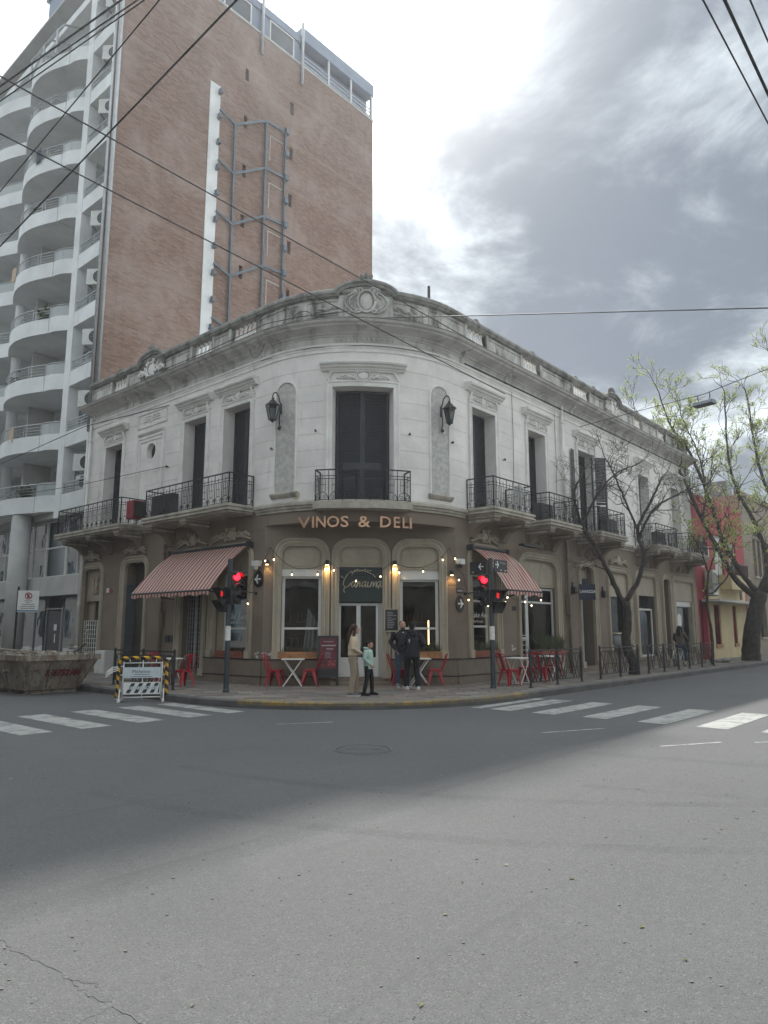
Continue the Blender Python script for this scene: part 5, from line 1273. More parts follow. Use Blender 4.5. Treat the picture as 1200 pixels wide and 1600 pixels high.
# what shows inside the windows
t_ = thing('window_curtain', 'pale hanging cloth inside the left corner window', 'curtain', tuple(FC(1.4, -.5, .2)))
mb = MB(); n = 16
mb.sweep([[FC(1.02+.55*k/n, -.55+.05*math.sin(k*1.5), .2), FC(1.25+.35*k/n, -.55+.04*math.sin(k*1.5), 2.3-.5*k/n), FC(1.26+.35*k/n, -.58+.04*math.sin(k*1.5), 2.3-.5*k/n), FC(1.03+.55*k/n, -.58+.05*math.sin(k*1.5), .2)] for k in range(n+1)]); mb.build('cloth', 'concrete_grey', t_, smooth=True)
def counter(F, u0, u1, d, label):
    t_ = thing('shop_counter', label, 'counter', tuple(F((u0+u1)/2, d, .16)))
    mb = MB(); mb.bx(F, u0, u1, d-.5, d, .16, 1.1); mb.build('body', 'red_wood', t_); mb = MB(); mb.bx(F, u0-.05, u1+.05, d-.55, d+.05, 1.1, 1.15); mb.build('top', 'wood_box', t_)
    mb = MB(); [mb.lathe(F(u0+.15+.17*k, d-.2, 1.152), [(.035, 0), (.04, .16), (.015, .22), (.015, .28)], 8) for k in range(int((u1-u0-.2)/.17))]; mb.build('bottles', 'sign_green', t_, kind='stuff')
    mb = MB(); mb.bx(F, u0, u1, d-1.6, d-1.55, 1.4, 1.45); mb.bx(F, u0, u1, d-1.6, d-1.55, 1.9, 1.95); [mb.lathe(F(u0+.1+.12*k, d-1.5, 1.95), [(.035, 0), (.035, .2), (.012, .27)], 6) for k in range(int((u1-u0)/.12))]; mb.build('shelf', 'wood_box', t_)
counter(FC, .5, 1.5, -1.3, 'wooden counter with bottles seen through the left corner window'); counter(FC, 3.7, 5.0, -1.5, 'wooden counter with bottles seen through the right corner window'); counter(FR, 8.5, 10.3, -1.6, 'wooden counter with bottles seen through the wide right window')
t_ = thing('light_tube', 'thin warm light tube inside the right corner window', 'lamp', tuple(FC(4.75, -.45, 1.3)))
mb = MB(); mb.tube([FC(4.78, -.45, 1.25), FC(4.78, -.45, 1.95)], .018, 6); mb.build('tube', 'strip_glow', t_)
# ------------------------------------------------------------------ apartment tower
tw = thing('apartment_tower', 'tall white apartment tower with curved balconies and a bare brick side wall', 'apartment block', tuple(B(20, 32)))
TT = 15.06
def FS(s, d, z): return O+dL*TT+dR*s-dL*d+UP*z        # brick side wall
TF = 2.68; Z0 = 6.56; NF = 10; TOP = 33.2
mb = MB(); slots = []
for k in range(7): slots.append((10.08, 10.33, 29.75-2.76*k, 30.5-2.76*k, .25)); slots.append((7.0, 7.22, 29.9-2.76*k, 30.6-2.76*k, .25))
wall(mb, FS, 0, 16.85, .1, TOP, slots)
mb.face([FS(16.85, 0, .1), FS(16.85, -26, .1), FS(16.85, -26, TOP), FS(16.85, 0, TOP)])
mb.build('brick_wall', 'tower_brick', tw, recalc=False)
for a, b_, c, d, r_ in slots: mb = MB(); mb.face([FS(a, -.24, c), FS(b_, -.24, c), FS(b_, -.24, d), FS(a, -.24, d)]); mb.build('vent_slot', 'lens_dark', tw, recalc=False)
mb = MB(); mb.bx(FS, 0, 16.85, -26, 0.05, TOP, TOP+.12); mb.build('roof_slab', 'concrete_grey', tw)
# roof storey
mb = MB(); mb.bx(FS, .1, 10.7, -8, -.06, TOP+.12, 35.0); mb.bx(FS, 10.9, 16.8, -8, -.5, TOP+.12, 34.8); mb.build('roof_storey', 'blue_panel', tw)
mb = MB(); mb.bx(FS, 0, 10.78, -8.2, .02, 34.62, 35.1); mb.bx(FS, 10.85, 16.9, -8.2, .03, 34.95, 35.75); mb.build('roof_fascia', 'blue_panel', tw)
for a, b_ in ((.6, 2.4), (3.2, 5.0), (5.6, 7.2), (8.6, 10.2)):
    mb = MB(); mb.trim(FS, [(a, 33.4), (a, 34.5), (b_, 34.5), (b_, 33.4), (a, 33.4)], [(0, -.06), (0, -.01), (.08, -.01), (.08, -.06)]); o = mb.build('roof_window', 'white_frame', tw)
    mb = MB(); mb.bx(FS, a, b_, -.07, -.045, 33.4, 34.5); mb.build('pane', 'tower_glass', o)
mb = MB()
for s in (10.95, 13.0, 14.9, 16.75): mb.bx(FS, s-.07, s+.07, -.12, .0, TOP+.1, 34.95)
for z_ in (33.5, 33.75, 34.0): mb.bar(FS(10.95, -.05, z_), FS(16.75, -.05, z_), .05)
mb.build('terrace_railing', 'galvanised', tw)
mb = MB(); mb.face([FS(10.95, -.08, 33.3), FS(16.2, -.08, 33.3), FS(16.2, -.08, 34.1), FS(10.95, -.08, 34.1)]); mb.build('terrace_glass', 'blue_panel', tw, recalc=False)
for s, z1 in ((7.95, 36.4), (10.82, 35.9)): mb = MB(); mb.tube([FS(s, .1, 32.0), FS(s, .1, z1)], .09, 8); mb.build('vent_pipe', 'galvanised', tw, smooth=True)
mb = MB(); mb.tube([FS(.12, .09, 9.5), FS(.12, .09, 34.4)], .10, 8); mb.tube([FS(-.1, .05, 9.5), FS(-.1, .05, 34.4)], .05, 6); mb.build('service_pipe', 'galvanised', tw, smooth=True)
# white strip with cleats, old sign frame
mb = MB(); mb.bx(FS, 4.9, 5.5, 0, .04, 8.5, 28.5); mb.build('wall_strip', 'concrete_white', tw)
for k in range(16): mb = MB(); z_ = 28.1-1.38*k; mb.bx(FS, 5.34, 5.48, .04, .32, z_-.10, z_+.02); mb.bx(FS, 5.37, 5.44, .04, .26, z_+.02, z_+.2); mb.build('wall_cleat', 'steel_grey', tw)
mb = MB()
for s, z1 in ((6.4, 26.95), (8.37, 28.3), (9.7, 28.4)): mb.bx(FS, s-.045, s+.045, .05, .16, 8.5, z1)
for k in range(7):
    dz = -2.74*k; P = [(5.45, 27.0+dz+.2), (6.4, 26.9+dz), (8.37, 28.25+dz), (9.7, 28.35+dz)]
    for (a, za), (b_, zb) in zip(P, P[1:]): mb.bar(FS(a, .12, za), FS(b_, .12, zb), .08, .11)
    mb.bx(FS, 9.62, 9.85, .03, .3, 28.2+dz, 28.5+dz); mb.bx(FS, 9.62, 9.85, .03, .3, 26.85+dz, 27.15+dz)
mb.build('sign_frame', 'steel_grey', tw)
for k in range(5):
    mb = MB(); z_ = 27.6-2.74*k; mb.trim(FS, [(8.75, z_-1.4), (8.75, z_), (9.6, z_)], [(0, 0), (0, .03), (.05, .03), (.05, 0)]); mb.build('wall_outline', 'concrete_grey', tw)
mat('blind_pale', (.5, .48, .44), .8, .1, 2, .05)
# street front
TE = 42.0; BK = -1.3
mb = MB(); FT = 31.45
mb.face([FL(TT, BK, .1), FL(17.7, BK, .1), FL(17.7, BK, TOP), FL(TT, BK, TOP)]); mb.face([FL(17.7, BK, .1), FL(TE, BK, .1), FL(TE, BK, FT), FL(17.7, BK, FT)]); mb.face([FL(17.7, BK, FT), FL(17.7, -9, FT), FL(17.7, -9, TOP), FL(17.7, BK, TOP)])
mb.face([FL(TE, BK, .1), FL(TE, -14, .1), FL(TE, -14, FT), FL(TE, BK, FT)])
mb.build('front_wall', 'tower_pale_grey', tw, recalc=False)
mb = MB(); mb.bx(FL, 17.2, 17.72, -.5, .02, Z0-.3, TOP+.6); mb.build('pillar', 'concrete_white', tw)
mb = MB(); mb.bx(FL, TT+.01, TT+.16, -.4, .03, Z0-.1, TOP+.3); mb.build('corner_pier', 'concrete_white', tw)
for t_ in (22.92, 28.02): mb = MB(); mb.tube([FL(t_, .05, Z0-.05), FL(t_, .05, 31.2)], .24, 14); mb.build('round_column', 'concrete_white', tw, smooth=True)
def bow(t0, t1, d0, d1, bulge, n=14): return [(t0+(t1-t0)*k/n, d0+(d1-d0)*k/n+bulge*math.sin(PI*k/n)) for k in range(n+1)]
def bow_balcony(k, pts, glassy, nm='curved_balcony', h=.70):
    zb = Z0+TF*k; mb = MB()
    
    sect = [[FL(t_, d, zb), FL(t_, d, zb+h), FL(t_, d-.10, zb+h), FL(t_, d-.10, zb+.16), FL(t_, BK, zb+.16), FL(t_, BK, zb)] for t_, d in pts]
    mb.sweep(sect); o = mb.build(nm, 'concrete_white', tw)
    mb = MB(); R_ = [FL(t_, d-.05, zb+1.22) for t_, d in pts]
    mb.tube(R_, .03, 6)
    if not glassy:
        for z_ in (.82, .95, 1.08): mb.tube([FL(t_, d-.05, zb+z_) for t_, d in pts], .015, 5)
    for j in range(0, len(pts), 3 if not glassy else 4): t_, d = pts[j]; mb.tube([FL(t_, d-.05, zb+h), FL(t_, d-.05, zb+1.22)], .02, 5)
    mb.build('handrail', 'galvanised', o)
    if glassy:
        mb = MB(); mb.sweep([[FL(t_, d-.05, zb+h+.02), FL(t_, d-.05, zb+1.18), FL(t_, d-.06, zb+1.18), FL(t_, d-.06, zb+h+.02)] for t_, d in pts]); mb.build('glass_panel', 'frosted' if 'frosted' in MATS else mat('frosted', (.42, .45, .45), .3, .05, 1, 0).name, o)
def tower_window(t0, t1, z0, z1, mull=1, m='white_frame', d=BK, trans=None, parent=None):
    mb = MB(); mb.trim(FL, [(t0, z0), (t0, z1), (t1, z1), (t1, z0), (t0, z0)], [(0, d), (0, d+.06), (-.07, d+.06), (-.07, d)])
    for j in range(1, mull+1): x = t0+(t1-t0)*j/(mull+1); mb.bx(FL, x-.03, x+.03, d+.003, d+.055, z0+.05, z1-.05)
    if trans: mb.bx(FL, t0+.05, t1-.05, d+.004, d+.052, trans-.03, trans+.03)
    o = mb.build('window', m, parent or tw)
    mb = MB(); mb.face([FL(t0, d+.02, z0), FL(t1, d+.02, z0), FL(t1, d+.02, z1), FL(t0, d+.02, z1)]); mb.build('pane', 'tower_glass', o, recalc=False)
    return o
rnd = random.Random(11)
for k in range(NF):
    bl = rnd.uniform(.3, 1.6); mb = MB(); mb.bx(FL, 19.2, 20.9, BK+.03, BK+.035, Z0+TF*k+2.35-bl, Z0+TF*k+2.35); mb.build('window_blind', ['blind_pale', 'sign_green', 'wood_box'][0] if rnd.random() < .8 else 'niche_stucco', tw)
    if k % 3 == 1: mb = MB(); mb.bx(FL, 20.6, 21.2, -.2, .2, Z0+TF*k+.17, Z0+TF*k+.75); mb.build('balcony_chest', 'steel_grey', tw)
    zb = Z0+TF*k
    mb = MB(); mb.bx(FL, TT+.165, 17.195, -.14, 0, zb, zb+.66); mb.bx(FL, TT+.165, 17.195, BK, -.141, zb, zb+.16); o = mb.build('service_balcony', 'concrete_white', tw)
    mb = MB()
    for z_ in (.76, .88, 1.0, 1.12): mb.bar(FL(TT+.165, -.06, zb+z_), FL(17.195, -.06, zb+z_), .03 if z_ < 1.1 else .05)
    for t_ in (TT+.25, 15.95, 17.1): mb.bar(FL(t_, -.06, zb+.66), FL(t_, -.06, zb+1.12), .03)
    mb.build('handrail', 'galvanised', o)
    if k == 9: continue
    bow_balcony(k, bow(17.73, 18.68, .0, .42, .10, 8), True, 'glazed_balcony')
    bow_balcony(k, bow(18.72, 22.9, .44, .45, .55), False)
    bow_balcony(k, bow(22.95, 28.0, .45, .45, .7), k % 2 == 0)
    bow_balcony(k, bow(28.05, 33.4, .45, .45, .7), False)
    tower_window(17.6, 18.9, zb+.2, zb+2.4, 1, trans=zb+1.8); tower_window(19.1, 21.0, zb+.2, zb+2.4, 2, trans=zb+1.8)
    tower_window(22.0, 22.8, zb+.9, zb+2.2, 1); tower_window(24.3, 26.6, zb+.2, zb+2.35, 2, trans=zb+1.8)
    mb = MB(); mb.bx(FL, 21.4, 21.55, BK, -.1, zb+.17, zb+TF-.02); mb.build('balcony_divider', 'concrete_grey', tw)
mb = MB(); mb.bx(FL, 17.73, 36, -9, .02, 31.2, 31.6); mb.build('roof_edge', 'concrete_white', tw)
mb = MB()
for sx in (19.4, 20.8, 22.2): mb.tube([FL(sx, .8, 28.75), FL(sx, .8, 30.0), FL(sx, .5, 30.5), FL(sx, -.4, 30.9)], .05, 6)
for z_, d in ((30.0, .8), (30.5, .5)): mb.tube([FL(19.4, d, z_), FL(22.2, d, z_)], .04, 6)
mb.build('roof_pergola', 'galvanised', tw)
for k in (0, 0, 1, 2, 3, 4, 6, 7, 8, 9):
    pass
for k in (0, 1, 2, 3, 4, 6, 7, 8, 9):
    zb = Z0+TF*k
    ac_unit(FL(15.62, -.22, zb+1.45), (dL*.8-dR*.6), (-dR*.8-dL*.6), 'white air conditioner on the side balcony, storey %s of the tower' % ('one two three four five six seven eight nine ten'.split()[k]), 'ac_white', .95, .70, .34, 'air conditioners on the tower')
ac_unit(FL(15.85, -.3, Z0+.75), dL, -dR, 'white air conditioner behind the lowest side railing of the tower', 'ac_white', .9, .6, .3, 'air conditioners on the tower')
for k, t0_ in ((0, 19.6), (2, 21.8), (3, 19.2), (5, 20.6), (7, 22.0)):
    mb = MB(); rl = random.Random(k); F_ = lambda a, d, z: FL(a, d, z)
    for q in range(60):
        c = FL(t0_+rl.gauss(0, .16), .45+rl.gauss(0, .1), Z0+TF*k+.95+rl.gauss(0, .18)); a = V((rl.gauss(0, 1), rl.gauss(0, 1), rl.gauss(0, 1))).normalized()*.12; b_ = a.orthogonal()*.5
        mb.face([c, c+a+b_, c+a*2, c+a-b_])
    mb.build('balcony_plant', 'plant_leaf', tw, recalc=False)
for k, t0_ in ((1, 20.2), (4, 21.5), (6, 19.8)):
    mb = MB(); mb.sweep([[FL(t0_+.5*j/6, .93+.03*math.sin(j*2), Z0+TF*k+1.24), FL(t0_+.5*j/6, .95+.03*math.sin(j*2), Z0+TF*k+.55), FL(t0_+.5*j/6, .96+.03*math.sin(j*2), Z0+TF*k+.55), FL(t0_+.5*j/6, .94+.03*math.sin(j*2), Z0+TF*k+1.25)] for j in range(7)]); mb.build('hanging_towel', ['denim', 'cloth_cream', 'cloth_mint'][k % 3], tw)
# lower storeys
mb = MB(); mb.bx(FL, TT, TE, BK, -.02, 3.05, 3.82); mb.build('spandrel', 'concrete_grey', tw)
mb = MB(); mb.bx(FL, TT, TE, BK, .0, 6.30, Z0-.01); mb.build('transfer_beam', 'concrete_grey', tw)
for t_ in (19.85, 27.5): mb = MB(); mb.tube([FL(t_, .42, .14), FL(t_, .42, Z0-.02)], .40, 18); mb.build('street_column', 'concrete_grey', tw, smooth=True)
for a, b_, m_ in ((15.1, 17.1, 2), (17.12, 19.0, 1), (19.02, 21.6, 2), (21.62, 25, 2), (25.02, 28, 2)):
    tower_window(a, b_, 3.84, 6.28, m_-1, d=-.4, trans=5.1)
for a, b_, m_ in ((15.1, 17.2, 0), (18.5, 21.0, 1), (21.02, 24.4, 1), (24.42, 28, 1)):
    o = tower_window(a, b_, .2, 3.03, m_, 'steel_grey', d=-.45)
for a, b_, z_ in ((15.6, 17.1, 2.0), (19.1, 21.0, 2.35)):
    mb = MB(); mb.bx(FL, a, b_, -.56, -.53, z_, 3.0); mb.build('window_blind', 'blind_cloth' if 'blind_cloth' in MATS else mat('blind_cloth', (.42, .46, .45), .8, .06, 1, .05).name, tw)
mb = MB(); mb.bx(FL, 17.25, 18.45, -.5, -.40, .2, 2.45); o = mb.build('entrance_door', 'door_grey' if 'door_grey' in MATS else mat('door_grey', (.10, .10, .10), .5, .15, 1, .05).name, tw)
mb = MB(); mb.trim(FL, [(17.2, .2), (17.2, 2.5), (18.5, 2.5), (18.5, .2)], [(0, -.42), (0, -.36), (.07, -.36), (.07, -.42)]); mb.build('door_frame', 'galvanised', o)
mb = MB(); mb.bx(FL, 17.6, 17.85, -.399, -.395, 1.65, 1.9); mb.bx(FL, 17.68, 17.76, -.399, -.393, 1.15, 1.5); mb.build('door_notice', 'print_white', o)
mb = MB(); [mb.bx(FL, 15.2, 16.4, -.47+.0, -.43, .5+.13*j, .58+.13*j) for j in range(5)]; mb.build('door_vent', 'galvanised', tw)

# ------------------------------------------------------------------ houses further along the right street
rd = thing('red_house', 'red rendered house with a cream street front beyond the corner building', 'house', tuple(FR(29.3, -3, .15)))
mb = MB(); wall(mb, FR, 24.95, 34.0, .1, 8.8, [(26.0, 26.9, 4.9, 6.6, .2), (28.3, 29.9, 4.4, 6.9, .3), (31.0, 32.4, 4.9, 6.7, .2), (27.3, 28.3, .9, 3.0, .3), (30.6, 31.3, .9, 3.0, .3), (25.2, 26.3, .15, 3.2, .3)])
mb.face([FR(24.95, -12, 8.8), FR(34, -12, 8.8), FR(34, 0, 8.8), FR(24.95, 0, 8.8)]); mb.build('wall', 'red_wall', rd, recalc=False)
mb = MB(); mb.bx(FR, 26.5, 27.3, 0, .06, .12, 4.45); mb.bx(FR, 28.3, 30.6, 0, .06, .12, 4.45); mb.bx(FR, 31.3, 33.4, 0, .06, .12, 4.45); mb.bx(FR, 27.3, 28.3, 0, .06, 3.0, 4.45); mb.bx(FR, 30.6, 31.3, 0, .06, 3.0, 4.45); mb.bx(FR, 27.3, 28.3, 0, .06, .12, .9); mb.bx(FR, 30.6, 31.3, 0, .06, .12, .9); mb.build('cream_front', 'yellow_wall', rd)
for k in range(12):
    mb = MB(); mb.bx(FR, 28.35, 30.55, .06, .085, 1.9+.11*k, 1.98+.11*k); mb.build('board', 'yellow_wall', rd)
mb = MB(); mb.bx(FR, 25.6, 34, .0, .9, 3.1, 3.22); mb.build('canopy_slab', 'concrete_grey', rd)
mb = MB(); mb.bx(FR, 28.6, 32.2, 0, .7, 3.85, 4.65); mb.build('balcony_front', 'yellow_wall', rd)
for a, b_, c, d in ((26.0, 26.9, 4.9, 6.6), (28.3, 29.9, 4.4, 6.9), (31.0, 32.4, 4.9, 6.7)):
    mb = MB(); mb.bx(FR, a, b_, -.2, -.12, c, d); o = mb.build('window', 'concrete_grey', rd)
    mb = MB(); [mb.bx(FR, a+.03, b_-.03, -.12, -.10, c+.05+.1*j, c+.13+.1*j) for j in range(int((d-c-.1)/.1))]; mb.build('roller_shutter', 'white_frame', o)
for a, b_ in ((27.3, 28.3), (30.6, 31.3)):
    mb = MB(); mb.bx(FR, a, b_, -.3, -.25, .9, 3.0); o = mb.build('window', 'dark_interior', rd)
    mb = MB(); [mb.bar(FR(a+.1+.13*j, -.1, .9), FR(a+.1+.13*j, -.1, 3.0), .025) for j in range(int((b_-a)/.13))]; mb.build('window_bars', 'iron', o)
    mb = MB(); mb.bx(FR, a-.05, b_+.05, 0, .12, .72, .9); mb.build('window_sill', 'wood_box', o)
mb = MB(); mb.bx(FR, 25.2, 26.3, -.3, -.22, .15, 3.2); mb.build('door', 'print_maroon' if 'print_maroon' in MATS else mat('print_maroon', (.09, .015, .025), .5, .1, 2, 0).name, rd)
mb = MB(); mb.bx(FR, 32.3, 32.7, .06, .10, 3.4, 4.2); mb.build('wall_panel', 'print_dark', rd)
mb = MB(); [mb.bar(FR(28.7+.15*j, .68, 4.65), FR(28.7+.15*j, .68, 5.3), .025) for j in range(23)]; mb.bar(FR(28.65, .68, 5.3), FR(32.1, .68, 5.3), .05); mb.build('balcony_railing', 'iron', rd)
ac_unit(FR(26.3, .35, 3.45), dR, -dL, 'tall grey air conditioner on the canopy of the red house', 'ac_white', .7, 1.3, .4)
ac_unit(FR(25.5, .3, 5.35), dR, -dL, 'white air conditioner on the red house wall beside the corner building', 'ac_white', .8, .6, .3)
bw = thing('brown_house', 'brown rendered building with tall grouped windows behind the big tree trunk', 'house', tuple(FR(44, -3, .15)))
mb = MB(); ow = [(36.2+1.05*j, 36.9+1.05*j, 5.0, 7.4, .3) for j in range(4)]+[(43+1.05*j, 43.7+1.05*j, 5.0, 7.4, .3) for j in range(4)]+[(36.6, 38.2, 1.2, 3.4, .3), (40, 41.6, .15, 3.2, .3), (44, 46, 1.2, 3.4, .3)]
wall(mb, FR, 34.05, 70, .1, 9.9, ow); mb.face([FR(34.05, 0, .1), FR(34.05, -12, .1), FR(34.05, -12, 9.9), FR(34.05, 0, 9.9)]); mb.build('wall', 'brown_wall', bw, recalc=False)
mb = MB(); mb.bx(FR, 34.05, 70, -.3, .15, 9.9, 10.15); mb.bx(FR, 34.05, 70, 0.001, .08, 4.35, 4.55); mb.bx(FR, 34.05, 39.98, 0.001, .06, .1, 1.0); mb.bx(FR, 41.62, 70, 0.001, .06, .1, 1.0); mb.build('moulding', 'brown_wall', bw)
for a, b_, c, d, r_ in ow:
    mb = MB(); mb.bx(FR, a, b_, -.3, -.26, c, d); o = mb.build('window' if c > 1 else 'door', 'tower_glass' if c > 1 else 'wood_box', bw)
    mb = MB(); mb.bx(FR, (a+b_)/2-.03, (a+b_)/2+.03, -.26, -.22, c, d); mb.bx(FR, a-.05, b_+.05, 0, .10, c-.12, c); mb.build('frame', 'cream_trim', o)
mb = MB(); mb.bx(FR, 34.6, 35.6, -2, -.8, 10.16, 11.0); mb.build('water_tank', 'steel_grey', bw)
# buildings across the streets, which the shop windows mirror
def far_block(name, label, F, s0, s1, h, floors, m_, step=3.4):
    t_ = thing(name, label, 'building', tuple(F((s0+s1)/2, -4, .15)))
    ops = []
    n = int((s1-s0)/step)
    for k in range(n):
        for f_ in range(floors):
            a = s0+.9+step*k; z_ = .9+f_*4.3; ops.append((a, a+1.5, z_, z_+2.5, .3))
    mb = MB(); wall(mb, F, s0, s1, 0, h, ops); mb.face([F(s0, 0, h), F(s1, 0, h), F(s1, -12, h), F(s0, -12, h)])
    for s in (s0, s1): mb.face([F(s, 0, 0), F(s, -12, 0), F(s, -12, h), F(s, 0, h)])
    mb.build('wall', m_, t_, recalc=False)
    mb = MB(); mb.bx(F, s0, s1, 0, .35, h-.5, h-.2); mb.bx(F, s0, s1, 0.002, .12, 4.6, 4.85); mb.build('cornice', 'white_trim', t_)
    for a, b_, c, d, r_ in ops: mb = MB(); mb.bx(F, a, b_, -.3, -.27, c, d); mb.build('window', 'tower_glass', t_)
K1 = lambda s, d, z: B(-3.2, s, z)+dR*d
K2 = lambda s, d, z: B(s, -3.2, z)+dL*d
K3 = lambda s, d, z: B(-7+s, -5.5-s, z)+(dR+dL).normalized()*d
far_block('left_street_house', 'unseen dark three storey block across the left street, shaped for the window reflections', K1, 13, 112, 13.4, 3, 'reflection_dark_wall', 5.0)  # out of view; raised, lengthened and darkened so the glass reflects dark
far_block('right_street_house', 'pale two storey house across the right street', K2, 13, 60, 7.6, 2, 'opposite_wall')
far_block('opposite_corner_house', 'pale corner house diagonally across the crossing', K3, -8, 8, 7.6, 2, 'opposite_wall')
# ------------------------------------------------------------------ trees
def limb_path(pts, n=10):
    """Catmull-Rom through control points"""
    P = [V(p) for p in pts]; P = [P[0]*2-P[1]]+P+[P[-1]*2-P[-2]]; out = []
    for i in range(1, len(P)-2):
        for k in range(n):
            t_ = k/n; a, b_, c, d = P[i-1:i+3]
            out.append(.5*((2*b_)+(c-a)*t_+(2*a-5*b_+4*c-d)*t_*t_+(3*b_-a-3*c+d)*t_**3))
    out.append(P[-2]); return out
class Tree:
    def __init__(s, seed): s.r = random.Random(seed); s.wood = MB(); s.twig = MB(); s.tips = []
    def limb(s, pts, r0, r1, n=8, wob=.02):
        P = limb_path(pts, 6); N = len(P)
        P = [p+V((s.r.uniform(-wob, wob), s.r.uniform(-wob, wob), 0)) if 0 < i < N-1 else p for i, p in enumerate(P)]
        s.wood.tube(P, [r0+(r1-r0)*(i/(N-1))**.8 for i in range(N)], n); return P
    def branch(s, p, d, L, r, depth, spread, up=.25, minr=.004):
        n = 5; P = [p]; dd = d.normalized()
        for i in range(n):
            dd = (dd+V((s.r.gauss(0, .16), s.r.gauss(0, .16), s.r.gauss(0, .12)+up*.12))).normalized(); P.append(P[-1]+dd*(L/n))
        r1 = max(minr, r*.45)
        (s.wood if r > .03 else s.twig).tube(P, [r+(r1-r)*i/n for i in range(n+1)], 6 if r > .03 else 4 if r > .012 else 3, cap=False)
        if depth == 0: s.tips.append((P[-1], dd)); s.tips.append((P[3], dd)); return
        k = s.r.choice((2, 3, 3)) if depth > 1 else s.r.choice((2, 3, 4))
        for j in range(k):
            i = s.r.randint(2, n) if j else n
            a = V((s.r.gauss(0, 1), s.r.gauss(0, 1), s.r.gauss(0, .8)+up)); a = (dd+a.normalized()*spread*s.r.uniform(.6, 1.2)).normalized()
            s.branch(P[i], a, L*s.r.uniform(.55, .85), max(minr, r*s.r.uniform(.45, .62)), depth-1, spread, up, minr)
    def grow(s, P, r0, r1, k, L, depth, spread, start=.35, up=.25, minr=.004):
        N = len(P)
        for j in range(k):
            f_ = start+(1-start)*(j+s.r.random())/k; i = min(N-2, int(f_*(N-1))); d = (P[i+1]-P[i]).normalized()
            a = V((s.r.gauss(0, 1), s.r.gauss(0, 1), s.r.gauss(0, .7)+up)).normalized()
            r = (r0+(r1-r0)*f_)*.5; s.branch(P[i], (d*.6+a*spread).normalized(), L*s.r.uniform(.6, 1.1)*(1.15-f_*.5), r, depth, spread, up, minr)
        s.branch(P[-1], (P[-1]-P[-2]), L*.8, r1*.9, depth, spread, up, minr)
def leaves(mb, c, n, size, spread, rnd):
    for k in range(n):
        p = c+V((rnd.gauss(0, spread), rnd.gauss(0, spread), rnd.gauss(0, spread))); a = V((rnd.gauss(0, 1), rnd.gauss(0, 1), rnd.gauss(0, .7))).normalized()
        b_ = a.orthogonal().normalized(); b_ = (b_*math.cos(1.7*k)+a.cross(b_)*math.sin(1.7*k)); L = size*rnd.uniform(.6, 1.3); w_ = L*.55
        mb.face([p, p+a*L*.5+b_*w_*.5, p+a*L, p+a*L*.5-b_*w_*.5])
# bare forked tree by the railings
tb = B(24.76, 10.2, .15)
def wp(x, y, z): return V((x, y, z))
t1 = thing('bare_tree', 'bare forked street tree between the railings on the right street', 'tree', tuple(tb))
T = Tree(5)
fork = wp(8.42, 25.3, 2.55)
P = T.limb([tb-UP*.1, tb+V((.02, 0, .35)), wp(8.42, 25.35, 1.2), wp(8.5, 25.3, 1.9), fork+V((.08, 0, .1))], .20, .13, 10, .012)
pass
L1 = T.limb([fork, wp(8.0, 25.2, 3.4), wp(7.55, 25.1, 4.4), wp(7.0, 25.0, 5.3), wp(6.75, 25.0, 6.4), wp(7.1, 25.1, 7.2)], .105, .035, 8)
L2 = T.limb([fork, wp(8.95, 25.3, 3.4), wp(9.25, 25.4, 4.3), wp(9.1, 25.5, 5.2), wp(9.75, 25.6, 6.4), wp(10.2, 25.7, 7.2)], .105, .035, 8)
L3 = T.limb([L1[18], wp(7.5, 25.0, 6.3), wp(8.3, 25.1, 7.2), wp(9.2, 25.3, 7.6)], .05, .02, 6)
L4 = T.limb([L2[16], wp(9.6, 25.2, 5.9), wp(10.6, 25.4, 6.5), wp(11.3, 25.4, 6.8)], .05, .02, 6)
L5 = T.limb([L2[18], wp(8.7, 25.4, 6.2), wp(8.3, 25.4, 7.3), wp(8.1, 25.5, 7.8)], .045, .02, 6)
for LL, k in ((L1, 12), (L2, 12), (L3, 9), (L4, 9), (L5, 9)): T.grow(LL, .065, .022, k+2, .85, 3, 1.05, .25, .15, .005)
o = T.wood.build('trunk', 'bark', t1, smooth=True); T.twig.build('twigs', 'twig', t1, smooth=True, kind='stuff')
# large budding tree at the right edge
bb = V((18.25, 36.3, .15)); t2 = thing('budding_tree', 'large leaning street tree with fresh yellow green buds at the right edge', 'tree', tuple(bb))
T = Tree(9); f0 = V((18.9, 36.2, 3.5))
P = T.limb([bb-UP*.1, bb+V((0, 0, .5)), V((18.35, 36.2, 1.6)), V((18.6, 36.2, 2.6)), f0], .46, .34, 12, .02)
A = []
A.append((T.limb([f0+V((-.15, 0, -.3)), V((17.6, 36.0, 4.2)), V((16.8, 35.8, 5.6)), V((16.0, 35.7, 7.2)), V((15.2, 35.6, 9.2)), V((14.2, 35.4, 10.8)), V((12.9, 35.2, 12.4))], .17, .035, 10), 17))
A.append((T.limb([f0+V((-.1, 0, .0)), V((18.0, 36.0, 4.4)), V((17.2, 36.2, 6.2)), V((16.6, 36.2, 8.6)), V((15.8, 36.3, 11.0)), V((15.0, 36.3, 12.2)), V((14.5, 36.2, 13.8))], .15, .035, 10), 17))
A.append((T.limb([f0, V((19.3, 36.1, 4.8)), V((19.0, 36.0, 6.6)), V((18.0, 35.8, 8.6)), V((17.6, 35.7, 10.4)), V((17.5, 35.4, 13.4))], .16, .035, 10), 17))
A.append((T.limb([f0+V((.1, 0, .1)), V((19.9, 36.2, 5.0)), V((20.3, 36.4, 7.2)), V((19.6, 36.4, 9.6)), V((19.3, 36.3, 11.4)), V((19.1, 36.2, 13.6))], .16, .035, 10), 17))
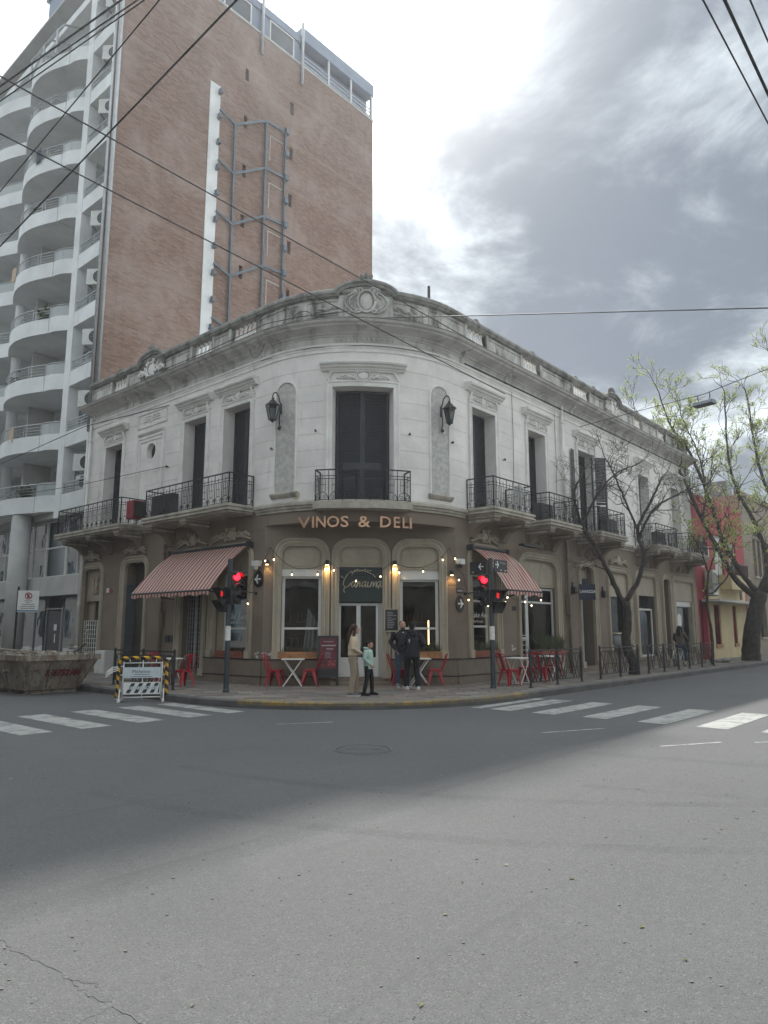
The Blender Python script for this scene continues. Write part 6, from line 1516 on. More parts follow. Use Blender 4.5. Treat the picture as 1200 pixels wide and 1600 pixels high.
A.append((T.limb([f0+V((.15, 0, 0)), V((20.6, 36.1, 4.8)), V((21.6, 36, 6.8)), V((21.6, 36, 9.5)), V((21.0, 36, 12.5)), V((20.5, 36, 15.5))], .16, .035, 10), 15))
A.append((T.limb([A[0][0][18], V((16.4, 35.9, 8.6)), V((16.2, 36.0, 10.6)), V((15.6, 36.2, 12.6))], .07, .025, 8), 11))
for LL, k in A: T.grow(LL, .10, .035, k, 1.25, 3, .8, .25, .35, .009)
T.wood.build('trunk', 'bark', t2, smooth=True); T.twig.build('twigs', 'bark', t2, smooth=True, kind='stuff')
lm = MB(); rl = random.Random(4)
for p, d in T.tips:
    if rl.random() < .72: leaves(lm, p, rl.randint(3, 6), .10, .06, rl)
lm.build('crown', 'young_leaf', t2, recalc=False)
# slim sapling in front of the red house
sb = V((14.55, 32.4, .15)); t3 = thing('young_tree', 'slim young tree with fresh leaves in front of the red house', 'tree', tuple(sb))
T = Tree(21)
P = T.limb([sb-UP*.05, V((14.6, 32.4, 1.4)), V((14.5, 32.4, 2.8)), V((14.65, 32.4, 4.2))], .085, .05, 8, .01)
B1 = T.limb([P[14], V((14.9, 32.4, 3.4)), V((15.6, 32.3, 4.3)), V((15.8, 32.3, 5.4))], .05, .02, 6)
B2 = T.limb([P[-1], V((14.4, 32.4, 5.2)), V((13.9, 32.3, 6.0))], .04, .018, 6)
B3 = T.limb([P[-1], V((15.1, 32.4, 5.3)), V((15.6, 32.5, 6.3))], .04, .018, 6)
for LL, k in ((B1, 5), (B2, 6), (B3, 6)): T.grow(LL, .04, .02, k, 1.0, 1, .9, .35, .15, .005)
T.wood.build('trunk', 'bark', t3, smooth=True); T.twig.build('twigs', 'bark', t3, smooth=True, kind='stuff')
lm = MB(); rl = random.Random(8)
for p, d in T.tips:
    if rl.random() < .75: leaves(lm, p, rl.randint(4, 9), .15, .16, rl)
lm.build('crown', 'young_leaf', t3, recalc=False)
# ------------------------------------------------------------------ overhead cables and the hanging lamp
def cable(pts, r, label, m_='cable', sag=0.0):
    P = [V(p) for p in pts]
    if len(P) == 2 and sag: P = [P[0].lerp(P[1], k/14)-UP*sag*(1-(2*k/14-1)**2) for k in range(15)]
    mb = MB(); mb.tube(P, r, 6); o = mb.build('overhead_cable', m_, None, smooth=True, label=label, cat='cable', group='overhead cables'); return o
def ext(a, b_, k0, k1): a, b_ = V(a), V(b_); return [a-(b_-a)*k0, b_+(b_-a)*k1]
cable(ext((-7.83, 13.55, 9.4), (-1.83, 7.75, 9.4), 4, 4), .015, 'thick dark cable rising steeply across the brick tower wall')
cable(ext((-6.53, 11.0, 10.02), (2.61, 20.0, 8.94), .3, .12), .013, 'lower of the two long cables crossing the corner parapet from the left')
cable([(-8.4, 8.2, 10.4), (-6.03, 10.0, 10.27), (2.67, 20.0, 10.02)], .013, 'upper of the two long cables crossing the corner parapet from the left')
cable(ext((-8.1, 13.48, 13.0), (-4.78, 11.37, 13.0), 4, 4), .020, 'highest of the three close cables at the top left corner')
cable(ext((-7.66, 12.8, 12.1), (-4.02, 10.47, 12.1), 4, 4), .012, 'lowest of the three close cables at the top left corner')
cable(ext((-7.94, 13.23, 12.6), (-4.33, 10.97, 12.6), 4, 4), .014, 'middle one of the three close cables at the top left corner')
cable(ext((-7.57, 12.92, 10.2), (-3.07, 8.55, 10.2), 4, 4), .010, 'thin cable running up from the left edge past the tower balconies')
cable([FL(9, .6, 10.42), FL(6.5, .62, 10.40), FA(-2.6, .62, 10.5), FA(-1.6, .62, 10.47), FA(-.4, .6, 10.52)], .012, 'thin sagging cable along the left parapet')
cable([(0.0, 19.35, 10.49), (7.97, 14.0, 8.28), (16, 8.6, 6.0)], .015, 'nearly level pale cable leaving the parapet towards the right', 'pale_cable')
cable(ext((3.44, 6.74, 8.4), (5.16, 8.66, 8.4), 4, 20), .010, 'left one of the three cables in the top right corner')
cable(ext((3.51, 6.44, 8.1), (4.64, 7.74, 8.1), 4, 20), .017, 'thick middle one of the three cables in the top right corner')
cable(ext((4.19, 7.15, 8.8), (4.7, 7.73, 8.8), 6, 50), .010, 'right one of the three cables in the top right corner')
cable([FL(22, .9, 9.0), FL(14.0, .7, 9.4), FL(9, .2, 9.3)], .014, 'thin cable from the tower to the left wing cornice')
cable([FL(24, .9, 7.6), FL(14.6, .5, 7.2), FL(9.2, .08, 7.2)], .010, 'thin low cable along the white left wing wall')
cable([FA(uR(4.4), .12, 9.83), FA(uR(12), .13, 9.84), FA(uR(24.8), .13, 9.83)], .022, 'dark cable clipped along the right architrave')
cable([FA(uL(4.2), .12, 9.7), FA(-1.5, .11, 9.72), FA(0, .11, 9.72)]+[FA(u, .11, 9.72) for u in (.8, 1.6, 2.4)], .008, 'thin cable clipped under the curved frieze')
for s, z0_, z1_ in ((7.3, 6.2, 9.7), (10.3, 6.3, 9.7)):
    cable([FA(uR(s), .03, z1_), FA(uR(s+.02), .03, 8), FA(uR(s-.05), .03, z0_)], .008, 'thin loose wire hanging down the right upper wall %s the second right window' % ('before' if s < 8 else 'beyond'))
t_ = None
lw = cable([(7.6, 27.4, 9.55), (9.26, 26.0, 9.72), (11.14, 24.0, 9.78), (12.32, 22.0, 9.95), (16, 16.5, 10.3)], .012, 'thin span wire carrying the street lamp')
lp = thing('hanging_street_lamp', 'dark flat street lamp hanging from a wire against the sky', 'street lamp', (11.14, 24.0, 9.4))
wd_ = (V((12.32, 22, 0))-V((9.26, 26, 0))).normalized(); wn_ = V((-wd_.y, wd_.x, 0)); G = frame_at((11.14, 24.0, 0), wd_, wn_)
mb = MB(); mb.sweep([[G(u, -h_, 9.38), G(u, h_, 9.38), G(u, h_*.75, 9.52), G(u, -h_*.75, 9.52)] for u, h_ in ((-.36, .16), (-.32, .20), (.32, .20), (.36, .16))]); mb.build('housing', 'steel_grey', lp, bevel=.01)
mb = MB(); mb.bx(G, -.28, .28, -.15, .15, 9.365, 9.379); mb.build('diffuser', 'lens_dark', lp)
mb = MB()
for sx in (-1, 1): mb.tube([G(sx*.15, 0, 9.52), G(sx*.22, 0, 9.63), G(sx*.22, 0, 9.79)], .018, 6)
mb.build('hanger', 'iron', lp)
t_ = thing('roof_pole', 'short dark pole standing behind the parapet right of the central crest', 'pole', tuple(FA(uR(4.6), -1.2, 10.42)))
mb = MB(); p = FA(2.95, -.8, 10.42); mb.tube([p, p+UP*2.05], .045, 8); mb.build('pole', 'iron', t_)
t_ = thing('cable_coil', 'loose loop of cable lying over the parapet left of the central crest', 'cable', tuple(FA(-1.6, .2, 10.6)))
mb = MB(); mb.tube([FA(-1.75+.3*math.cos(a), .20, 10.62+.22*math.sin(a)) for a in [k*.45 for k in range(9)]], .012, 5); mb.tube([FA(-3.1+.32*math.cos(a), .50, 10.15+.42*math.sin(a)-.1) for a in [3.3+k*.4 for k in range(8)]], .010, 5); mb.build('loop', 'cable', t_)
# ------------------------------------------------------------------ street furniture
PZ = .158
def foot(p): return V((p[0], p[1], PZ))
def signal_head(t_, G, z0, lit, n=3, r=.10, w_=.30):
    h = .28*n; mb = MB(); mb.bx(G, -w_/2, w_/2, -.16, 0, z0, z0+h); hd = mb.build('signal_head', 'sign_black', t_, bevel=.02)
    ax = G(1, 0, 0)-G(0, 0, 0); nn = G(0, 1, 0)-G(0, 0, 0)
    for k in range(n):
        z_ = z0+.14+.28*k; c = G(0, .004, z_)
        mb = MB(); mb.lathe(c, [(r, 0), (r*.92, .02), (r*.6, .04), (.01, .05)], 20, ax, UP, nn)
        mb.build('lens', 'lens_red' if k == lit else 'lens_dark', hd, smooth=True)
        mb = MB(); N = 14; a = [math.radians(5+170*j/N) for j in range(N+1)]; R_ = r+.018
        mb.sweep([[c+ax*math.cos(q)*R_+UP*math.sin(q)*R_, c+nn*.17+ax*math.cos(q)*R_*.97+UP*(math.sin(q)*R_*.97-.02), c+nn*.17+ax*math.cos(q)*(R_-.012)+UP*(math.sin(q)*(R_-.012)-.02), c+ax*math.cos(q)*(R_-.006)+UP*math.sin(q)*(R_-.006)] for q in a])
        mb.build('visor', 'sign_black', hd)
def traffic_light(p, label, face, hoff, pface, poff, ztop, plates):
    p = foot(p); t_ = thing('traffic_light', label, 'traffic light', tuple(p), group='traffic lights at the kerb')
    mb = MB(); mb.lathe(p, [(.085, 0), (.08, .05), (.068, .09), (.066, 1.2), (.066, ztop-PZ-.03), (.06, ztop-PZ)], 14); mb.build('pole', 'pole_paint', t_, smooth=False)
    mb = MB(); mb.lathe(p+UP*1.26, [(.0685, 0), (.0685, .36)], 14, cap=False); mb.build('paper_sticker', 'sticker', t_)
    fd = V(face).normalized(); xd = V((-fd.y, fd.x, 0)); G = frame_at(V((p.x, p.y, 0))+V(hoff), xd, fd); signal_head(t_, G, 2.32, 2)
    mb = MB()
    for z_ in (2.45, 3.02): mb.bar(V((p.x, p.y, z_)), V((p.x, p.y, z_))+V(hoff)*.9, .05)
    mb.build('head_clamp', 'sign_black', t_)
    pd = V(pface).normalized(); px_ = V((-pd.y, pd.x, 0)); G = frame_at(V((p.x, p.y, 0))+V(poff), px_, pd)
    mb = MB(); mb.bx(G, -.14, .14, -.16, 0, 2.12, 2.42); mb.bx(G, -.14, .14, -.16, 0, 2.44, 2.74)
    for z_ in (2.42, 2.74): mb.sweep([[G(x, 0, z_-.02), G(x, .2, z_-.02), G(x, .2, z_), G(x, 0, z_)] for x in (-.15, .15)]); [mb.sweep([[G(x, 0, z_-.25), G(x, .18, z_-.06), G(x, .2, z_), G(x, 0, z_)] for x in (s_*.145, s_*.155)]) for s_ in (-1, 1)]
    hd = mb.build('pedestrian_signal', 'sign_black', t_)
    mb = MB(); mb.ellF(G, (0, .006, 2.56), (.045, .006, .05), 8, 5); [mb.bx(G, x-.009, x+.009, .002, .010, 2.58, 2.66) for x in (-.03, -.01, .01, .03)]; mb.build('red_hand', 'hand_red', hd)
    for (q, xd_, nd_, w_, arrow_at, lines) in plates:
        G = frame_at(q, xd_, nd_); mb = MB(); mb.bx(G, 0, w_, -.012, .012, 0, .34); o = mb.build('street_plate', 'sign_black', t_, bevel=.006)
        mb = MB(); c = .12 if arrow_at == 'R' else w_-.12; k = 1 if arrow_at == 'R' else -1
        mb.trim(G, [(c-.07*k, .2), (c+.07*k, .2)], [(-.014, .013), (-.014, .016), (.014, .016), (.014, .013)])
        mb.trim(G, [(c+.02*k, .29), (c+.045*k, .24), (c+.085*k, .2), (c+.045*k, .16), (c+.02*k, .11)], [(-.015, .0125), (-.015, .018), (.015, .018), (.015, .0125)]); mb.build('arrow', 'print_white', o)
        mb = MB()
        if lines: put_text(mb, G, 'Mendoza', .27, .0125, .235, .085, thick=.002)
        mb.bx(G, .28 if lines else .06, .38 if lines else .13, .012, .015, .04, .075)
        if lines: mb.bx(G, .50, .60, .012, .015, .035, .07)
        mb.build('plate_print', 'print_grey', o, recalc=False)
traffic_light((-3.92, 18.26), 'traffic light showing red in front of the left awning', (.66, -.75, 0), (.19, -.07, 0), (-.55, -.83, 0), (-.18, -.02, 0), 3.47, [])
q = V((2.89, 19.42, 3.24))
traffic_light((2.89, 19.42), 'traffic light showing red and carrying street name plates in front of the right awning', (-.58, -.81, 0), (-.19, -.07, 0), (.35, -.94, 0), (.17, -.05, 0), 3.60,
              [(q+dR*.09-dL*.05, dR, -dL, .66, 'R', True), (q+dL*.62-dR*.07-UP*.06, -dL, -dR, .5, 'L', False)])
# no parking sign
p = foot((-12.28, 24.2)); t_ = thing('no_parking_sign', 'white no parking sign with a red ring and blue stripe above the rubble skip', 'sign', tuple(p))
mb = MB(); mb.lathe(p, [(.035, 0), (.035, 2.95)], 10); mb.build('post', 'iron', t_)
G = frame_at(p+V((.02, -.05, 0)), (.97, .22, 0), (.22, -.97, 0))
mb = MB(); mb.bx(G, 0, .66, -.01, .01, 2.10, 2.82); sb_ = mb.build('plate', 'print_white', t_, bevel=.005)
mb = MB(); c = G(.33, .012, 2.64); ax = G(1, 0, 0)-G(0, 0, 0); nn = G(0, 1, 0)-G(0, 0, 0); mb.ring(c, ax, UP, .10, .016, 24, 5); mb.bar(c-ax*.07+UP*.07, c+ax*.07-UP*.07, .026, .01, nn); mb.build('ring', 'print_red', sb_)
mb = MB(); put_text(mb, G, 'E', .285, .011, 2.585, .15, thick=.003, bold=.008); 
for k, (a, b_) in enumerate(((.21, .45), (.26, .40), (.15, .52), (.10, .56), (.10, .54))): mb.bx(G, a, b_, .010, .013, 2.47-.062*k, 2.485-.062*k)
mb.build('print', 'print_dark', sb_, recalc=False)
mb = MB(); mb.bx(G, .0, .66, .010, .0125, 2.125, 2.165); mb.build('stripe', 'print_teal', sb_)
# pavement railings
def railing_module():
    t_ = thing('pavement_railing', 'x', 'railing', (0, 0, 0), group='black pavement railings', local=True)
    L = 3.0
    for x in (0, L/2, L):
        mb = MB(); mb.tube([(x, 0, -.02), (x, 0, 1.0)], .034, 8); mb.lathe((x, 0, .98), [(.034, 0), (.03, .03), (.012, .045)], 8); mb.lathe((x, 0, 0), [(.07, 0), (.07, .012), (.04, .02)], 8); mb.build('post', 'iron', t_)
    mb = MB(); mb.bar((0, 0, .96), (L, 0, .96), .05, .04); mb.build('top_rail', 'iron', t_)
    for k in range(2):
        a, b_ = k*L/2+.09, (k+1)*L/2-.09; m_ = (a+b_)/2; z0, z1 = .14, .84; mb = MB()
        for p, q in (((a, z0), (b_, z0)), ((a, z1), (b_, z1)), ((a, z0), (a, z1)), ((b_, z0), (b_, z1)), ((a, z1), ((a+m_)/2+.06, z0)), (((a+m_)/2+.06, z0), (m_, z1)), ((m_, z1), ((b_+m_)/2-.06, z0)), (((b_+m_)/2-.06, z0), (b_, z1)), ((a+.22, z0), (m_-.1, z1)), ((b_-.22, z0), (m_+.1, z1)), ((a+.05, z0), ((a+m_)/2, z1)), ((b_-.05, z0), ((b_+m_)/2, z1))):
            mb.bar((p[0], 0, p[1]), (q[0], 0, q[1]), .022, .016, (0, 1, 0))
        for x in (a, b_): s_ = -1 if x == a else 1; mb.bar((x, 0, .3), (x+s_*.07, 0, .3), .02); mb.bar((x, 0, .7), (x+s_*.07, 0, .7), .02)
        mb.build('lattice_panel', 'iron', t_)
    return t_
rail0 = railing_module(); aR = math.atan2(dR.y, dR.x); aL = math.atan2(dL.y, dL.x)
spots = [(17.35, 'R', 'black railing in front of the red chairs, nearest the right traffic light'), (21.65, 'R', 'black railing left of the bare tree trunk'), (25.55, 'R', 'black railing between the bare tree and the cyclist'), (29.75, 'R', 'black railing in front of the cyclist'), (16.45, 'L', 'black railing behind the striped road barrier')]
for i, (s, side, lab) in enumerate(spots):
    loc = B(s, 9.98, PZ) if side == 'R' else B(10.6, s, PZ)
    o = rail0 if i == 0 else dup(rail0)
    o.location = loc; o.rotation_euler = (0, 0, aR if side == 'R' else aL); o['label'] = lab
# tables and chairs
def make_chair():
    t_ = thing('metal_chair', 'x', 'chair', (0, 0, 0), group='red metal chairs outside the cafe', local=True)   # faces +y
    mb = MB(); pr = [(-.18, -.18), (.18, -.18), (.19, .17), (-.19, .17)]
    mb.box8([(x, y, .435) for x, y in pr]+[(x, y, .45) for x, y in pr]); mb.box8([(x, y, .40) for x, y in [(-.185, -.185), (.185, -.185), (.195, .175), (-.195, .175)]]+[(x, y, .434) for x, y in [(-.185, -.185), (.185, -.185), (.195, .175), (-.195, .175)]]); mb.build('seat', 'red_metal', t_, bevel=.008)
    for sx in (-1, 1):
        for sy in (-1, 1):
            mb = MB(); a = V((sx*.165, sy*.16, .42)); b_ = V((sx*.225, sy*.235, 0)); u_ = V((sx, 0, 0)); v_ = V((0, sy, 0))
            sect = []
            for f_ in (0, .25, 1): p = a.lerp(b_, f_); w_ = .075*(1-f_)**.8+.03; sect.append([p, p-u_*w_, p-u_*w_-v_*.004, p-u_*.006-v_*.006, p-v_*w_-u_*.004, p-v_*w_])
            mb.sweep(sect); mb.build('leg', 'red_metal', t_)
    mb = MB(); P = [V((-.18, -.17, .43)), V((-.20, -.25, .62)), V((-.19, -.31, .80)), V((-.12, -.335, .86)), V((0, -.34, .865)), V((.12, -.335, .86)), V((.19, -.31, .80)), V((.20, -.25, .62)), V((.18, -.17, .43))]
    mb.tube(limb_path(P, 3), .014, 6); mb.build('back_hoop', 'red_metal', t_, smooth=True)
    mb = MB(); mb.sweep([[V((sx*w_, y, z_)), V((sx*w_, y-.006, z_)), V((-sx*w_, y-.006, z_)), V((-sx*w_, y, z_))] for sx, w_, y, z_ in ((1, .06, -.18, .44), (1, .055, -.245, .62), (1, .07, -.335, .855))]); mb.build('back_splat', 'red_metal', t_)
    return t_
def make_table():
    t_ = thing('folding_table', 'x', 'table', (0, 0, 0), group='white folding tables outside the cafe', local=True)
    mb = MB(); mb.box((0, 0, .725), (.62, .58, .03)); mb.build('table_top', 'table_white', t_, bevel=.006)
    for sy in (-1, 1):
        for k in (-1, 1): mb = MB(); mb.bar((k*.26, sy*.22+k*.012, 0), (-k*.24, sy*.22+k*.012, .71), .028, .014, (0, 1, 0)); mb.build('leg', 'table_white', t_)
    mb = MB(); mb.bar((-.25, -.23, .03), (-.25, .23, .03), .02); mb.bar((.25, -.23, .03), (.25, .23, .03), .02); mb.build('foot_bar', 'table_white', t_)
    return t_
ch0 = make_chair(); tb0 = make_table()
def rzf(d): return math.atan2(-d.x, d.y)     # rotation that turns +y to d
wb = V((.0, 1, 0))
chairs = [((-2.98, 20.12), V((.93, -.2, 0)), 'red metal chair left of the table under the left corner window'), ((-2.03, 20.2), V((-1, .05, 0)), 'red metal chair between the left corner table and the advertising board'),
          ((.42, 20.42), V((.9, .15, 0)), 'red metal chair behind the man in jeans'), ((1.42, 20.35), V((-1, 0.0, 0)), 'red metal chair under the right corner window, right of the two men'),
          (B(17.62, 10.8), dR-dL*.3, 'red metal chair nearest the right traffic light pole'), (B(18.92, 11.0), -dR, 'red metal chair right of the first table behind the railing'), (B(19.42, 10.75), dR, 'red metal chair left of the second table behind the railing'), (B(20.75, 11.1), -dR-dL*.2, 'red metal chair farthest along the right railing'),
          (B(11.45, 17.3), dL, 'red metal chair right of the road barrier by the left railing'), (B(11.6, 18.75), -dL, 'red metal chair half hidden behind the road barrier')]
for i, (p, d, lab) in enumerate(chairs):
    o = ch0 if i == 0 else dup(ch0); o.location = foot(p); o.rotation_euler = (0, 0, rzf(d)); o['label'] = lab
tables = [((-2.50, 20.15), dC, 'white folding table under the left corner window'), ((.98, 20.45), dC, 'white folding table behind the two men'), (B(18.28, 10.9), dR, 'white folding table behind the railing nearest the right traffic light'), (B(20.1, 10.95), dR, 'white folding table farther along the right railing'), (B(11.5, 18.05), dL, 'white folding table behind the striped road barrier')]
for i, (p, d, lab) in enumerate(tables):
    o = tb0 if i == 0 else dup(tb0); o.location = foot(p); o.rotation_euler = (0, 0, math.atan2(d.y, d.x)); o['label'] = lab
# advertising board
p = FC(1.86, .42, PZ); t_ = thing('advertising_board', 'black framed advertising board with a dark red menu poster left of the door', 'sign board', tuple(p))
lean = .10; G0 = frame_at(p, dC, nC); G = lambda u, d, z: G0(u, d-z*lean, z)
mb = MB()
for a, b_, c, d in ((-.29, -.235, 0, 1.36), (.235, .29, 0, 1.36), (-.235, .235, 1.30, 1.36), (-.235, .235, .40, .46), (-.235, .235, .22, .27)): mb.bx(G, a, b_, -.02, .02, c, d)
mb.build('frame', 'sign_black', t_)
mb = MB(); mb.bx(G, -.235, .235, -.012, .006, .46, 1.30); po = mb.build('poster', 'wine_poster', t_)
mb = MB(); mb.bx(G, -.235, .235, -.012, .004, .272, .398); mb.build('lower_panel', 'sign_black', t_)
mb = MB(); mb.bx(G, -.19, .21, .007, .009, 1.075, 1.105); mb.bx(G, -.05, .14, .007, .009, .985, 1.01); mb.bx(G, -.13, .15, .007, .009, 1.19, 1.205)
for k in range(5): w_ = (.08, .09, .11, .07, .12)[k]; mb.bx(G, -w_, w_-.02, .007, .009, .90-.035*k, .908-.035*k)
mb.build('print', 'print_grey', po)
mb = MB(); rl = random.Random(5)
for k in range(9): mb.ellF(G, (rl.uniform(-.19, .19), .007, rl.uniform(.56, .68)), (rl.uniform(.03, .07), .004, rl.uniform(.012, .03)), 7, 4, rot=rl.uniform(-.5, .5))
mb.build('food_picture', 'poster_food' if 'poster_food' in MATS else mat('poster_food', (.36, .07, .06), .5, .5, 16, 0).name, po)
mb = MB()
for sx in (-1, 1): mb.bar(G0(sx*.26, -.13, 1.33), G0(sx*.26, -.34, 0), .035)
mb.build('back_leg', 'sign_black', t_)
# road barrier
c = V((-5.78, 17.57, 0)); xd = V((.87, .22, 0)).normalized(); nd = V((xd.y, -xd.x, 0)); G = frame_at(c, xd, nd)
t_ = thing('road_barrier', 'white sign barrier wrapped in black and yellow foam standing on the crossing', 'barrier', tuple(c))
mb = MB()
for x in (-.44, 0, .44): mb.tube([G(x, 0, .06), G(x, 0, .96 if x == 0 else .93)], .016, 6)
for z_ in (.10, .90): mb.tube([G(-.44, 0, z_), G(.44, 0, z_)], .016, 6)
for x in (-.30, .30): mb.tube([G(x, 0, .90), G(x, 0, 1.0)], .014, 6)
for z_ in (.25, .62, .82): mb.tube([G(.44, 0, z_), G(.52, 0, z_)], .012, 6); mb.tube([G(-.44, 0, z_), G(-.52, 0, z_)], .012, 6)
fr = mb.build('frame', 'white_frame', t_, smooth=True)
mb = MB(); mb.bx(G, -.42, .42, .018, .03, .55, .80); b1 = mb.build('sign_panel', 'pale_print', t_)
mb = MB(); put_text(mb, G, 'Micheletti', -.03, .031, .665, .105, thick=.002, align='CENTER'); mb.bx(G, -.20, .17, .030, .032, .625, .635); mb.bx(G, -.26, .22, .030, .032, .575, .585); mb.build('print', 'print_dark', b1, recalc=False)
mb = MB(); mb.bx(G, -.42, .42, .018, .03, .17, .45); b2 = mb.build('stripe_panel', 'print_white', t_)
mb = MB()
for k in range(5):
    x = -.36+.18*k; q = [(x, .20), (x+.09, .20), (x+.21, .43), (x+.12, .43)]
    q = [(max(-.36, min(.40, a)), z_) for a, z_ in q]; mb.face([G(a, .0315, z_) for a, z_ in q])
mb.build('chevrons', 'print_dark', b2, recalc=False)
mb = MB(); put_text(mb, G, 'HORMIGONES', .02, .033, .285, .10, thick=.002, align='CENTER', bold=.006); mb.build('print', 'pale_print', b2, recalc=False)
mb = MB(); mb.tube([G(-.57, 0, .10), G(-.56, 0, .3), G(-.545, 0, .85), G(-.52, 0, .97), G(-.44, 0, 1.02), G(0, 0, 1.025), G(.44, 0, 1.02), G(.53, 0, .96), G(.55, 0, .85), G(.56, 0, .3), G(.57, 0, .10)], .036, 8); mb.build('foam_tube', 'hazard_tape', t_, smooth=True)
for sx in (-1, 1):
    mb = MB(); mb.bar(G(sx*.5, -.20, .03), G(sx*.5, .24, .02), .06, .035); mb.bar(G(sx*.58, -.05, .05), G(sx*.42, -.05, .05), .05, .03); mb.bar(G(sx*.5, .2, .04), G(sx*.5, 0, .28), .02); mb.bar(G(sx*.5, -.17, .04), G(sx*.5, 0, .28), .02); mb.bar(G(sx*.5, 0, .03), G(sx*.5, 0, .3), .03); mb.build('foot', 'white_frame', t_)
mb = MB()
for k in range(3): mb.tube([G(-.55, .02, .82-.04*k), G(-.68, .05, .80-.05*k), G(-.82, .10, .68-.05*k)], .012, 5)
mb.build('tape_end', 'print_white', t_)
# rubble skip
c = B(9.05, 20.9, 0); t_ = thing('rubble_skip', 'rusty grey skip heaped with rubble and marked with a red phone number', 'skip', tuple(c))
G = lambda a, b_, z: B(9.05+a, 19.8+b_, z)     # a across (towards the kerb), b along the street
base = [(-.74, 0), (.72, 0), (.72, 2.2), (-.74, 2.2)]; rim = [(-.98, -.42), (1.02, -.42), (1.02, 3.0), (-.98, 3.0)]
mb = MB(); n = 4; rings = []
for k in range(n+1):
    f_ = k/n; rings.append([G(a+(a2-a)*f_+rnd.uniform(-.012, .012), b_+(b2-b_)*f_+rnd.uniform(-.012, .012), .10+.80*f_) for (a, b_), (a2, b2) in zip(base, rim)])
mb.sweep(rings, cap=False); mb.face([p for p in rings[0]])
inner = [[G(a*.97, .03+b_*.97, z_) for (a, b_) in q] for q, z_ in ((rim, .9), (base, .13))]
mb.sweep(inner, cap=False); mb.build('hull', 'rusty_skip', t_, recalc=False)
mb = MB(); o_ = [G(a, b_, 0) for a, b_ in rim]
def rimbar(z0, z1, e):
    q = [(-.98-e, -.42-e), (1.02+e, -.42-e), (1.02+e, 3.0+e), (-.98-e, 3.0+e)]; qi = [(-.95, -.39), (.99, -.39), (.99, 2.97), (-.95, 2.97)]
    for i in range(4):
        j = (i+1) % 4; mb.box8([G(*q[i], z0), G(*q[j], z0), G(*qi[j], z0), G(*qi[i], z0), G(*q[i], z1), G(*q[j], z1), G(*qi[j], z1), G(*qi[i], z1)])
rimbar(.88, 1.02, .05); mb.build('rim', 'rusty_skip', t_)
mb = MB()
for a in (-.55, .45): mb.bar(G(a, 0.05, .05), G(a, 2.1, .05), .12, .10)
for b_ in (.1, 1.1, 2.0): mb.bar(G(-.7, b_, .05), G(.68, b_, .05), .10, .098)
mb.build('skids', 'rusty_skip', t_)
for a in (-.85, -.25, .35, .9):
    mb = MB(); a0 = a*.74; mb.bar(G(a0, -.03, .14), G(a, -.44, .88), .05, .04); mb.build('stiffener', 'rusty_skip', t_)
for sx in (-.99, 1.03):
    mb = MB(); p_ = G(sx, .5, .6); mb.tube([p_, p_+dR*(.14 if sx > 0 else -.14)], .05, 8); mb.build('lifting_lug', 'rusty_skip', t_)
e0 = G(-.50, -.145, .38); dn = (G(0, -.42, .9)-G(0, 0, .10)).normalized(); Gt = lambda u, d, z: e0+dR*u+dn*(z)+(-dL*.9-UP*.45)*(d+.03)
mb = MB(); put_text(mb, Gt, '156752986', .12, .006, .12, .26, thick=.002, shear=.2, bold=.012, sx=.85); mb.build('phone_number', 'print_rust' if 'print_rust' in MATS else mat('print_rust', (.16, .025, .025), .7, .3, 8, 0).name, t_, recalc=False)
e1 = G(-.985, 1.2, .5)
Gs = lambda u, d, z: G(-.80, 1.9, .3)+(-dL)*u+UP*z*.93-dR*(d+.04+z*.28)
mb = MB(); put_text(mb, Gs, '156752986', -.35, .006, .10, .26, thick=.002, bold=.012, sx=.85); mb.build('side_number', 'print_rust', t_, recalc=False)
mb = MB(); rl = random.Random(12); N, M_ = 14, 24; hgt = {}
for i in range(N+1):
    for j in range(M_+1):
        u_, v_ = i/N, j/M_; hgt[i, j] = mb.av(G(-.95+1.94*u_, -.39+3.36*v_,   .86+.09*math.sin(PI*u_)*math.sin(PI*v_)**.5+rl.uniform(-.03, .05)))
for i in range(N):
    for j in range(M_): mb.idx([hgt[i, j], hgt[i+1, j], hgt[i+1, j+1], hgt[i, j+1]])
for k in range(260):
    u_, v_ = rl.random(), rl.random(); p_ = G(-.9+1.84*u_, -.34+3.26*v_, .90+.08*math.sin(PI*u_)+rl.uniform(-.02, .05)); s_ = rl.uniform(.02, .085)
    R_ = Matrix.Rotation(rl.uniform(0, 3), 3, V((rl.random(), rl.random(), rl.random())).normalized()); e = (s_*rl.uniform(.6, 1.6), s_, s_*rl.uniform(.4, .9))
    mb.box8([p_+R_@V((x*e[0], y*e[1], z*e[2])) for z in (-1, 1) for x, y in ((-1, -1), (1, -1), (1, 1), (-1, 1))])
mb.build('rubble', 'rubble', t_, recalc=False, kind='stuff')
mb = MB(); mb.bar(G(-.9, 2.6, 1.0), G(-.3, .3, 1.1), .12, .03); mb.bar(G(-.6, 2.8, 1.15), G(-.2, 1.9, 1.1), .1, .03); mb.build('board', 'cream_trim', t_)
mb = MB(); mb.tube([G(.5, .2, 1.0), G(.7, .05, 1.15), G(.75, -.15, 1.3)], .02, 6); mb.build('pipe_end', 'iron', t_)
# small cabinet by the wall
t_ = thing('meter_cabinet', 'low pale cabinet by the wall behind the rubble skip', 'cabinet', tuple(FL(12.3, .25, PZ)))
mb = MB(); mb.bx(FL, 11.95, 12.65, .07, .42, .15, .95); mb.build('body', 'white_frame', t_, bevel=.01)
for a in (11.97, 12.31): mb = MB(); mb.bx(FL, a, a+.32, .42, .435, .18, .92); mb.build('door', 'ac_white', t_)
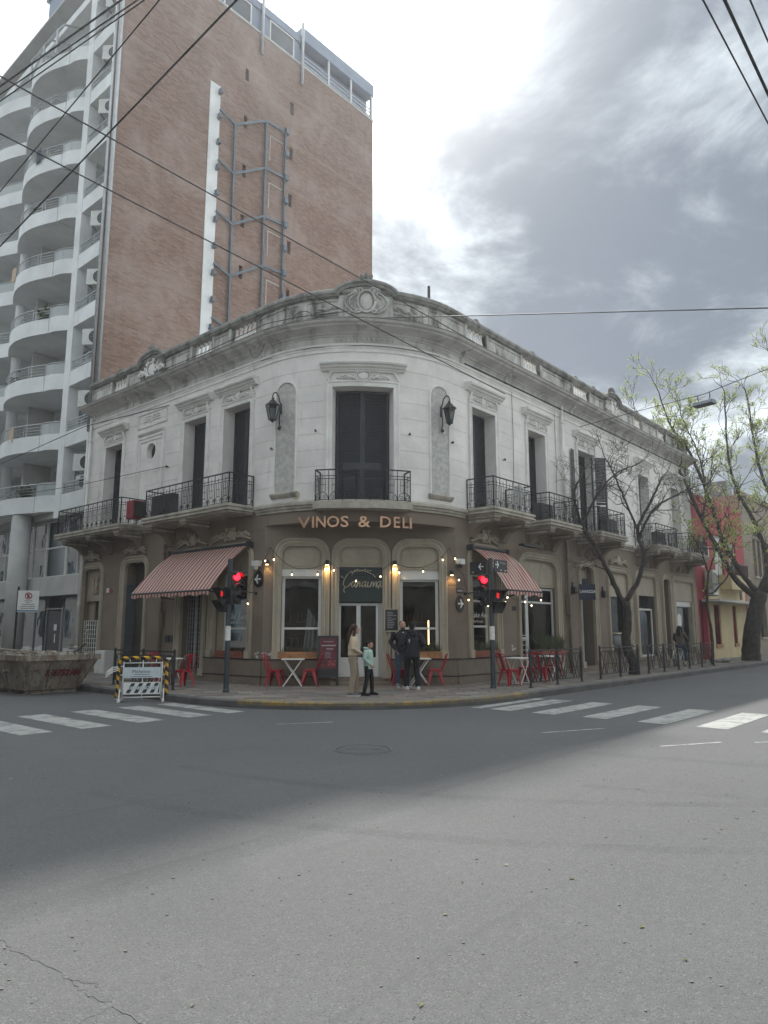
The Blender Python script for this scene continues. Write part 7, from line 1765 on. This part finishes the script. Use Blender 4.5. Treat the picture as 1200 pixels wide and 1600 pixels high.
# litter at the far tree
t_ = thing('rubbish_bag', 'small dark bag lying on the pavement by the red house', 'bag', tuple(B(36.5, 10.6, PZ)))
mb = MB(); mb.ell(B(36.5, 10.6, PZ+.10), (.26, 0, 0), (0, .18, 0), (0, 0, .11), 12, 7); mb.ell(B(36.2, 10.8, PZ+.06), (.16, 0, 0), (0, .12, 0), (0, 0, .07), 9, 5); mb.build('sack', 'terracotta', t_, smooth=True)
# ------------------------------------------------------------------ people
def remesh(mb, name, m, parent, vox, smooth_it=4):
    me = bpy.data.meshes.new(name); me.from_pydata(mb.v, [], mb.f)
    bm = bmesh.new(); bm.from_mesh(me); bmesh.ops.recalc_face_normals(bm, faces=bm.faces); bm.to_mesh(me); bm.free()
    ob = bpy.data.objects.new('tmp', me); COL.objects.link(ob)
    md = ob.modifiers.new('r', 'REMESH'); md.mode = 'VOXEL'; md.voxel_size = vox
    s_ = ob.modifiers.new('s', 'SMOOTH'); s_.iterations = smooth_it; s_.factor = .5
    dg = bpy.context.evaluated_depsgraph_get(); out = bpy.data.meshes.new_from_object(ob.evaluated_get(dg)); out.name = name
    bpy.data.objects.remove(ob); bpy.data.meshes.remove(me)
    out.materials.clear(); out.materials.append(MATS[m]); out.polygons.foreach_set('use_smooth', [True]*len(out.polygons))
    return link(out, name, parent)
def person(label, loc, fwd, H, sp):
    """sp: pose and clothing. Local axes: x right, y forward, z up; sizes for a 1.75 m figure, scaled by H."""
    k = H/1.75; t_ = thing('person', label, 'person', tuple(loc), math.atan2(-fwd[0], fwd[1]), local=True); t_.scale = (k*1.12, k*1.1, k)
    slim = sp.get('slim', 1.0); hip_w = .092*slim
    feet = sp.get('feet', {-1: (-.10, 0.0), 1: (.10, .0)}); knees = sp.get('knees', {}); hipz = .92
    J = {}
    for s_ in (-1, 1):
        f_ = feet[s_]; an = V((f_[0], f_[1], .085 if len(f_) < 3 else f_[2]+.085)); hp = V((s_*hip_w, 0, hipz)); kn = V(knees[s_]) if s_ in knees else hp.lerp(an, .48)+V((0, .035, 0)); J[s_] = (hp, kn, an)
    bend = sp.get('lean', 0.0)
    sh = {s_: V((s_*.175*slim, bend-.01, 1.43)) for s_ in (-1, 1)}
    hd = V((sp.get('head', (0, .03, 0)))) + V((0, bend, 1.625))
    arms = sp['arms']
    ch = lambda z, d, w_: ((d, w_))
    # body: one continuous surface
    mb = MB()
    mb.tube([(0, 0, .86), (0, 0, .95), (0, bend*.4, 1.10), (0, bend*.8, 1.28), (0, bend, 1.42), (0, bend, 1.48)], [(.085, .13*slim), (.09, .14*slim), (.08, .115*slim), (.095, .14*slim), (.075, .13*slim), (.05, .06)], 12)
    mb.tube([(0, bend-.005, 1.44), (0, bend+.005, 1.50), tuple(hd-V((0, .01, .07)))], [.058, .05, .05], 10)
    mb.ell(hd+V((0, 0, .012)), (.076, 0, 0), (0, .096, 0), (0, 0, .105), 14, 10); mb.ell(hd+V((0, .022, -.055)), (.058, 0, 0), (0, .070, 0), (0, 0, .065), 12, 8); mb.ell(hd+V((0, .075, -.10)), (.025, 0, 0), (0, .02, 0), (0, 0, .018), 8, 6)
    mb.tube([hd+V((0, .088, .015)), hd+V((0, .112, -.022)), hd+V((0, .095, -.034))], [.010, .016, .010], 8)
    for s_ in (-1, 1): mb.ell(hd+V((s_*.078, -.005, -.012)), (.012, 0, 0), (0, .022, 0), (0, 0, .032), 8, 6); mb.ell(hd+V((s_*.032, .084, .030)), (.024, 0, 0), (0, .012, 0), (0, 0, .008), 8, 5)
    mb.ell(hd+V((0, .088, -.068)), (.026, 0, 0), (0, .012, 0), (0, 0, .012), 8, 5)
    for s_ in (-1, 1):
        hp, kn, an = J[s_]; mb.tube([hp, hp.lerp(kn, .5), kn, kn.lerp(an, .35)-V((0, .012, 0)), an], [.078, .068, .052, .05, .036], 10); mb.tube([an+V((0, -.05, -.04)), an+V((0, .05, -.045)), an+V((0, .14, -.06))], [.035, .036, .025], 8)
        el, wr = V(arms[s_][0]), V(arms[s_][1]); mb.tube([sh[s_], sh[s_].lerp(el, .5), el, el.lerp(wr, .5), wr], [.052, .045, .038, .034, .026], 10)
        d = (wr-el).normalized(); side = d.cross(V((0, 0, 1))); side = side.normalized() if side.length > .2 else V((1, 0, 0)); nrm = side.cross(d).normalized()
        pc = wr+d*.05
        mb.tube([wr, pc, wr+d*.095], [(.016, .026), (.017, .040), (.014, .040)], 10)
        for q in range(4):
            b0 = wr+d*.088+side*(.030-.020*q); L = (.065, .075, .072, .056)[q]; d2 = (d*.8-nrm*.6).normalized(); mb.tube([b0, b0+d*L*.5, b0+d*L*.5+d2*L*.55], [.0095, .009, .007], 6)
        b0 = wr+d*.03+side*.035; mb.tube([b0, b0+side*.025+d*.03, b0+side*.03+d*.062], [.012, .011, .008], 6)
    body = remesh(mb, 'body', sp.get('skin', 'skin'), t_, .0085, 2)
    mb = MB()
    for s_ in (-1, 1): mb.ell(hd+V((s_*.032, .088, .016)), (.013, 0, 0), (0, .008, 0), (0, 0, .008), 8, 5)
    mb.build('eyes', 'shoe_white', t_, smooth=True)
    mb = MB()
    for s_ in (-1, 1): mb.ell(hd+V((s_*.032, .0945, .016)), (.0062, 0, 0), (0, .003, 0), (0, 0, .0062), 8, 5); mb.ell(hd+V((s_*.032, .098, .042)), (.022, 0, 0), (0, .004, 0), (0, 0, .005), 8, 4, )
    mb.build('pupils_and_brows', 'hair_brown', t_)
    mb = MB(); mb.ell(hd+V((0, .0995, -.066)), (.022, 0, 0), (0, .003, 0), (0, 0, .005), 8, 4); mb.build('mouth', 'lip' if 'lip' in MATS else mat('lip', (.30, .11, .09), .5, .05, 5, 0).name, t_)
    # hair
    mb = MB(); hz = sp.get('hair', 'short')
    if hz == 'long':
        mb.ell(hd+V((0, -.018, .035)), (.090, 0, 0), (0, .098, 0), (0, 0, .098), 14, 8); mb.tube([hd+V((0, -.06, .06)), hd+V((0, -.105, -.05)), hd+V((0, -.13, -.20)), hd+V((0, -.13, -.36)), hd+V((0, -.11, -.50))], [(.045, .075), (.045, .085), (.038, .085), (.032, .07), (.015, .03)], 12)
        for s_ in (-1, 1): mb.tube([hd+V((s_*.07, .02, .06)), hd+V((s_*.092, .0, -.04)), hd+V((s_*.10, -.03, -.18)), hd+V((s_*.09, -.05, -.32))], [.025, .032, .035, .015], 8)
    elif hz == 'buzz':
        mb.ell(hd+V((0, -.024, .030)), (.083, 0, 0), (0, .094, 0), (0, 0, .096), 14, 8)
    else:
        mb.ell(hd+V((0, -.020, .042)), (.086, 0, 0), (0, .098, 0), (0, 0, .090), 14, 8); mb.ell(hd+V((0, .045, .095)), (.06, 0, 0), (0, .045, 0), (0, 0, .03), 10, 6); mb.ell(hd+V((0, -.06, -.02)), (.07, 0, 0), (0, .045, 0), (0, 0, .08), 10, 6)
        rl = random.Random(3)
        for q in range(26): a = rl.uniform(0, 6.3); p_ = hd+V((math.cos(a)*.06, -.015+math.sin(a)*.07, .10+rl.uniform(-.03, .02))); mb.ell(p_, (.02, 0, 0), (0, .024, 0), (0, 0, .018), 6, 4)
    remesh(mb, 'hair', sp.get('hair_m', 'hair_brown'), t_, .009, 2)
    if sp.get('beard'):
        mb = MB(); mb.ell(hd+V((0, .045, -.088)), (.060, 0, 0), (0, .062, 0), (0, 0, .042), 12, 7); mb.ell(hd+V((0, .085, -.052)), (.03, 0, 0), (0, .016, 0), (0, 0, .007), 8, 4); remesh(mb, 'beard', 'hair_grey', t_, .008, 2)
    # top
    mb = MB(); zb = sp.get('hem', .90); fat = sp.get('bulk', 1.0)
    mb.tube([(0, 0, zb), (0, bend*.2, zb+.06), (0, bend*.4, 1.08), (0, bend*.8, 1.28), (0, bend, 1.40), (0, bend, 1.475)], [(.115*fat, .155*slim*fat), (.125*fat, .165*slim*fat), (.118*fat, .155*slim*fat), (.122*fat, .165*slim*fat), (.10*fat, .165*slim), (.062, .08)], 16)
    for s_ in (-1, 1):
        el, wr = V(arms[s_][0]), V(arms[s_][1]); q = sh[s_]-V((s_*.02, 0, .01)); mb.tube([q, sh[s_].lerp(el, .4), el, el.lerp(wr, .5), wr.lerp(el, .04)], [.074*fat, .066*fat, .057*fat, .052*fat, .043*fat], 12)
        if (wr-el).z > -.12 or True:
            m_ = el.lerp(wr, .3); mb.ell(m_, (.05, 0, 0), (0, .05, 0), (0, 0, .03), 8, 5)
    if sp.get('hood'):
        mb.tube([V((-.09, bend+.01, 1.50)), V((-.10, bend-.07, 1.50)), V((0, bend-.125, 1.49)), V((.10, bend-.07, 1.50)), V((.09, bend+.01, 1.50))], [.03, .045, .06, .045, .03], 10); mb.ell((0, bend-.12, 1.43), (.09, 0, 0), (0, .05, 0), (0, 0, .09), 10, 6)
    else: mb.tube([V((math.cos(2*PI*j/12)*.07, bend+math.sin(2*PI*j/12)*.062, 1.485)) for j in range(12)], .018, 6, closed=True)
    mb.tube([V((math.cos(2*PI*j/16)*.155*slim*fat, math.sin(2*PI*j/16)*.115*fat, zb+.01)) for j in range(16)], .014, 6, closed=True)
    top = remesh(mb, sp.get('top_name', 'jacket'), sp['top'], t_, .011, 3)
    if sp.get('shirt'):
        mb = MB(); mb.ell((0, .085+bend, 1.22), (.042, 0, 0), (0, .058, 0), (0, 0, .24), 10, 8); mb.build('shirt', sp['shirt'], t_, smooth=True)
    # trousers
    mb = MB(); w_ = sp.get('leg_w', 1.0)
    mb.tube([(0, 0, .78), (0, 0, .88), (0, 0, .98)], [(.09, .12), (.115, .155*slim), (.105, .14*slim)], 14)
    for s_ in (-1, 1):
        hp, kn, an = J[s_]; mb.tube([hp-V((0, 0, -.02)), hp.lerp(kn, .5), kn, kn.lerp(an, .45), kn.lerp(an, .85), an-V((0, 0, .02))], [.098, .088*w_, .070*w_, .066*w_, .060*w_, .064*w_], 12)
        mb.tube([V((an.x+math.cos(2*PI*j/10)*.058*w_, an.y+math.sin(2*PI*j/10)*.058*w_, an.z+.01)) for j in range(10)], .012, 5, closed=True)
    remesh(mb, 'trousers', sp['legs'], t_, .011, 3)
    for s_ in (-1, 1):
        an = J[s_][2]; mb = MB(); b0 = an+V((0, 0, -.085)); tw_ = V((s_*.12, 1, 0)).normalized(); F2 = lambda y, z: b0+tw_*y+UP*z
        mb.tube([F2(-.075, .045), F2(-.04, .055), F2(.03, .055), F2(.10, .042), F2(.165, .032), F2(.195, .028)], [.034, .046, .047, .046, .040, .018], 10); sh_ = remesh(mb, 'shoe', sp['shoes'], t_, .009, 2)
        mb = MB(); mb.sweep([[F2(y, 0)+V((x, 0, 0)), F2(y, .022)+V((x, 0, 0)), F2(y, .022)-V((x, 0, 0)), F2(y, 0)-V((x, 0, 0))] for y, x in ((-.085, .028), (-.06, .042), (.05, .046), (.13, .045), (.185, .03), (.2, .012))]); mb.build('sole', sp.get('sole', 'shoe_white'), sh_)
    return t_
P0 = lambda x, y: (x, y, PZ+.002)
wm = person('woman in a cream jacket and beige trousers with long brown hair, standing at the kerb', P0(-.73, 17.23), (.985, .16), 1.66,
       dict(arms={-1: ((-.225, -.02, 1.15), (-.08, .15, 1.05)), 1: ((.225, -.03, 1.15), (.06, .17, 1.04))}, feet={-1: (-.085, .10), 1: (.085, -.06)}, top='cloth_cream', hem=.98, legs='cloth_beige', shoes='shoe_grey', hair='long', slim=.90, leg_w=1.0, bulk=.98))
mb = MB(); mb.bx(lambda a, d, z: V((a, d, z)), .06, .16, .10, .15, .945, .995); mb.build('belt_pouch', 'cloth_black', wm, bevel=.01)
mb = MB(); mb.bx(lambda a, d, z: V((a, d, z)), -.03, .05, .30, .312, 1.08, 1.2)
bt = thing('mobile_phone', 'dark phone held by the woman in the cream jacket', 'phone', tuple(V(P0(-.73, 17.23))+V((.22, .04, .98))))
mb = MB(); mb.box(V(P0(-.73, 17.23))+V((.235, .04, 1.02)), (.012, .075, .14), .16); mb.build('handset', 'sign_black', bt)
person('boy in a mint green hooded top and dark trousers beside the woman', P0(-.37, 17.38), (.95, -.30), 1.27,
       dict(arms={-1: ((-.26, -.04, 1.17), (-.13, .09, .99)), 1: ((.26, -.04, 1.17), (.13, .09, .99))}, feet={-1: (-.16, .06), 1: (.16, -.08)}, top='cloth_mint', hem=.84, legs='cloth_black', shoes='cloth_black', sole='cloth_black', hair='short', hair_m='hair_black', hood=True, slim=.98, bulk=1.15, leg_w=.95, top_name='hooded_top', skin='skin_boy'))
person('man with cropped hair and beard in a black jacket and jeans, facing the street', P0(.50, 20.02), (.22, -.97), 1.77,
       dict(arms={-1: ((-.27, -.07, 1.17), (-.16, .03, .97)), 1: ((.27, -.07, 1.17), (.16, .03, .97))}, feet={-1: (-.13, .04), 1: (.13, 0)}, top='cloth_jacket', hem=.90, legs='denim', shoes='shoe_grey', hair='buzz', hair_m='hair_grey', beard=True, shirt='shoe_white', bulk=1.08))
m2 = person('dark haired man in a black hooded jacket seen from behind', P0(.73, 19.02), (-.22, .97), 1.74,
       dict(arms={-1: ((-.265, -.05, 1.16), (-.13, .07, 1.0)), 1: ((.265, -.05, 1.16), (.13, .07, 1.0))}, feet={-1: (-.11, .10), 1: (.13, -.06)}, top='cloth_jacket', hem=.84, legs='cloth_black', shoes='shoe_white', hair='short', hair_m='hair_black', hood=True, bulk=1.12))
mb = MB(); mb.ell((-.10, -.135, 1.26), (.022, 0, 0), (0, .012, 0), (0, 0, .035), 8, 5); mb.ell((-.10, -.138, 1.215), (.012, 0, 0), (0, .010, 0), (0, 0, .02), 6, 4); mb.build('back_emblem', 'print_grey', m2)
cp = B(31.0, 10.75, PZ+.002)
person('woman cyclist seen from behind with long black hair, brown top and jeans', cp+V((0, 0, .02)), dR, 1.66,
       dict(arms={-1: ((-.25, .14, 1.18), (-.24, .38, 1.02)), 1: ((.25, .14, 1.18), (.24, .38, 1.02))}, feet={-1: (-.14, .02, .0), 1: (.13, .26, .24)}, knees={-1: (-.12, .16, .50), 1: (.11, .36, .68)}, top='cloth_brown', hem=.94, legs='denim', shoes='cloth_black', sole='cloth_black', hair='long', hair_m='hair_black', lean=.06, slim=.92))
bk = thing('bicycle', 'pale framed bicycle under the cyclist behind the last railing', 'bicycle', tuple(cp), math.atan2(-dR.x, dR.y), local=True)
for y in (-.50, .55):
    mb = MB(); mb.ring((0, y, .335), (0, 1, 0), (0, 0, 1), .315, .02, 28, 6); wh = mb.build('wheel', 'rubber', bk, smooth=True)
    mb = MB(); mb.ring((0, y, .335), (0, 1, 0), (0, 0, 1), .292, .008, 24, 4)
    for k in range(14): a = 2*PI*k/14; mb.bar((.015*(-1)**k, y, .335), (0, y+math.cos(a)*.29, .335+math.sin(a)*.29), .003)
    mb.tube([(-.05, y, .335), (.05, y, .335)], .02, 6); mb.build('spokes', 'grey_metal', wh)
mb = MB(); bb_ = V((0, -.05, .29))
for a, b_ in ((bb_, (0, -.20, .80)), (bb_, (0, .38, .62)), ((0, -.18, .74), (0, .37, .80)), ((0, .36, .86), (0, .39, .60)), ((.05, .40, .60), (.05, .55, .335)), ((-.05, .40, .60), (-.05, .55, .335))): mb.tube([a, b_], .016, 8)
for sx in (-.05, .05): mb.tube([bb_, (sx, -.50, .335)], .010, 6); mb.tube([(0, -.18, .72), (sx, -.50, .335)], .010, 6)
mb.build('bicycle_frame', 'ac_white', bk)
mb = MB(); mb.ell((0, -.24, .86), (.085, 0, 0), (0, .13, 0), (0, 0, .03), 10, 6); mb.tube([(0, -.2, .78), (0, -.22, .85)], .014, 6); mb.build('saddle', 'rubber', bk, smooth=True)
mb = MB(); mb.tube([(-.27, .30, .98), (-.2, .38, 1.0), (0, .42, .97), (.2, .38, 1.0), (.27, .30, .98)], .014, 8); mb.tube([(0, .36, .86), (0, .41, .97)], .014, 8); mb.build('handlebar', 'grey_metal', bk, smooth=True)
for y in (-.50, .55):
    mb = MB(); mb.sweep([[V((sx, y+math.cos(a)*r_, .335+math.sin(a)*r_)) for sx, r_ in ((-.03, .345), (.03, .345), (.03, .350), (-.03, .350))] for a in [math.radians(q) for q in (range(60, 190, 12) if y < 0 else range(20, 140, 12))]]); mb.build('mudguard', 'ac_white', bk)
mb = MB(); mb.ring(bb_+V((.05, 0, 0)), (0, 1, 0), (0, 0, 1), .085, .008, 18, 5)
for sg in (-1, 1): mb.bar(bb_+V((sg*.07, 0, 0)), bb_+V((sg*.07, sg*.13, sg*-.11)), .016); mb.box(bb_+V((sg*.12, sg*.13, sg*-.11)), (.09, .07, .02))
mb.build('crank', 'grey_metal', bk)
mb = MB(); mb.bar((-.06, -.55, .72), (-.06, -.22, .74), .012); mb.bar((.06, -.55, .72), (.06, -.22, .74), .012); [mb.bar((-.06, y, .722), (.06, y, .722), .010) for y in (-.54, -.42, -.3)]; mb.build('carrier', 'grey_metal', bk)
# ------------------------------------------------------------------ added haze
hz = bpy.data.materials.new('glare_haze_air'); hz.use_nodes = True; hz.node_tree.nodes.clear(); t = NT(hz.node_tree)
pv = t.new('ShaderNodeVolumePrincipled'); pv.inputs['Color'].default_value = (.93, .96, 1.0, 1); pv.inputs['Density'].default_value = .0010; pv.inputs['Anisotropy'].default_value = .55
oo = t.new('ShaderNodeOutputMaterial'); t.l.new(pv.outputs[0], oo.inputs['Volume']); MATS['glare_haze_air'] = hz
mb = MB(); mb.box((0, 0, 19.5), (620, 620, 41)); hzo = mb.build('glare_haze', 'glare_haze_air', None, kind='stuff')  # even haze added to veil the tower, standing in for lens glare
